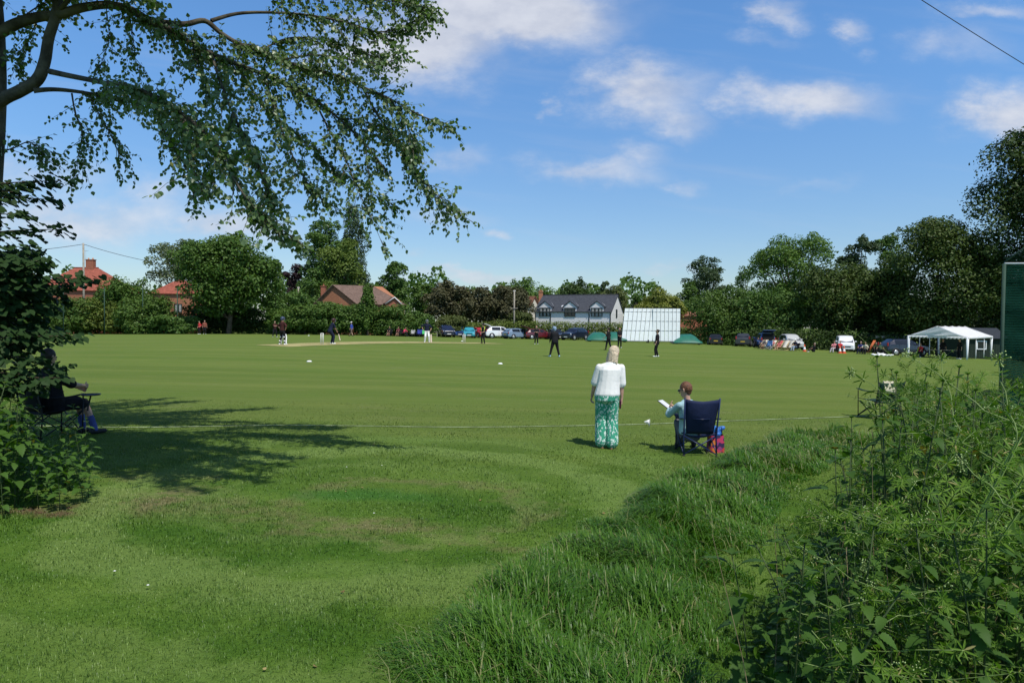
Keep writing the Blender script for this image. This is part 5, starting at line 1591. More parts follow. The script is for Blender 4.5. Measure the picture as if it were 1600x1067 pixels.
# ------------------------------------------------------------------ practice net at the right
NETM = bpy.data.materials.new('green_netting'); NETM.use_nodes = True
b = NB(NETM.node_tree); p_ = NETM.node_tree.nodes['Principled BSDF']; o_ = NETM.node_tree.nodes['Material Output']
tc_ = b.n('ShaderNodeTexCoord')
wv_ = b.n('ShaderNodeTexWave', wave_type='BANDS', bands_direction='Z'); wv_.inputs['Scale'].default_value = 6; wv_.inputs['Distortion'].default_value = 1.6; wv_.inputs['Detail'].default_value = 2
b.link(tc_.outputs['Object'], wv_.inputs['Vector'])
b.link(b.mix(b.ramp(wv_.outputs['Fac'], .35, .65), (.002, .018, .012), (.005, .036, .023)), p_.inputs['Base Color']); p_.inputs['Roughness'].default_value = .9; p_.inputs['Specular IOR Level'].default_value = .05
tr_ = b.n('ShaderNodeBsdfTransparent'); mx_ = b.n('ShaderNodeMixShader')
b.link(b.ramp(wv_.outputs['Fac'], .3, .7, .62, .9), mx_.inputs[0]); b.link(tr_.outputs[0], mx_.inputs[1]); b.link(p_.outputs[0], mx_.inputs[2]); b.link(mx_.outputs[0], o_.inputs[0])
a = on(1566, 14.0)
hp = at(1566, 412, 14.0).z - a.z
N_ = thing('practice_net', 'tall dark green cricket practice net at the right edge', 'practice net', a, rad(-8))
posts = [(0, 0), (3.66, 0), (6.5, 9.2), (10.2, 9.0)]
for x_, y_ in posts:
    MB().tube([(x_, y_, -.4), (x_, y_, hp)], .035, 8).build('post', GREENP, N_)
MB().tube([(0, 0, hp), (3.66, 0, hp)], .022, 6).build('top_bar', mat('galvanised_bar', (.62, .64, .64), .4, .1), N_)
def netpanel(p0, p1, z0, z1, n=26, m_=30):
    p0, p1 = Vector((*p0, 0)), Vector((*p1, 0)); dirn = (p1 - p0).normalized(); nn = Vector((-dirn.y, dirn.x, 0))
    rows = []
    for j in range(m_ + 1):
        row = []
        for i in range(n + 1):
            q = p0.lerp(p1, i / n); z = z0 + (z1 - z0) * j / m_
            o = .05 * math.sin(z * 9 + i * .5) * (1 - .5 * j / m_) + .03 * math.sin(z * 21 + i * .9)
            q = q + nn * (o if 0 < i < n else 0); q.z = z
            row.append(q)
        rows.append(row)
    return MB().sheet(rows)
netpanel((.02, 0), (3.64, 0), -.2, hp - .02).build('front_netting', NETM, N_)
netpanel((.02, .02), (6.5, 9.2), -.2, hp - .02).build('side_netting', NETM, N_)
rows = []
for j in range(9):
    f = j / 8
    rows.append([Vector((0, 0, 0)).lerp(Vector((6.5, 9.2, 0)), f) + Vector((3.66 * i / 8, 0, hp + .02 + .95 * math.sin(math.pi * i / 8))) for i in range(9)])
MB().sheet(rows).build('roof_netting', NETM, N_)
MB().tube([Vector((3.66 * i / 8, 0, hp + .03 + .95 * math.sin(math.pi * i / 8))) for i in range(9)], .018, 5).build('roof_hoop', GREENP, N_)

# ------------------------------------------------------------------ vehicles
TYRE = mat('tyre_rubber', (.012, .012, .013), .85, .2)
RIM = mat('alloy_rim', (.45, .46, .48), .35, .1, 5, .5, .6)
CGL = glass('car_glass', (.012, .016, .022))
LAMP = mat('headlamp_lens', (.62, .64, .66), .15, .1, 9, .6)
TAIL = mat('tail_lamp', (.30, .02, .02), .2, .1, 9, .6)
PLW = mat('white_number_plate', (.70, .70, .68), .5, .1)
PLY = mat('yellow_number_plate', (.62, .42, .04), .5, .1)
TRIM = mat('black_trim', (.02, .02, .022), .6, .1)
BOOT_SHADE = mat('boot_shade', (.008, .008, .009), .95, .1)  # near-black colour for the shade inside an open boot
def paint(name, c, rough=.28): return mat('paint_' + name, c, rough, .04, 2, .5, coat=.6)
PROF = {  # stations from nose to tail: x, half width, lower z, belt z, top z, half width at top
 'hatch': (3.95, [(0, .62, .32, .62, .66, .5), (.12, .76, .24, .70, .74, .6), (.95, .84, .22, .92, .96, .68), (1.72, .86, .22, .95, 1.40, .58), (2.2, .86, .22, .96, 1.47, .57), (3.1, .86, .22, .98, 1.45, .57), (3.72, .84, .26, 1.0, 1.05, .62), (3.95, .78, .32, .88, .92, .6)]),
 'suv': (4.5, [(0, .70, .38, .80, .86, .56), (.12, .84, .30, .92, .97, .68), (1.05, .90, .28, 1.08, 1.13, .74), (1.75, .92, .28, 1.10, 1.58, .64), (2.3, .92, .28, 1.12, 1.68, .63), (3.7, .92, .28, 1.14, 1.66, .62), (4.32, .90, .32, 1.14, 1.20, .68), (4.5, .84, .40, .95, 1.0, .66)]),
 'estate': (4.6, [(0, .64, .32, .62, .66, .52), (.12, .80, .24, .72, .76, .62), (1.15, .87, .22, .92, .95, .72), (1.95, .89, .22, .95, 1.38, .60), (2.5, .89, .22, .96, 1.46, .59), (3.95, .89, .22, .98, 1.44, .58), (4.42, .86, .26, .98, 1.04, .64), (4.6, .80, .34, .84, .88, .62)]),
 'mpv': (4.4, [(0, .66, .34, .74, .80, .54), (.12, .82, .26, .88, .93, .66), (.8, .90, .24, 1.06, 1.10, .74), (1.75, .92, .24, 1.10, 1.70, .66), (2.3, .92, .24, 1.12, 1.80, .65), (3.8, .92, .24, 1.12, 1.78, .64), (4.25, .90, .28, 1.10, 1.16, .7), (4.4, .84, .36, .95, 1.0, .68)]),
 'van': (4.3, [(0, .66, .34, .78, .84, .54), (.12, .82, .26, .92, .97, .66), (.75, .90, .24, 1.08, 1.12, .74), (1.5, .92, .24, 1.12, 1.72, .70), (1.95, .92, .24, 1.14, 1.86, .76), (4.05, .92, .24, 1.16, 1.86, .78), (4.25, .91, .26, 1.16, 1.72, .78), (4.3, .88, .34, 1.0, 1.5, .76)]),
}
def car(kind, label, cat, px, d, head, pm, open_boot=False, rear_plate=True, name='parked_car', lift=0.0):
    L, st = PROF[kind]
    p = on(px, d)
    rz = math.atan2(head[1], head[0])
    t = thing(name, label, cat, p + Vector((0, 0, lift)), rz, 'cars parked along the boundary')
    cx = L / 2
    rows = []
    for x, w, zl, zb, zt, wt in st:
        X_ = cx - x; zm = zl + (zb - zl) * .45
        half = [(w * .9, zl), (w, zl + .10), (w * 1.0, zm), (w * .965, zb)]
        up_ = [(wt + (w * .965 - wt) * .18, zb + (zt - zb) * .86), (wt * .86, zt)]
        ring = half + up_
        rows.append([(X_, y, z) for y, z in ring] + [(X_, 0, zt + .02)] + [(X_, -y, z) for y, z in reversed(ring)])
    mb = MB(); n = len(rows[0])
    vs = [q for r in rows for q in r]
    fs = []
    for i in range(len(rows) - 1):
        for j in range(n - 1):
            fs.append((i * n + j, i * n + j + 1, (i + 1) * n + j + 1, (i + 1) * n + j))
        fs.append((i * n + n - 1, i * n, (i + 1) * n, (i + 1) * n + n - 1))
    fs.append(tuple(range(n - 1, -1, -1))); fs.append(tuple((len(rows) - 1) * n + k for k in range(n)))
    mb.add(vs, fs, False)
    body = mb.build('body', pm, t, .035)
    # glass, set a little proud of the body
    R = [[Vector(q) for q in r] for r in rows]
    def pane(nm, a, b_, c, d_, ins=.1, off=.014, m=CGL):
        ce = (a + b_ + c + d_) / 4; nr = (b_ - a).cross(d_ - a).normalized()
        if nr.dot(ce - Vector((ce.x * .6, 0, .8))) < 0: nr = -nr
        q = [v_ + (ce - v_) * ins + nr * off for v_ in (a, b_, c, d_)]
        q2 = [v_ - nr * .012 for v_ in q]
        MB().add(q + q2, [(0, 1, 2, 3), (7, 6, 5, 4), (0, 4, 5, 1), (1, 5, 6, 2), (2, 6, 7, 3), (3, 7, 4, 0)]).build(nm, m, t)
    iw = 2
    pane('windscreen', R[iw][4], R[iw][8], R[iw + 1][8] - Vector((.04, 0, 0)), R[iw + 1][4] - Vector((.04, 0, 0)), .07, .03)
    for s in (0, 1):
        J = (3, 4) if s == 0 else (9, 8)
        spans = [(3, 4), (4, 5)] if kind != 'van' else [(3, 4)]
        for a_, b2 in spans:
            P_ = [R[a_][J[0]], R[b2][J[0]], R[b2][J[1]], R[a_][J[1]]]
            if kind == 'estate' and a_ == 4:
                pass
            pane('side_window', *P_, ins=.10)
        # little quarter light filling the slope by the screen
        pane('quarter_window', R[2][J[0]] * .25 + R[3][J[0]] * .75, R[3][J[0]], R[3][J[1]], R[3][J[1]] * .9 + R[2][J[1]] * .1, .15) if kind != 'van' else None
    ir = len(R) - 3
    if not open_boot:
        if kind != 'van':
            pane('rear_window', R[ir][4], R[ir][8], R[ir + 1][8], R[ir + 1][4], .09, .03)
    else:
        a_, b2 = R[ir], R[ir + 1]
        zt = a_[6].z; xr = a_[6].x; wt = st[ir][1] * .8
        xe = R[-1][0].x
        MB().box(((xr + xe) / 2 - .16, 0, (zt + .55) / 2 + .02), (abs(xr - xe) * .55, wt * 1.72, zt - .62)).build('boot_shade_block', BOOT_SHADE, t)  # solid dark block standing in for the shade inside the boot
        rot = Matrix.Rotation(rad(18), 3, 'Y')
        tg = MB(); tg.box((xr - .48, 0, zt + .22), (1.0, wt * 1.9, .07), rot); tgo = tg.build('tailgate', pm, t, .02)
        MB().box((xr - .50, 0, zt + .17), (.62, wt * 1.5, .02), rot).build('glass', CGL, tgo)
    # lamps, plates, bumpers, wheels
    wN = st[1][1]; zN = st[1][3]
    for s in (-1, 1):
        MB().lathe([(0, .05), (.10, .045), (.14, .0), (.12, -.05)], (cx - .13, s * (wN - .14), zN - .10), 10, 'x').build('headlight', LAMP, t)
        zt_ = st[-2][3]
        MB().box((cx - L + .04, s * (st[-1][1] - .06), zt_ - .14 + (.15 if kind in ('van', 'mpv', 'suv') else 0)), (.12, .16, .34 if kind in ('van', 'mpv', 'suv') else .2)).build('tail_light', TAIL, t, .02)
        MB().box((cx - st[3][0] + .25, s * (st[3][1] + .09), st[3][3] + .10), (.10, .2, .14)).build('mirror', pm, t, .03)
    MB().box((cx + .005, 0, st[0][2] + .10), (.03, .52, .11)).build('number_plate', PLW, t)
    MB().box((cx + .002, 0, st[0][2] + .30), (.03, .8, .12)).build('grille', TRIM, t)
    MB().box((cx - L - .005, 0, st[-1][2] + .28), (.03, .52, .11)).build('number_plate', PLY, t)
    MB().box((cx - L + .005, 0, st[-1][2] + .02), (.06, st[-1][1] * 1.8, .16)).build('rear_bumper', TRIM, t, .02)
    MB().box((cx - .02, 0, st[0][2] - .02), (.06, st[0][1] * 1.9, .14)).build('front_bumper', TRIM, t, .02)
    wr = .31 if kind in ('hatch', 'estate') else .35
    for x in (.80, L - .85):
        for s in (-1, 1):
            yw = st[3][1] - .07
            w_ = MB().lathe([(wr * .55, s * -.09), (wr * .94, s * -.10), (wr, s * -.07), (wr, s * .07), (wr * .94, s * .10), (wr * .66, s * .105)], (cx - x, s * yw, wr), 18, 'y').build('wheel', TYRE, t)
            MB().lathe([(0, s * .09), (wr * .2, s * .10), (wr * .66, s * .115), (wr * .68, s * .08)], (cx - x, s * yw, wr), 14, 'y').build('rim', RIM, w_)
            MB().lathe([(wr * 1.0, s * .02), (wr * 1.22, s * .03), (wr * 1.22, s * .072), (wr * 1.0, s * .075)], (cx - x, s * (yw + .005), wr + .02), 18, 'y').build('wheel_arch', TRIM, t)
    return t
NAVY = paint('navy', (.010, .016, .045)); TEAL = paint('teal', (.03, .27, .33)); REDP = paint('red', (.36, .02, .025)); WHITEP = paint('white', (.72, .73, .74)); SILB = paint('silver_blue', (.17, .23, .32), .3)
DRED = paint('dark_red', (.10, .008, .011)); BLK = paint('black', (.010, .010, .012)); BLUE = paint('blue', (.015, .05, .18)); DGREY = paint('dark_grey', (.035, .038, .045)); SIL = paint('silver', (.45, .45, .44), .3); DNAV = paint('midnight', (.008, .012, .03))
car('suv', 'navy car facing the field at the left end of the car row', 'car', 697, 96, (.28, -.96), NAVY)
car('hatch', 'low blue car half hidden behind the left side of the teal hatchback', 'car', 717, 100, (.15, -.98), BLUE)
car('hatch', 'teal hatchback facing the field behind the far wicket', 'car', 733, 94, (.06, -1), TEAL)
car('hatch', 'bright red small car partly behind the umpire', 'car', 750, 97.5, (.45, -.9), REDP)
car('suv', 'white car with its tailgate raised, to the right of the umpire', 'car', 780, 96.5, (.93, .36), WHITEP, True)
car('estate', 'silver-blue estate car seen from behind beside the dark red car', 'car', 809, 95.5, (.78, .62), SILB)
car('estate', 'dark red car with its boot lid up behind the fielder with folded arms', 'car', 842, 96, (.92, .38), DRED, True)
car('hatch', 'black car partly hidden by the fielder in the blue helmet', 'car', 868, 95, (.25, -.97), BLK)
car('suv', 'dark blue car angled to the left next to the green covers', 'car', 898, 93.5, (-.62, -.78), DNAV)
car('hatch', 'black hatchback seen from behind, right of the green cover', 'car', 1117, 91, (.22, .97), BLK)
car('suv', 'dark grey car seen from behind with yellow plate, between hatchback and sunbathers', 'car', 1162, 86.5, (.36, .93), DGREY)
car('mpv', 'dark blue car with its tailgate wide open behind the sunbathers', 'car', 1194, 83, (.12, .99), BLUE, True)
car('mpv', 'silver people carrier facing the field behind the deckchairs', 'car', 1236, 81, (-.08, -1), SIL)
car('van', 'small white van parked under the dark trees', 'van', 1321, 80, (-.36, -.93), WHITEP, name='parked_van')
car('suv', 'large dark blue car in the shade left of the marquee', 'car', 1412, 70, (1, .08), DNAV)
# ------------------------------------------------------------------ people
SKIN = mat('skin', (.46, .27, .19), .55, .08, 6, .3)
SKIN_T = mat('tanned_skin', (.36, .19, .12), .55, .08, 6, .3)
BLACKC = mat('black_cloth', (.012, .012, .014), .85, .25, 6, .15)
NAVYC = mat('navy_cloth', (.012, .016, .035), .85, .25, 6, .15)
WHITEC = mat('white_cloth', (.74, .73, .70), .85, .05, 8, .15, bump=.6, bscale=4)
HAIR_D = mat('dark_hair', (.022, .014, .010), .55, .4, 30)
HAIR_B = mat('brown_hair', (.13, .055, .028), .5, .5, 50, bump=.6, bscale=60)
HAIR_Y = mat('blonde_hair', (.58, .47, .33), .5, .4, 60, bump=.8, bscale=70)
SHOE_W = mat('white_shoe', (.72, .72, .70), .6, .08)
SHOE_B = mat('dark_shoe', (.02, .02, .022), .6, .1)
SHOE_L = mat('pale_blue_shoe', (.30, .48, .58), .6, .1)
PADM = mat('white_pad', (.76, .76, .73), .7, .05)
HELM = mat('helmet_shell', (.05, .065, .11), .35, .1)
HELM_L = mat('pale_helmet', (.22, .30, .42), .3, .1)
def two_bone(a, c, l1, l2, hint):
    a, c, hint = Vector(a), Vector(c), Vector(hint)
    v = c - a; d = min(v.length, (l1 + l2) * .999); u_ = v.normalized()
    c = a + u_ * d
    x = (l1 * l1 - l2 * l2 + d * d) / (2 * d); h = math.sqrt(max(0, l1 * l1 - x * x))
    hp_ = hint - u_ * hint.dot(u_)
    hp_ = hp_.normalized() if hp_.length > 1e-5 else u_.orthogonal().normalized()
    return a + u_ * x + hp_ * h, c
def person(label, loc, face, H=1.7, hip=None, lean=.02, side=0, turn=0, nod=0, tilt=0, feet=None, hands=None, khint=(0, 1, 0), ehint=None, stout=1.08,
           top=BLACKC, sleeve=.95, bottom=BLACKC, legs=1.0, flare=0, skirt=False, hair='short', hairm=HAIR_D, skin=SKIN, shoe=SHOE_W, hat=None, hatm=None, pads=False, near=False, grip=0.0, sock=None, group=None, twist=0):
    """stands facing its own +y; feet and hands are targets in metres for a 1.72 m figure"""
    k = H / 1.72
    t = thing('person', label, 'person', loc, face - math.pi / 2, group)
    t.scale = (k, k, k)
    vx = .008 if near else .017
    pel = Vector(hip or (0, 0, .93))
    up = Vector((side, lean, 1)).normalized()
    neck = pel + up * .52
    ch = pel + up * .34
    sx = Vector((math.cos(twist), math.sin(twist), 0))
    shl, shr = neck - up * .078 - sx * .168 * stout ** .5, neck - up * .078 + sx * .168 * stout ** .5
    hd = Matrix.Rotation(tilt, 3, 'Y') @ Matrix.Rotation(turn, 3, 'Z') @ Matrix.Rotation(-nod, 3, 'X')
    hf, hu, hr = hd @ Vector((0, 1, 0)), hd @ Vector((0, 0, 1)), hd @ Vector((1, 0, 0))
    hc = neck + up * .06 + hu * .115 + hf * .015
    feet = feet or [(-.12, 0, .08), (.12, 0, .08)]
    hands = hands or [(-.27, .04, .82), (.27, .04, .82)]
    body = MB()
    # head with a face
    fw_ = up.cross(sx).normalized()
    st5 = stout ** .5
    body.ell(hc + hu * .022 - hf * .008, hr * .079, hf * .098, hu * .108)
    body.cap(hc - hu * .035 + hf * .03, hc - hu * .085 + hf * .05, .060, .034, 10, 4)
    body.cap(hc + hf * .088 + hu * .012, hc + hf * .108 - hu * .026, .009, .015, 8, 3)
    body.cap(hc + hf * .085 - hu * .062 - hr * .016, hc + hf * .085 - hu * .062 + hr * .016, .010, .010, 6, 2)
    for s in (-1, 1):
        body.cap(hc + hr * s * .080 - hu * .02, hc + hr * s * .088 + hu * .02 - hf * .008, .014, .017, 6, 2)
    body.cap(neck - up * .03, hc - hu * .06 - hf * .01, .054 * stout ** .3, .050, 10, 3)
    def torso(g, lo):
        pr = [(lo, .150 * stout, .112 * stout), (-.02, .162 * stout, .122 * stout), (.10, .146 * stout, .112 * stout), (.20, .140 * st5 * stout ** .3, .105 * stout), (.30, .150 * st5, .112 * st5), (.40, .158 * st5, .108 * st5), (.455, .150 * st5, .088), (.495, .105, .070), (.535, .058, .058)]
        return [(pel + up * h, sx * (a_ + g), fw_ * (b_ + g)) for h, a_, b_ in pr]
    body.loft(torso(-.012, -.10))
    body.cap(shl, shr, .05, .05, 8, 3)
    el, wr = [], []
    for i, (sh, s) in enumerate(((shl, -1), (shr, 1))):
        eh = (ehint[i] if ehint else (s * .35, -1, -.2))
        e, w = two_bone(sh, hands[i], .285, .25, eh)
        el.append(e); wr.append(w)
        body.cap(sh, e, .047 * stout ** .6, .039 * stout ** .5, 8, 3); body.cap(e, w, .039 * stout ** .5, .025, 8, 3)
        dv = (w - e).normalized(); sd = dv.cross(Vector((0, 1, 0)) if abs(dv.y) < .8 else Vector((0, 0, 1))).normalized() * 1
        fw = sd.cross(dv)
        pm = w + dv * .045
        body.cap(w + dv * .012 - fw * .018, pm + dv * .03 - fw * .022, .016, .015, 6, 2); body.cap(w + dv * .012 + fw * .012, pm + dv * .035 + fw * .014, .017, .016, 6, 2)
        if near:
            for q, (o, ln) in enumerate(((-.031, .062), (-.011, .076), (.010, .072), (.029, .058))):
                b0 = pm + dv * .035 + fw * o; inn = sd * (-s)
                b1 = b0 + (dv * (1 - grip * .6) + inn * (.25 + grip)).normalized() * ln * .5
                b2 = b1 + (dv * (1 - grip * 1.4) + inn * (.5 + grip * 1.3)).normalized() * ln * .5
                body.cap(b0, b1, .0095, .009, 6, 2); body.cap(b1, b2, .009, .0075, 6, 2)
            th0 = w + dv * .03 + fw * .03; th1 = th0 + (dv * .6 + fw * .7 - sd * s * .3).normalized() * .035; th2 = th1 + (dv * .9 + fw * .15 - sd * s * .4).normalized() * .03
            body.cap(th0, th1, .013, .011, 6, 2); body.cap(th1, th2, .011, .008, 6, 2)
        else:
            for o in (-.024, -.008, .008, .024):
                body.cap(pm + dv * .03 + fw * o, pm + dv * (.085 - abs(o)) + fw * o * 1.1 - sd * s * .02, .011, .009, 5, 2)
            body.cap(w + dv * .03 + fw * .025, w + dv * .07 + fw * .05, .012, .010, 5, 2)
    kn, an = [], []
    for i, s in enumerate((-1, 1)):
        h = pel + Vector((s * .085 * math.cos(twist * .5), s * .085 * math.sin(twist * .5), -.02))
        kk, a = two_bone(h, feet[i], .43, .42, khint if not isinstance(khint, list) else khint[i])
        kn.append(kk); an.append(a)
        body.cap(h, kk, .078, .052, 10, 3); body.cap(kk, kk.lerp(a, .35), .052, .055, 8, 3); body.cap(kk.lerp(a, .35), a, .055, .034, 8, 3)
        fdir = Vector((s * .18, 1, 0)).normalized()
        body.cap(a - fdir * .04 - Vector((0, 0, .04)), a + fdir * .13 - Vector((0, 0, .05)), .034, .026, 8, 3)
    body.melt('body', skin, t, vx)
    # clothes
    g = .022
    tp = MB()
    tp.loft(torso(g * .9, -.05))
    tp.cap(shl.lerp(shr, .1), shl.lerp(shr, .5) + up * .035, .046 + g * .7, .055 + g, 10, 3); tp.cap(shr.lerp(shl, .1), shl.lerp(shr, .5) + up * .035, .046 + g * .7, .055 + g, 10, 3)
    for i, sh in enumerate((shl, shr)):
        e, w = el[i], wr[i]
        if sleeve <= 1.0:
            tp.cap(sh, sh.lerp(e, sleeve), .044 * stout ** .6 + g * .7, .046 * stout ** .5 + g, 10, 3)
        else:
            tp.cap(sh, e, .046 + g * .7, .043 + g * .6, 10, 3); tp.cap(e, e.lerp(w, sleeve - 1), .045 + g * .7, .032 + g * .5, 10, 3)
    tp.melt('shirt', top, t, vx, 5)
    bt = MB()
    bt.loft([(pel + up * h, sx * (a_ * stout + g * .6), fw_ * (b_ * stout + g * .6)) for h, a_, b_ in ((.12, .135, .10), (.05, .15, .112), (-.04, .162, .122), (-.12, .15, .115), (-.16, .10, .08))])
    for i, s in enumerate((-1, 1)):
        h = pel + Vector((s * .085, 0, -.02)); kk, a = kn[i], an[i]
        if legs <= .5:
            bt.cap(h, h.lerp(kk, legs * 2), .085 + g, .068 + g, 10, 3)
        else:
            f = (legs - .5) * 2
            bt.cap(h, kk, .082 * stout + g, .054 + g + flare * .6, 10, 3); bt.cap(kk, kk.lerp(a, f * .96), .054 + g + flare * .6, .042 + g * .7 + flare, 10, 3)
    bt.melt('shorts' if legs <= .5 else 'trousers', bottom, t, vx, 5)
    if sock:
        for i in (0, 1):
            MB().cap(kn[i].lerp(an[i], .55), an[i] - Vector((0, 0, .01)), .056, .048, 10, 3).melt('sock', sock, t, vx)
    if shoe:
        for i, s in enumerate((-1, 1)):
            fdir = Vector((s * .18, 1, 0)).normalized(); a = an[i]
            m_ = MB(); m_.cap(a - fdir * .045 - Vector((0, 0, .040)), a + fdir * .14 - Vector((0, 0, .045)), .044, .036, 10, 3); m_.cap(a - fdir * .02, a - fdir * .035 - Vector((0, 0, .03)), .046, .046, 8, 3)
            m_.melt('shoe', shoe, t, vx)
    if pads:
        for i in (0, 1):
            kk, a = kn[i], an[i]; f = Vector((0, 1, 0)) * .045
            m_ = MB(); m_.cap(kk + Vector((0, 0, .13)) + f, kk + f * 1.5, .075, .088, 10, 3); m_.cap(kk + f * 1.5, a + Vector((0, 0, .02)) + f, .088, .070, 10, 3); m_.cap(kk - f * 1.2, kk - f * 1.2 + Vector((.001, 0, 0)), .06); m_.cap(kk.lerp(a, .6) - f, kk.lerp(a, .6) - f + Vector((.001, 0, 0)), .06)
            m_.melt('leg_pad', PADM, t, .02)
    # hair and headgear
    hm = MB()
    if hair in ('short', 'long', 'bob', 'bun'):
        hm.ell(hc + hu * .036 - hf * .024, hr * .090, hf * .103, hu * .108)
        if hair != 'bob': hm.cap(hc - hu * .0 - hf * .05, hc - hu * .035 - hf * .045, .076, .056, 10, 4)
        if hair == 'bob':
            dn = Vector((0, 0, 1)) * .8 + hu * .2
            hm.loft([(hc - hf * y_ + (hu if z_ > 0 else dn) * z_, hr * a_, hf * b_) for y_, z_, a_, b_ in ((.02, .08, .070, .07), (.022, .03, .092, .094), (.026, -.03, .099, .090), (.030, -.09, .104, .080), (.030, -.130, .106, .074), (.030, -.165, .096, .062), (.030, -.185, .06, .035))])
            for q in range(26):
                an_ = math.pi * (1.0 + q / 25) + random.uniform(-.1, .1)
                e_ = hr * math.cos(an_) * .098 + hf * (math.sin(an_) * .078 - .03)
                hm.cap(hc + e_ * .9 - dn * .02, hc + e_ * random.uniform(.95, 1.16) - dn * random.uniform(.13, .205), .020, .010, 6, 2)
        if hair == 'long':
            hm.cap(hc - hf * .07 + hu * .0, hc - hf * .09 - hu * .25, .06, .035, 10, 4)
        if hair == 'bun':
            hm.cap(hc - hf * .12 + hu * .06, hc - hf * .135 + hu * .065, .042, .04, 8, 3)
        hm.melt('hair', hairm, t, .008 if near else vx, 4)
    if hat == 'cap':
        m_ = MB(); m_.cap(hc + hu * .06 - hf * .03, hc + hu * .062 + hf * .01, .095, .092, 12, 5); m_.cap(hc + hu * .055 + hf * .08, hc + hu * .045 + hf * .16, .045, .03, 10, 2)
        m_.melt('cap', hatm, t, vx)
    if hat == 'brim':
        m_ = MB()
        q0, q1 = hc + hu * .05, hc + hu * .15
        m_.cap(q0, q0 + hu * .05, .098, .085, 12, 4)
        for a_ in range(12):
            c_ = math.cos(a_ * math.pi / 6); s_ = math.sin(a_ * math.pi / 6)
            m_.cap(q0, q0 + (hf * c_ + hr * s_) * .165 - hu * .01, .03, .018, 6, 2)
        m_.melt('hat', hatm, t, vx)
    if hat == 'helmet':
        m_ = MB(); m_.cap(hc + hu * .04 - hf * .025, hc + hu * .045 + hf * .02, .118, .114, 12, 5); m_.cap(hc + hf * .10 + hu * .045, hc + hf * .17 + hu * .03, .06, .035, 10, 3); m_.cap(hc - hf * .06 - hu * .03, hc - hf * .06 - hu * .05, .09, .08, 10, 3)
        m_.melt('helmet', hatm, t, vx)
        gr = MB()
        for z in (-.015, -.05, -.085):
            gr.tube([hc + hr * .115 + hu * z + hf * .02, hc + hr * .08 + hu * z + hf * .12, hc + hu * z + hf * .155, hc - hr * .08 + hu * z + hf * .12, hc - hr * .115 + hu * z + hf * .02], .006, 5)
        gr.build('face_grille', SCRF, t)
    if near:
        for s in (-1, 1):
            MB().cap(hc + hf * .083 + hr * s * .033 + hu * .012, hc + hf * .085 + hr * s * .033 + hu * .012, .012, None, 8, 3).build('eye', mat('eye', (.03, .02, .015), .2, .1), t)
    return dict(o=t, k=k, hc=hc, hf=hf, hu=hu, hr=hr, wr=wr, el=el, kn=kn, an=an, pel=pel)
def towards(dx, dy): return math.atan2(dy, dx)
AWAY = math.pi / 2
def place(P, local):
    """world position of a point given in a person's own frame"""
    o = P['o']
    return Matrix.Translation(o.location) @ Matrix.Rotation(o.rotation_euler.z, 4, 'Z') @ (Vector(local) * P['k'])

# --- woman in white watching from the boundary
LEAFP = bpy.data.materials.new('green_leaf_print'); LEAFP.use_nodes = True
b = NB(LEAFP.node_tree); p_ = LEAFP.node_tree.nodes['Principled BSDF']; tc_ = b.n('ShaderNodeTexCoord')
vo = b.n('ShaderNodeTexVoronoi', feature='F1'); vo.inputs['Scale'].default_value = 30; vo.inputs['Randomness'].default_value = 1
mp = b.n('ShaderNodeMapping'); mp.inputs['Scale'].default_value = (1, 1, .55); b.link(tc_.outputs['Object'], mp.inputs[0])
nz = b.noise(mp.outputs[0], 16, 3, .6, 'Color')
b.link(b.mix(.12, mp.outputs[0], nz, 'ADD'), vo.inputs['Vector'])
b.link(b.mix(b.ramp(vo.outputs['Distance'], .35, .42), (.62, .70, .66), (.030, .27, .165)), p_.inputs['Base Color']); p_.inputs['Roughness'].default_value = .85
g = on(950, 10.75)
wm = person('woman in white top and green leaf-print trousers standing with her back to us', g, towards(.06, 1), 1.60, lean=.08, side=.11, turn=-.75, nod=.42, tilt=.08,
            feet=[(-.085, .02, .075), (.085, -.05, .075)], hands=[(-.25, .16, .86), (.25, .06, .79)], ehint=[(-.8, -.8, 0), (.5, -1, 0)], stout=1.24, top=WHITEC, sleeve=.95, bottom=LEAFP, legs=.97, flare=.06, hair='bob', hairm=HAIR_Y, skin=SKIN, shoe=None, near=True, grip=.6)
for i in (0, 1):
    a = wm['an'][i]; s = (-1, 1)[i]
    f = Vector((s * .18, 1, 0)).normalized()
    m_ = MB(); m_.cap(a - f * .05 - Vector((0, 0, .068)), a + f * .15 - Vector((0, 0, .068)), .030, .030, 8, 2); m_.tube([a + f * .06 + Vector((-.036, 0, -.06)), a + f * .06 + Vector((0, 0, -.012)), a + f * .06 + Vector((.036, 0, -.06))], .007, 5)
    m_.build('sandal', mat('tan_leather', (.22, .11, .06), .6, .15), wm['o'])
w = wm['wr'][1]
m_ = MB(); m_.box(w + Vector((-.022, .012, -.085)), (.028, .10, .15), Matrix.Rotation(.25, 3, 'X'))
o = m_.build('purse', mat('plum_leather', (.085, .012, .04), .4, .15), None, .012); o.location = g; o.rotation_euler = wm['o'].rotation_euler; o.scale = wm['o'].scale
tag(o, 'plum coloured purse held in the right hand of the standing woman', 'purse')

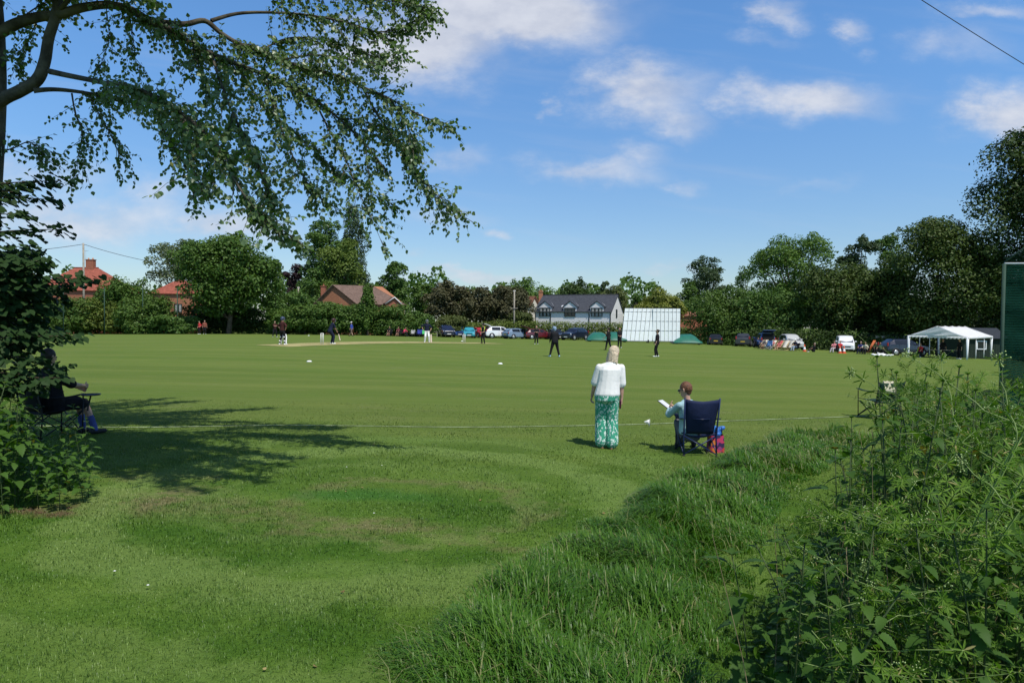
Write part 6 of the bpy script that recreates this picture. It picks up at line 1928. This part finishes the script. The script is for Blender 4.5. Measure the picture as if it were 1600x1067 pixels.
# --- folding chairs
NAVYF = mat('navy_canvas', (.010, .017, .055), .75, .15, 5, .25, bump=.25)
BLACKF = mat('black_canvas', (.010, .011, .013), .8, .2, 5, .2, bump=.2)
GREENF = mat('bottle_green_canvas', (.010, .035, .025), .8, .2, 5, .2)
CREAMF = mat('cream_canvas', (.50, .46, .34), .8, .12, 6)
TUBE_N = mat('navy_steel_tube', (.012, .022, .07), .35, .1)
TUBE_K = mat('black_steel_tube', (.012, .012, .013), .4, .1)
def camp_chair(label, loc, face, fab, tube, w=.54, seat=.40, back=.90, d=.46, dip=.05, arms=True, group=None, hs=1.0, name='camping_chair'):
    """folding quad chair facing its own +y"""
    t = thing(name, label, 'chair', loc, face - math.pi / 2, group)
    x = w / 2
    s = MB()
    rows = []
    for j in range(7):
        f = j / 6
        rows.append([(-x + w * i / 8, -d / 2 + d * f, seat - .06 * math.sin(math.pi * i / 8) * (1 - .4 * f) + .02 * f) for i in range(9)])
    s.sheet(rows, .012).build('seat', fab, t)
    rows = []
    for j in range(11):
        f = j / 10
        wid = x * (.80 + .22 * f); row = []
        for i in range(11):
            u_ = -1 + 2 * i / 10
            z = seat + .0 + (back - seat) * f - (dip * (1 - abs(u_) ** 1.5)) * f ** 3
            row.append((u_ * wid, -d / 2 - .02 - .16 * f - .06 * (1 - u_ * u_) * math.sin(math.pi * min(1, f * .9 + .1)), z))
        rows.append(row)
    bk = MB(); bk.sheet([list(reversed(r)) for r in rows], .014)
    bo = bk.build('backrest', fab, t)
    sm = MB(); sm.tube([(-x * .5, -d / 2 - .155, seat + .24), (0, -d / 2 - .172, seat + .235), (x * .5, -d / 2 - .155, seat + .24)], .006, 4); sm.build('seam', tube, bo)
    for q in (-1, 1):
        m_ = MB(); m_.tube([(q * x * 1.04, -d / 2 - .19, back + .015), (q * x * .99, -d / 2 - .10, seat + .12), (q * x * .98, -d / 2 - .06, seat - .08), (q * x * .98, -d / 2 - .10, .015)], .012, 6); m_.build('back_post', tube, t)
        m_ = MB(); m_.tube([(q * x * 1.02, d / 2, seat + .2), (q * x * 1.0, d / 2 - .01, .02)], .011, 6); m_.build('leg', tube, t)
        m_ = MB(); m_.tube([(q * x, -d / 2 - .09, .04), (q * x, d / 2, seat - .02)], .010, 6); m_.tube([(q * x, d / 2, .04), (q * x, -d / 2 - .05, seat - .02)], .010, 6); m_.build('side_brace', tube, t)
        m_ = MB(); m_.tube([(q * x, -d / 2 - .10, .03), (-q * x * .98, -d / 2 - .06, seat - .03)], .011, 6); m_.build('rear_brace', tube, t)
        m_ = MB(); m_.tube([(q * x, d / 2, .03), (-q * x, d / 2, seat - .03)], .010, 6); m_.build('front_brace', tube, t)
        if arms:
            rows = [[(q * x * 1.03 - .04, -d / 2 - .10 + (d + .12) * i / 6, seat + .23 - .035 * math.sin(math.pi * i / 6)) for i in range(7)], [(q * x * 1.03 + .045, -d / 2 - .10 + (d + .12) * i / 6, seat + .23 - .035 * math.sin(math.pi * i / 6)) for i in range(7)]]
            MB().sheet(rows if q > 0 else rows, .012).build('armrest', fab, t)
        for yy in (-d / 2 - .10, d / 2):
            MB().lathe([(0, 0), (.026, 0), (.022, .02), (.012, .03)], (q * x * .99, yy, 0), 8).build('foot', RUB, t)
    return t
CH = on(1089, 10.6)
cf = towards(.03, 1)
camp_chair('navy blue folding chair of the person reading on the boundary, its back to us', CH, cf, NAVYF, TUBE_N, w=.50, seat=.34, back=.88, dip=.035)
MB_ = Matrix.Rotation(cf - math.pi / 2, 3, 'Z')
sit = CH + MB_ @ Vector((.0, .03, 0))
LBLUE = mat('pale_blue_cloth', (.30, .46, .50), .85, .1, 6, bump=.8, bscale=11)
rd = person('person in a pale blue shirt and dark glasses reading a tablet in the navy chair', sit, cf, 1.62, hip=(-.11, -.10, .36), lean=-.10, side=-.10, turn=1.0, nod=.22,
            feet=[(-.14, .48, .08), (.10, .50, .08)], hands=[(-.38, .20, .70), (-.31, .13, .72)], ehint=[(-.8, -.4, -1), (.8, -.3, -1)], top=LBLUE, sleeve=1.75, bottom=mat('grey_trouser_cloth', (.10, .10, .11), .85, .15), hair='short', hairm=HAIR_B, shoe=SHOE_B, near=True, grip=.7, twist=.45)
gm = MB()
hc, hf, hu, hr = rd['hc'], rd['hf'], rd['hu'], rd['hr']
for s in (-1, 1):
    gm.cap(hc + hf * .092 + hr * s * .034 + hu * .012, hc + hf * .096 + hr * s * .040 + hu * .010, .020, .018, 8, 2)
    gm.tube([hc + hf * .09 + hr * s * .06 + hu * .018, hc - hf * .01 + hr * s * .098 + hu * .012], .004, 5)
gm.build('glasses', GL, rd['o'])
hm_ = (rd['wr'][0] + rd['wr'][1]) / 2
tb = MB(); rt = Matrix.Rotation(.9, 3, 'Z') @ Matrix.Rotation(.55, 3, 'X')
tc0 = hm_ + Vector((-.10, .10, .045)); tb.box(tc0, (.17, .24, .012), rt)
o = tb.build('tablet', mat('tablet_case', (.05, .05, .055), .4, .1), None, .004); o.location = sit; o.rotation_euler = rd['o'].rotation_euler; o.scale = rd['o'].scale
tag(o, 'pale-faced tablet held up by the person in the navy chair', 'tablet')
MB().box(tc0 + rt @ Vector((0, 0, .0085)), (.155, .225, .004), rt).build('screen', mat('tablet_screen', (.62, .63, .64), .2, .05), o)
# bag beside the chair
BAGC = bpy.data.materials.new('patterned_bag_cloth'); BAGC.use_nodes = True
b = NB(BAGC.node_tree); p_ = BAGC.node_tree.nodes['Principled BSDF']; tc_ = b.n('ShaderNodeTexCoord')
vo = b.n('ShaderNodeTexVoronoi'); vo.inputs['Scale'].default_value = 19; b.link(tc_.outputs['Object'], vo.inputs['Vector'])
cr = b.n('ShaderNodeValToRGB'); cr.color_ramp.interpolation = 'CONSTANT'
sp_ = b.n('ShaderNodeSeparateColor'); b.link(vo.outputs['Color'], sp_.inputs[0]); b.link(sp_.outputs[0], cr.inputs[0])
els = cr.color_ramp.elements
els[0].color = (.03, .012, .06, 1); els[1].position = .25; els[1].color = (.42, .03, .09, 1)
for pos_, c_ in ((.5, (.55, .16, .02)), (.66, (.22, .03, .16)), (.82, (.50, .02, .04))):
    e_ = els.new(pos_); e_.color = (*c_, 1)
b.link(cr.outputs[0], p_.inputs['Base Color']); p_.inputs['Roughness'].default_value = .6
gb = on(1121, 10.7)
t = thing('shopping_bag', 'full patterned bag with a bright blue top on the grass against the navy chair', 'bag', gb, .3)
rows = []
for j in range(9):
    z = .27 * j / 8; e = 1 - .12 * (j / 8) ** 2
    rows.append([(.135 * e * math.copysign(abs(math.cos(a_)) ** .5, math.cos(a_)), .085 * e * math.copysign(abs(math.sin(a_)) ** .5, math.sin(a_)), z + .0) for a_ in np.linspace(0, 2 * math.pi, 17)])
MB().sheet(rows).build('bag_body', BAGC, t)
BLUET = mat('blue_nylon', (.03, .16, .50), .5, .15, 9, .4, bump=.5)
tp_ = MB()
for _ in range(10):
    c_ = Vector((random.uniform(-.08, .08), random.uniform(-.04, .04), .27 + random.uniform(0, .09))); tp_.cap(c_, c_ + Vector((random.uniform(-.06, .06), random.uniform(-.03, .03), random.uniform(-.01, .04))), .045, .035, 8, 3)
tp_.melt('contents', BLUET, t, .012)
hl = MB()
for s in (-1, 1): hl.tube([(-.06, s * .08, .28), (-.05, s * .085, .40), (.05, s * .085, .40), (.06, s * .08, .28)], .008, 5)
hl.build('handles', NAVYF, t)
t = thing('water_flask', 'dark blue flask in the holder on the right arm of the navy chair', 'flask', CH + MB_ @ Vector((.30, .12, .49)), 0)
MB().lathe([(0, 0), (.036, 0), (.040, .02), (.040, .15), (.030, .17)], (0, 0, 0), 12).build('bottle', mat('flask_blue', (.03, .045, .16), .3, .1), t)
MB().lathe([(.030, .17), (.030, .20), (0, .20)], (0, 0, 0), 12).build('lid', TRIM, t)

# --- man in the shade at the left
gm_ = on(84, 10.7)
lf = towards(.50, .87)
camp_chair('black folding chair of the man sitting in the tree shade at the left', gm_, lf, BLACKF, TUBE_K, w=.62, seat=.44, back=.93, d=.52, dip=.05)
R_ = Matrix.Rotation(lf - math.pi / 2, 3, 'Z')
BLUES = mat('blue_sock', (.06, .08, .24), .85, .15)
man = person('man in black shirt, shorts and blue socks sitting in the shaded chair', gm_ + R_ @ Vector((0, .02, 0)), lf, 1.78, hip=(0, -.06, .52), lean=-.10, turn=.15, nod=.15,
       feet=[(-.10, .44, .08), (.20, .46, .08)], hands=[(-.02, .34, .72), (.14, .34, .76)], ehint=[(-1, -.3, -.6), (1, -.3, -.6)], stout=1.25, top=BLACKC, sleeve=.9, bottom=BLACKC, legs=.47, hair='short', hairm=HAIR_D, shoe=SHOE_B, sock=BLUES, near=True, grip=.6)
ta = MB(); tt = gm_ + R_ @ Vector((.50, .28, .0))
t = thing('side_tray', 'dark side tray on the arm of the shaded black chair', 'tray', tt + Vector((0, 0, .66)), lf)
MB().lathe([(0, 0), (.13, 0), (.142, .02), (.135, .02), (.12, .008), (0, .008)], (0, 0, 0), 18).build('tray_top', TUBE_K, t)
MB().tube([(-.12, -.12, -.22), (0, 0, 0)], .012, 6).build('bracket', TUBE_K, t)

# --- empty chair with a jacket on the right
ge = on(1374, 15.6)
ef = towards(-.25, .97)
camp_chair('empty bottle-green folding chair half behind the thicket, a cream jacket over its back', ge, ef, GREENF, TUBE_K, w=.66, seat=.42, back=.84, dip=.02)
Re = Matrix.Rotation(ef - math.pi / 2, 3, 'Z')
jk = MB()
rows = []
for j in range(9):
    f = j / 8; row = []
    for i in range(9):
        u_ = -1 + 2 * i / 8
        y_ = -.46 + .16 * f - .02 * math.cos(u_ * 5); z_ = .60 + .27 * math.sin(math.pi * f * .95) + .015 * math.sin(u_ * 9 + f * 7)
        row.append(Re @ Vector((u_ * .13 - .08, y_, z_)))
    rows.append(row)
jk.sheet(rows, .015)
o = jk.build('jacket', CREAMF); o.location = ge
tag(o, 'cream jacket hung over the back of the empty green chair', 'jacket')
# --- grey moulded chair back among the nettles
gg = on(1512, 10.6)
GREYP = mat('grey_plastic', (.17, .16, .16), .7, .1)
GREYL = mat('pale_grey_plastic', (.42, .41, .42), .6, .08)
t = thing('grey_chair', 'grey rounded chair back just clearing the thicket, a paler rounded pad on its left', 'chair', gg, .15)
zt = at(1512, 636, 10.6).z - gg.z
rows = []
for j in range(9):
    f = j / 8; hw = .22 * math.sqrt(max(.0, 1 - max(0, (f - .35) / .65) ** 2)) + .002
    rows.append([(hw * (-1 + 2 * i / 8), .05 * (1 - (-1 + 2 * i / 8) ** 2), zt - .42 + .42 * f) for i in range(9)])
MB().sheet(rows, .03).build('backrest', GREYP, t)
rows = []
for j in range(7):
    f = j / 6; hw = .09 * math.sqrt(max(0, 1 - max(0, (f - .5) / .5) ** 2)) + .003
    rows.append([(-.20 + hw * (-1 + 2 * i / 6) + .03 * f, -.05, zt - .24 + .16 * f) for i in range(7)])
MB().sheet(rows, .03).build('side_pad', GREYL, t)
MB().box((0, -.22, zt - .45), (.44, .44, .035)).build('seat', GREYP, t, .015)
for x_ in (-.19, .19):
    for y_ in (-.40, .0):
        MB().tube([(x_, y_, zt - .46), (x_ * 1.1, y_, -.02)], .018, 6).build('leg', TUBE_K, t)

# ------------------------------------------------------------------ players on the field
TEAMS = mat('black_team_shirt', (.016, .014, .015), .85, .3, 7, .15)
MAROON = mat('maroon_team_shirt', (.055, .018, .016), .85, .3, 7, .15)
gp = 'players out on the field'
P_ = person
P_('wicketkeeper in white pads and dark helmet, back to us, left of the wicket', on(441, 42.0), towards(.5, .85), 1.68, feet=[(-.24, 0, .08), (.24, 0, .08)], hands=[(-.22, .05, .98), (.22, .05, .98)], ehint=[(-1, -.3, 0), (1, -.3, 0)], top=MAROON, hair='long', hairm=HAIR_B, hat='helmet', hatm=HELM, pads=True, group=gp, stout=1.1)
P_('fielder with folded arms standing beyond the wicketkeeper', on(429, 72), towards(.6, -.8), 1.66, feet=[(-.22, 0, .08), (.22, 0, .08)], hands=[(.12, .20, 1.22), (-.12, .22, 1.2)], ehint=[(-1, .2, -.6), (1, .2, -.6)], top=MAROON, group=gp)
bt_ = P_('batter in navy crouching over the bat beside the near wicket', on(518, 44), towards(.85, .5), 1.70, hip=(0, -.10, .88), lean=.42, nod=-.1, turn=.35, feet=[(-.18, .02, .08), (.18, .05, .08)], hands=[(.05, .34, .80), (.08, .36, .72)], ehint=[(-1, -.2, 0), (1, -.2, 0)], top=NAVYC, sleeve=.8, bottom=NAVYC, hair='short', hat='helmet', hatm=mat('maroon_helmet', (.05, .018, .016), .35, .1), pads=False, group=gp, skin=SKIN_T)
BATM = mat('willow_bat', (.66, .52, .42), .55, .1)
def bat(label, P, a, b_):
    a, b_ = Vector(a), Vector(b_)
    t = thing('cricket_bat', label, 'cricket bat', P['o'].location, P['o'].rotation_euler.z, 'cricket bats held by the two batters')
    t.scale = P['o'].scale
    d_ = (b_ - a).normalized(); q = a + d_ * .30
    MB().tube([a, q], .018, 6).build('handle', RUB, t)
    sd = d_.cross(Vector((0, 1, 0))).normalized(); nn = d_.cross(sd)
    m_ = MB(); vs = []
    for p, wv, th in ((q, .03, .02), (q + d_ * .07, .054, .022), (q + d_ * .42, .056, .034), (b_, .05, .018)):
        vs += [p - sd * wv, p + sd * wv, p + sd * wv * .6 + nn * th * 1.5, p - sd * wv * .6 + nn * th * 1.5]
    fs = [(0, 1, 2, 3), (15, 14, 13, 12)]
    for i in range(3):
        for k in range(4):
            fs.append((i * 4 + k, i * 4 + (k + 1) % 4, i * 4 + 4 + (k + 1) % 4, i * 4 + 4 + k))
    m_.add(vs, fs); m_.build('blade', BATM, t)
bat('bat held downwards by the crouching batter in navy', bt_, bt_['wr'][0] + Vector((.02, .06, .08)), bt_['wr'][0] + Vector((.20, .20, -.62)))
P_('person in a blue top and shorts strolling in front of the left hedge', on(549, 80), towards(-1, .1), 1.66, feet=[(-.12, -.22, .1), (.12, .28, .08)], top=mat('blue_cloth', (.03, .06, .30), .85, .15), bottom=mat('tan_cloth', (.16, .10, .08), .85, .1), legs=.42, hair='bun', hat='cap', hatm=WHITEC, hands=[(-.24, .12, .86), (.24, -.1, .86)], group=gp, shoe=SHOE_B)
ns = P_('batter in white leg pads waiting near the teal car, bat upright', on(667, 52.5), towards(.2, -1), 1.72, feet=[(-.17, 0, .08), (.17, 0, .08)], hands=[(-.26, .10, .92), (.30, -.02, 1.02)], top=NAVYC, bottom=WHITEC, hair='short', hat='helmet', hatm=mat('grey_helmet', (.12, .13, .14), .4, .1), pads=True, group=gp, ehint=[(-1, -.4, 0), (1, -.4, 0)])
bat('bat standing upright beside the padded batter near the teal car', ns, ns['wr'][0] + Vector((-.03, .03, .03)), (ns['wr'][0].x - .06, ns['wr'][0].y + .06, .03))
um = P_('umpire in black with a yellow band over the shoulders standing before the red car', on(755, 58), towards(-.5, -.85), 1.66, feet=[(-.14, 0, .08), (.14, 0, .08)], hands=[(-.10, .20, 1.0), (.10, .2, 1.0)], top=BLACKC, hat='brim', hatm=BLACKC, shoe=SHOE_B, group=gp)
HV = mat('yellow_band', (.62, .66, .10), .7, .1)
m_ = MB(); m_.tube([(-.13, .10, 1.12), (-.19, .04, 1.38), (-.10, -.06, 1.46), (.08, -.07, 1.46), (.19, .03, 1.38), (.14, .12, 1.14)], .035, 6); m_.build('shoulder_band', HV, um['o'])
P_('fielder with folded arms and white shoes in front of the dark red car', on(838, 63.5), towards(.0, -1), 1.68, feet=[(-.13, 0, .08), (.13, 0, .08)], hands=[(.14, .20, 1.14), (-.14, .22, 1.12)], ehint=[(-1, .2, -.6), (1, .2, -.6)], top=TEAMS, hair='long', hairm=HAIR_B, group=gp)
P_('fielder in black with a pale blue helmet standing astride, back to us', on(867, 40), towards(-.35, .93), 1.74, feet=[(-.28, .06, .08), (.26, -.06, .08)], hands=[(-.22, .22, .86), (.20, .20, .98)], lean=.10, top=BLACKC, sleeve=1.9, hat='helmet', hatm=HELM_L, shoe=SHOE_L, group=gp, stout=1.25)
P_('fielder in black striding left before the green covers, arm swinging', on(951, 53), towards(-.75, .5), 1.72, feet=[(-.12, .18, .08), (.12, -.20, .09)], hands=[(-.28, .26, .96), (.28, -.02, .82)], top=TEAMS, hair='bun', group=gp, shoe=SHOE_B)
P_('fielder in black facing us just left of the sightscreen, hands together', on(968, 59.5), towards(.1, -1), 1.72, feet=[(-.13, 0, .08), (.13, 0, .08)], hands=[(-.05, .26, 1.02), (.05, .26, 1.02)], top=TEAMS, hair='long', hairm=HAIR_B, group=gp)
P_('fielder in black with a hair bun standing in front of the sightscreen, facing left', on(1027, 44.2), towards(-1, .15), 1.74, feet=[(-.07, .10, .08), (.09, -.06, .08)], hands=[(-.22, .10, .84), (.20, .16, .90)], top=TEAMS, hair='bun', group=gp, lean=-.04)
P_('person in a red top in the shade at the foot of the big dark tree', on(311.5, 85), towards(-.4, -.9), 1.62, top=mat('red_cloth', (.45, .025, .03), .85, .15), hands=[(-.22, .18, 1.02), (.22, .12, .9)], hair='long', group='people strolling at the left boundary')
P_('person in a brownish red top beside the one in bright red', on(319.5, 86), towards(.4, -.9), 1.72, top=mat('brick_cloth', (.22, .07, .045), .85, .15), hair='short', group='people strolling at the left boundary')

# ------------------------------------------------------------------ spectators round the ground
gs = 'spectators sitting round the boundary'
PINK = mat('hot_pink_cloth', (.62, .05, .12), .8, .15, 9)
REDST = mat('red_striped_cloth', (.42, .06, .07), .85, .5, 20)
CHAIRG = 'spectators\' chairs along the boundary'
def sitter(label, px, d, face, top, bottom=NAVYC, legs=1.0, hat=None, hatm=None, hair='short', hairm=HAIR_D, chair=None, fab=BLACKF, low=.46, lean=-.16, feet=None, shoe=SHOE_B, skin=SKIN_T):
    p = on(px, d)
    if chair:
        camp_chair(chair, p, face, fab, TUBE_K, w=.56, seat=low - .10, back=low + .42, group=CHAIRG)
    return person(label, p, face, 1.70, hip=(0, -.06, low), lean=lean, nod=.1, feet=feet or [(-.13, .50, .08), (.14, .54, .08)], hands=[(-.10, .34, low + .16), (.12, .36, low + .17)], ehint=[(-1, -.2, -.5), (1, -.2, -.5)], top=top, bottom=bottom, legs=legs, hat=hat, hatm=hatm, hair=hair, hairm=hairm, shoe=shoe, group=gs, skin=skin)
TO = towards(-.15, -1)
sitter('spectator with bare arms in a dark top sitting leftmost by the left hedge', 608, 86, TO, BLACKC, BLACKC, .45, chair='dark chair of the leftmost spectator by the left hedge')
sitter('spectator in dark red sitting second from the left by the hedge', 622, 87.5, TO, mat('wine_cloth', (.10, .02, .03), .85, .2), BLACKC, .45, chair='dark chair of the second spectator by the left hedge')
sitter('spectator in a hot pink top bent forward by the left hedge', 631.5, 88, towards(.8, -.5), PINK, BLACKC, lean=.5, chair='dark chair under the spectator in hot pink')
camp_chair('empty grey-white folding chair between the pink top and the blue one', on(644, 88), TO, mat('pale_canvas', (.36, .35, .33), .8, .2, 8), TUBE_K, group=CHAIRG)
camp_chair('blue folding chair at the boundary left of the padded batter', on(654.5, 88), TO, mat('royal_blue_canvas', (.03, .045, .26), .75, .15), TUBE_K, w=.66, back=.98, group=CHAIRG)
camp_chair('bright green folding chair right behind the padded batter', on(661.5, 88.5), TO, mat('bright_green_canvas', (.08, .50, .16), .7, .1), TUBE_K, w=.62, back=.94, group=CHAIRG)
t = thing('picnic_table', 'pale wooden table at the boundary between padded batter and navy car', 'table', on(676, 92), .1)
MB().box((0, 0, .72), (1.3, .6, .05)).build('tabletop', POLE, t)
for x_ in (-.58, .58):
    for y_ in (-.24, .24): MB().box((x_, y_, .35), (.06, .06, .70)).build('leg', POLE, t)
# sunbathers right
DECKW = mat('cream_deck_canvas', (.55, .53, .46), .8, .08, 5)
WOODF = mat('pale_wood', (.48, .36, .18), .6, .15, 4)
def deckchair(label, px, d, face, fab):
    t = thing('deckchair', label, 'deckchair', on(px, d), face - math.pi / 2, 'deckchairs of the sunbathers')
    rows = []
    for j in range(11):
        f = j / 10
        rows.append([(x_, .46 - .98 * f, .33 - .16 * math.sin(math.pi * min(1, f * 1.25)) * (1 - f) + .68 * f ** 1.4) for x_ in (-.23, 0, .23)])
    MB().sheet(rows, .01).build('sling', fab, t)
    for q in (-1, 1):
        MB().tube([(q * .27, .50, .34), (q * .27, -.52, 1.02)], .022, 6).build('back_rail', WOODF, t)
        MB().tube([(q * .27, .58, .03), (q * .27, -.55, .04)], .022, 6).build('ground_rail', WOODF, t)
        MB().tube([(q * .29, .50, .34), (q * .29, -.50, .04)], .02, 6).build('leg', WOODF, t)
        MB().tube([(q * .25, .0, .68), (q * .25, -.45, .05)], .018, 6).build('strut', WOODF, t)
    cr_ = MB()
    for z_, y_ in ((.34, .50), (1.02, -.52), (.05, -.5), (.03, .55)): cr_.tube([(-.29, y_, z_), (.29, y_, z_)], .02, 6)
    cr_.build('crossbars', WOODF, t)
    return t
SB = towards(-.7, -.7)
sitter('spectator in blue in a dark chair, leftmost of the sunbathers', 1186, 75, towards(.5, -.8), mat('mid_blue_cloth', (.02, .05, .14), .85, .2), BLACKC, chair='dark chair of the leftmost sunbather in blue')
deckchair('cream deckchair under the leftmost bare-legged sunbather', 1194, 74, SB, DECKW)
sitter('bare-legged sunbather lounging in the leftmost cream deckchair', 1194, 74, SB, mat('dark_grey_cloth', (.05, .05, .055), .85, .2), BLACKC, .4, low=.36, lean=-.5)
camp_chair('blue and white folding chair among the sunbathers with a pale leg', on(1201, 73.5), SB, mat('sky_blue_canvas', (.07, .16, .34), .7, .1), mat('white_tube', (.7, .7, .7), .4, .1), group=CHAIRG, w=.6, back=1.0)
deckchair('cream deckchair holding the sunbather in pink and grey', 1208, 74.5, SB, DECKW)
sitter('sunbather in a pink top leaning back right of the blue and white chair', 1207, 74.5, SB, mat('dusty_pink_cloth', (.42, .13, .12), .85, .2), BLACKC, low=.38, lean=-.5)
deckchair('low striped deckchair of the reclining sunbather in red', 1218, 73, SB, REDST)
sitter('reclining sunbather in a red patterned top with bare legs', 1217, 73, SB, mat('red_patterned_cloth', (.40, .09, .09), .85, .5, 30), mat('salmon_cloth', (.40, .16, .12), .85, .2), .45, low=.34, lean=-.7, feet=[(-.15, .62, .12), (.16, .68, .10)], shoe=None)
deckchair('empty cream deckchair in front of the silver people carrier, left one', 1227, 72.5, SB, DECKW)
deckchair('empty cream deckchair directly before the silver people carrier, right one', 1236, 73, SB, DECKW)
sitter('spectator in navy with a white hat at the right end of the sunbathers', 1243, 72, towards(-.8, -.5), NAVYC, mat('pale_denim', (.30, .36, .45), .85, .15), 1.0, 'brim', WHITEC, chair='dark chair of the white-hatted spectator', lean=.12)
CONE_O = mat('cone_orange', (.62, .10, .03), .5, .1)
def cone(label, px, d):
    t = thing('traffic_cone', label, 'cone', on(px, d), 0, 'traffic cones on the grass')
    MB().box((0, 0, .02), (.42, .42, .04)).build('base', CONE_O, t, .01)
    MB().lathe([(.16, .04), (.125, .22)], (0, 0, 0), 14).build('lower_body', CONE_O, t)
    MB().lathe([(.127, .22), (.075, .50)], (0, 0, 0), 14).build('white_sleeve', WHITE, t)
    MB().lathe([(.073, .50), (.035, .74), (.0, .75)], (0, 0, 0), 14).build('tip', CONE_O, t)
cone('orange and white cone right of the sunbathers by the person on the grass', 1257.5, 70.5)
cone('orange and white cone in front of the white van, left one of the pair', 1313, 68)
cone('orange and white cone in front of the white van, right one of the pair', 1319.5, 68)
sitter('person in dark clothes sitting on the grass right of the single cone', 1271, 70.5, towards(-1, -.1), BLACKC, BLACKC, 1.0, low=.14, feet=[(-.1, .55, .08), (.12, .62, .08)], hair='short', hairm=mat('grey_hair', (.28, .22, .18), .6, .2), lean=-.22, shoe=SHOE_W)
sitter('spectator in a red and white top leaning back beside the white van', 1303, 70, SB, mat('red_white_cloth', (.48, .17, .19), .85, .5, 24), mat('pale_cloth', (.45, .40, .40), .85, .2), chair='dark low chair of the spectator in red and white near the van', lean=-.4)
sitter('spectator in red sitting upright before the van bonnet', 1313.5, 71, towards(-.3, -1), mat('red_cloth', (.45, .025, .03), .85, .15), BLACKC, hair='long', hairm=HAIR_B, chair='dark chair of the spectator in red before the van')
sitter('spectator in navy slumped in a chair right of the white van', 1345, 68, SB, mat('navy_blue_cloth', (.02, .03, .12), .85, .2), NAVYC, hairm=mat('grey_hair', (.28, .22, .18), .6, .2), chair='dark chair of the navy spectator right of the van', lean=-.1)
sitter('spectator in black and cream near the heap of white cloth', 1353, 67.5, SB, CREAMF, BLACKC, chair='dark chair of the spectator in cream near the white cloth', lean=.2)
sitter('spectator in dark clothes sitting in the shade behind the heap of white cloth', 1369, 68, towards(-.5, -.8), BLACKC, BLACKC, chair='black chair in the shade behind the heap of white cloth')
sitter('small figure in dark green beside the dark blue car', 1377, 68.5, towards(.2, -1), mat('dark_green_cloth', (.02, .06, .03), .85, .2), BLACKC, chair='dark chair of the figure in dark green beside the dark blue car')
hp_ = MB()
for _ in range(16):
    c_ = Vector((random.uniform(-.75, .75), random.uniform(-.3, .3), .05)); hp_.cap(c_, c_ + Vector((random.uniform(-.5, .5), random.uniform(-.2, .2), random.uniform(0, .32 * (1 - abs(c_.x) / .9)))), .10, .06, 8, 3)
o = hp_.melt('white_cloth', mat('white_sheet', (.76, .76, .74), .7, .06, 4), None, .03, 5); o.location = on(1377, 61.5)
tag(o, 'heap of white cloth lying on the grass left of the marquee', 'cloth')
# inside the marquee
RT = Matrix.Rotation(mrz, 3, 'Z')
def inm(x_, y_):
    q = ma + RT @ Vector((x_, y_, 0)); q.z = gz(q.x, q.y); return q
t = thing('trestle_table', 'long table in the deep shade inside the marquee', 'table', inm(4.2, 2.6), mrz)
MB().box((0, 0, .73), (.75, 2.4, .04)).build('tabletop', POLE, t)
for x_ in (-.3, .3):
    for y_ in (-1.1, 1.1): MB().box((x_, y_, .355), (.05, .05, .71)).build('leg', TUBE_K, t)
person('dark-clothed person standing inside the marquee behind the table', inm(5.6, 2.9), mrz + math.pi, 1.72, top=BLACKC, group='people inside the marquee')
person('person with a red collar sitting low inside the marquee near its left leg', inm(1.6, 3.9), mrz + math.pi, 1.7, hip=(0, -.06, .46), lean=-.1, feet=[(-.13, .50, .08), (.14, .54, .08)], hands=[(-.1, .34, .62), (.12, .36, .63)], top=mat('red_cloth', (.45, .025, .03), .85, .15), group='people inside the marquee')
camp_chair('black folding chair inside the marquee under the seated person', inm(1.6, 3.9), mrz + math.pi, BLACKF, TUBE_K, group=CHAIRG)
person('tall figure in black near the right leg inside the marquee', inm(2.4, 1.0), mrz + 2.4, 1.78, top=BLACKC, group='people inside the marquee')
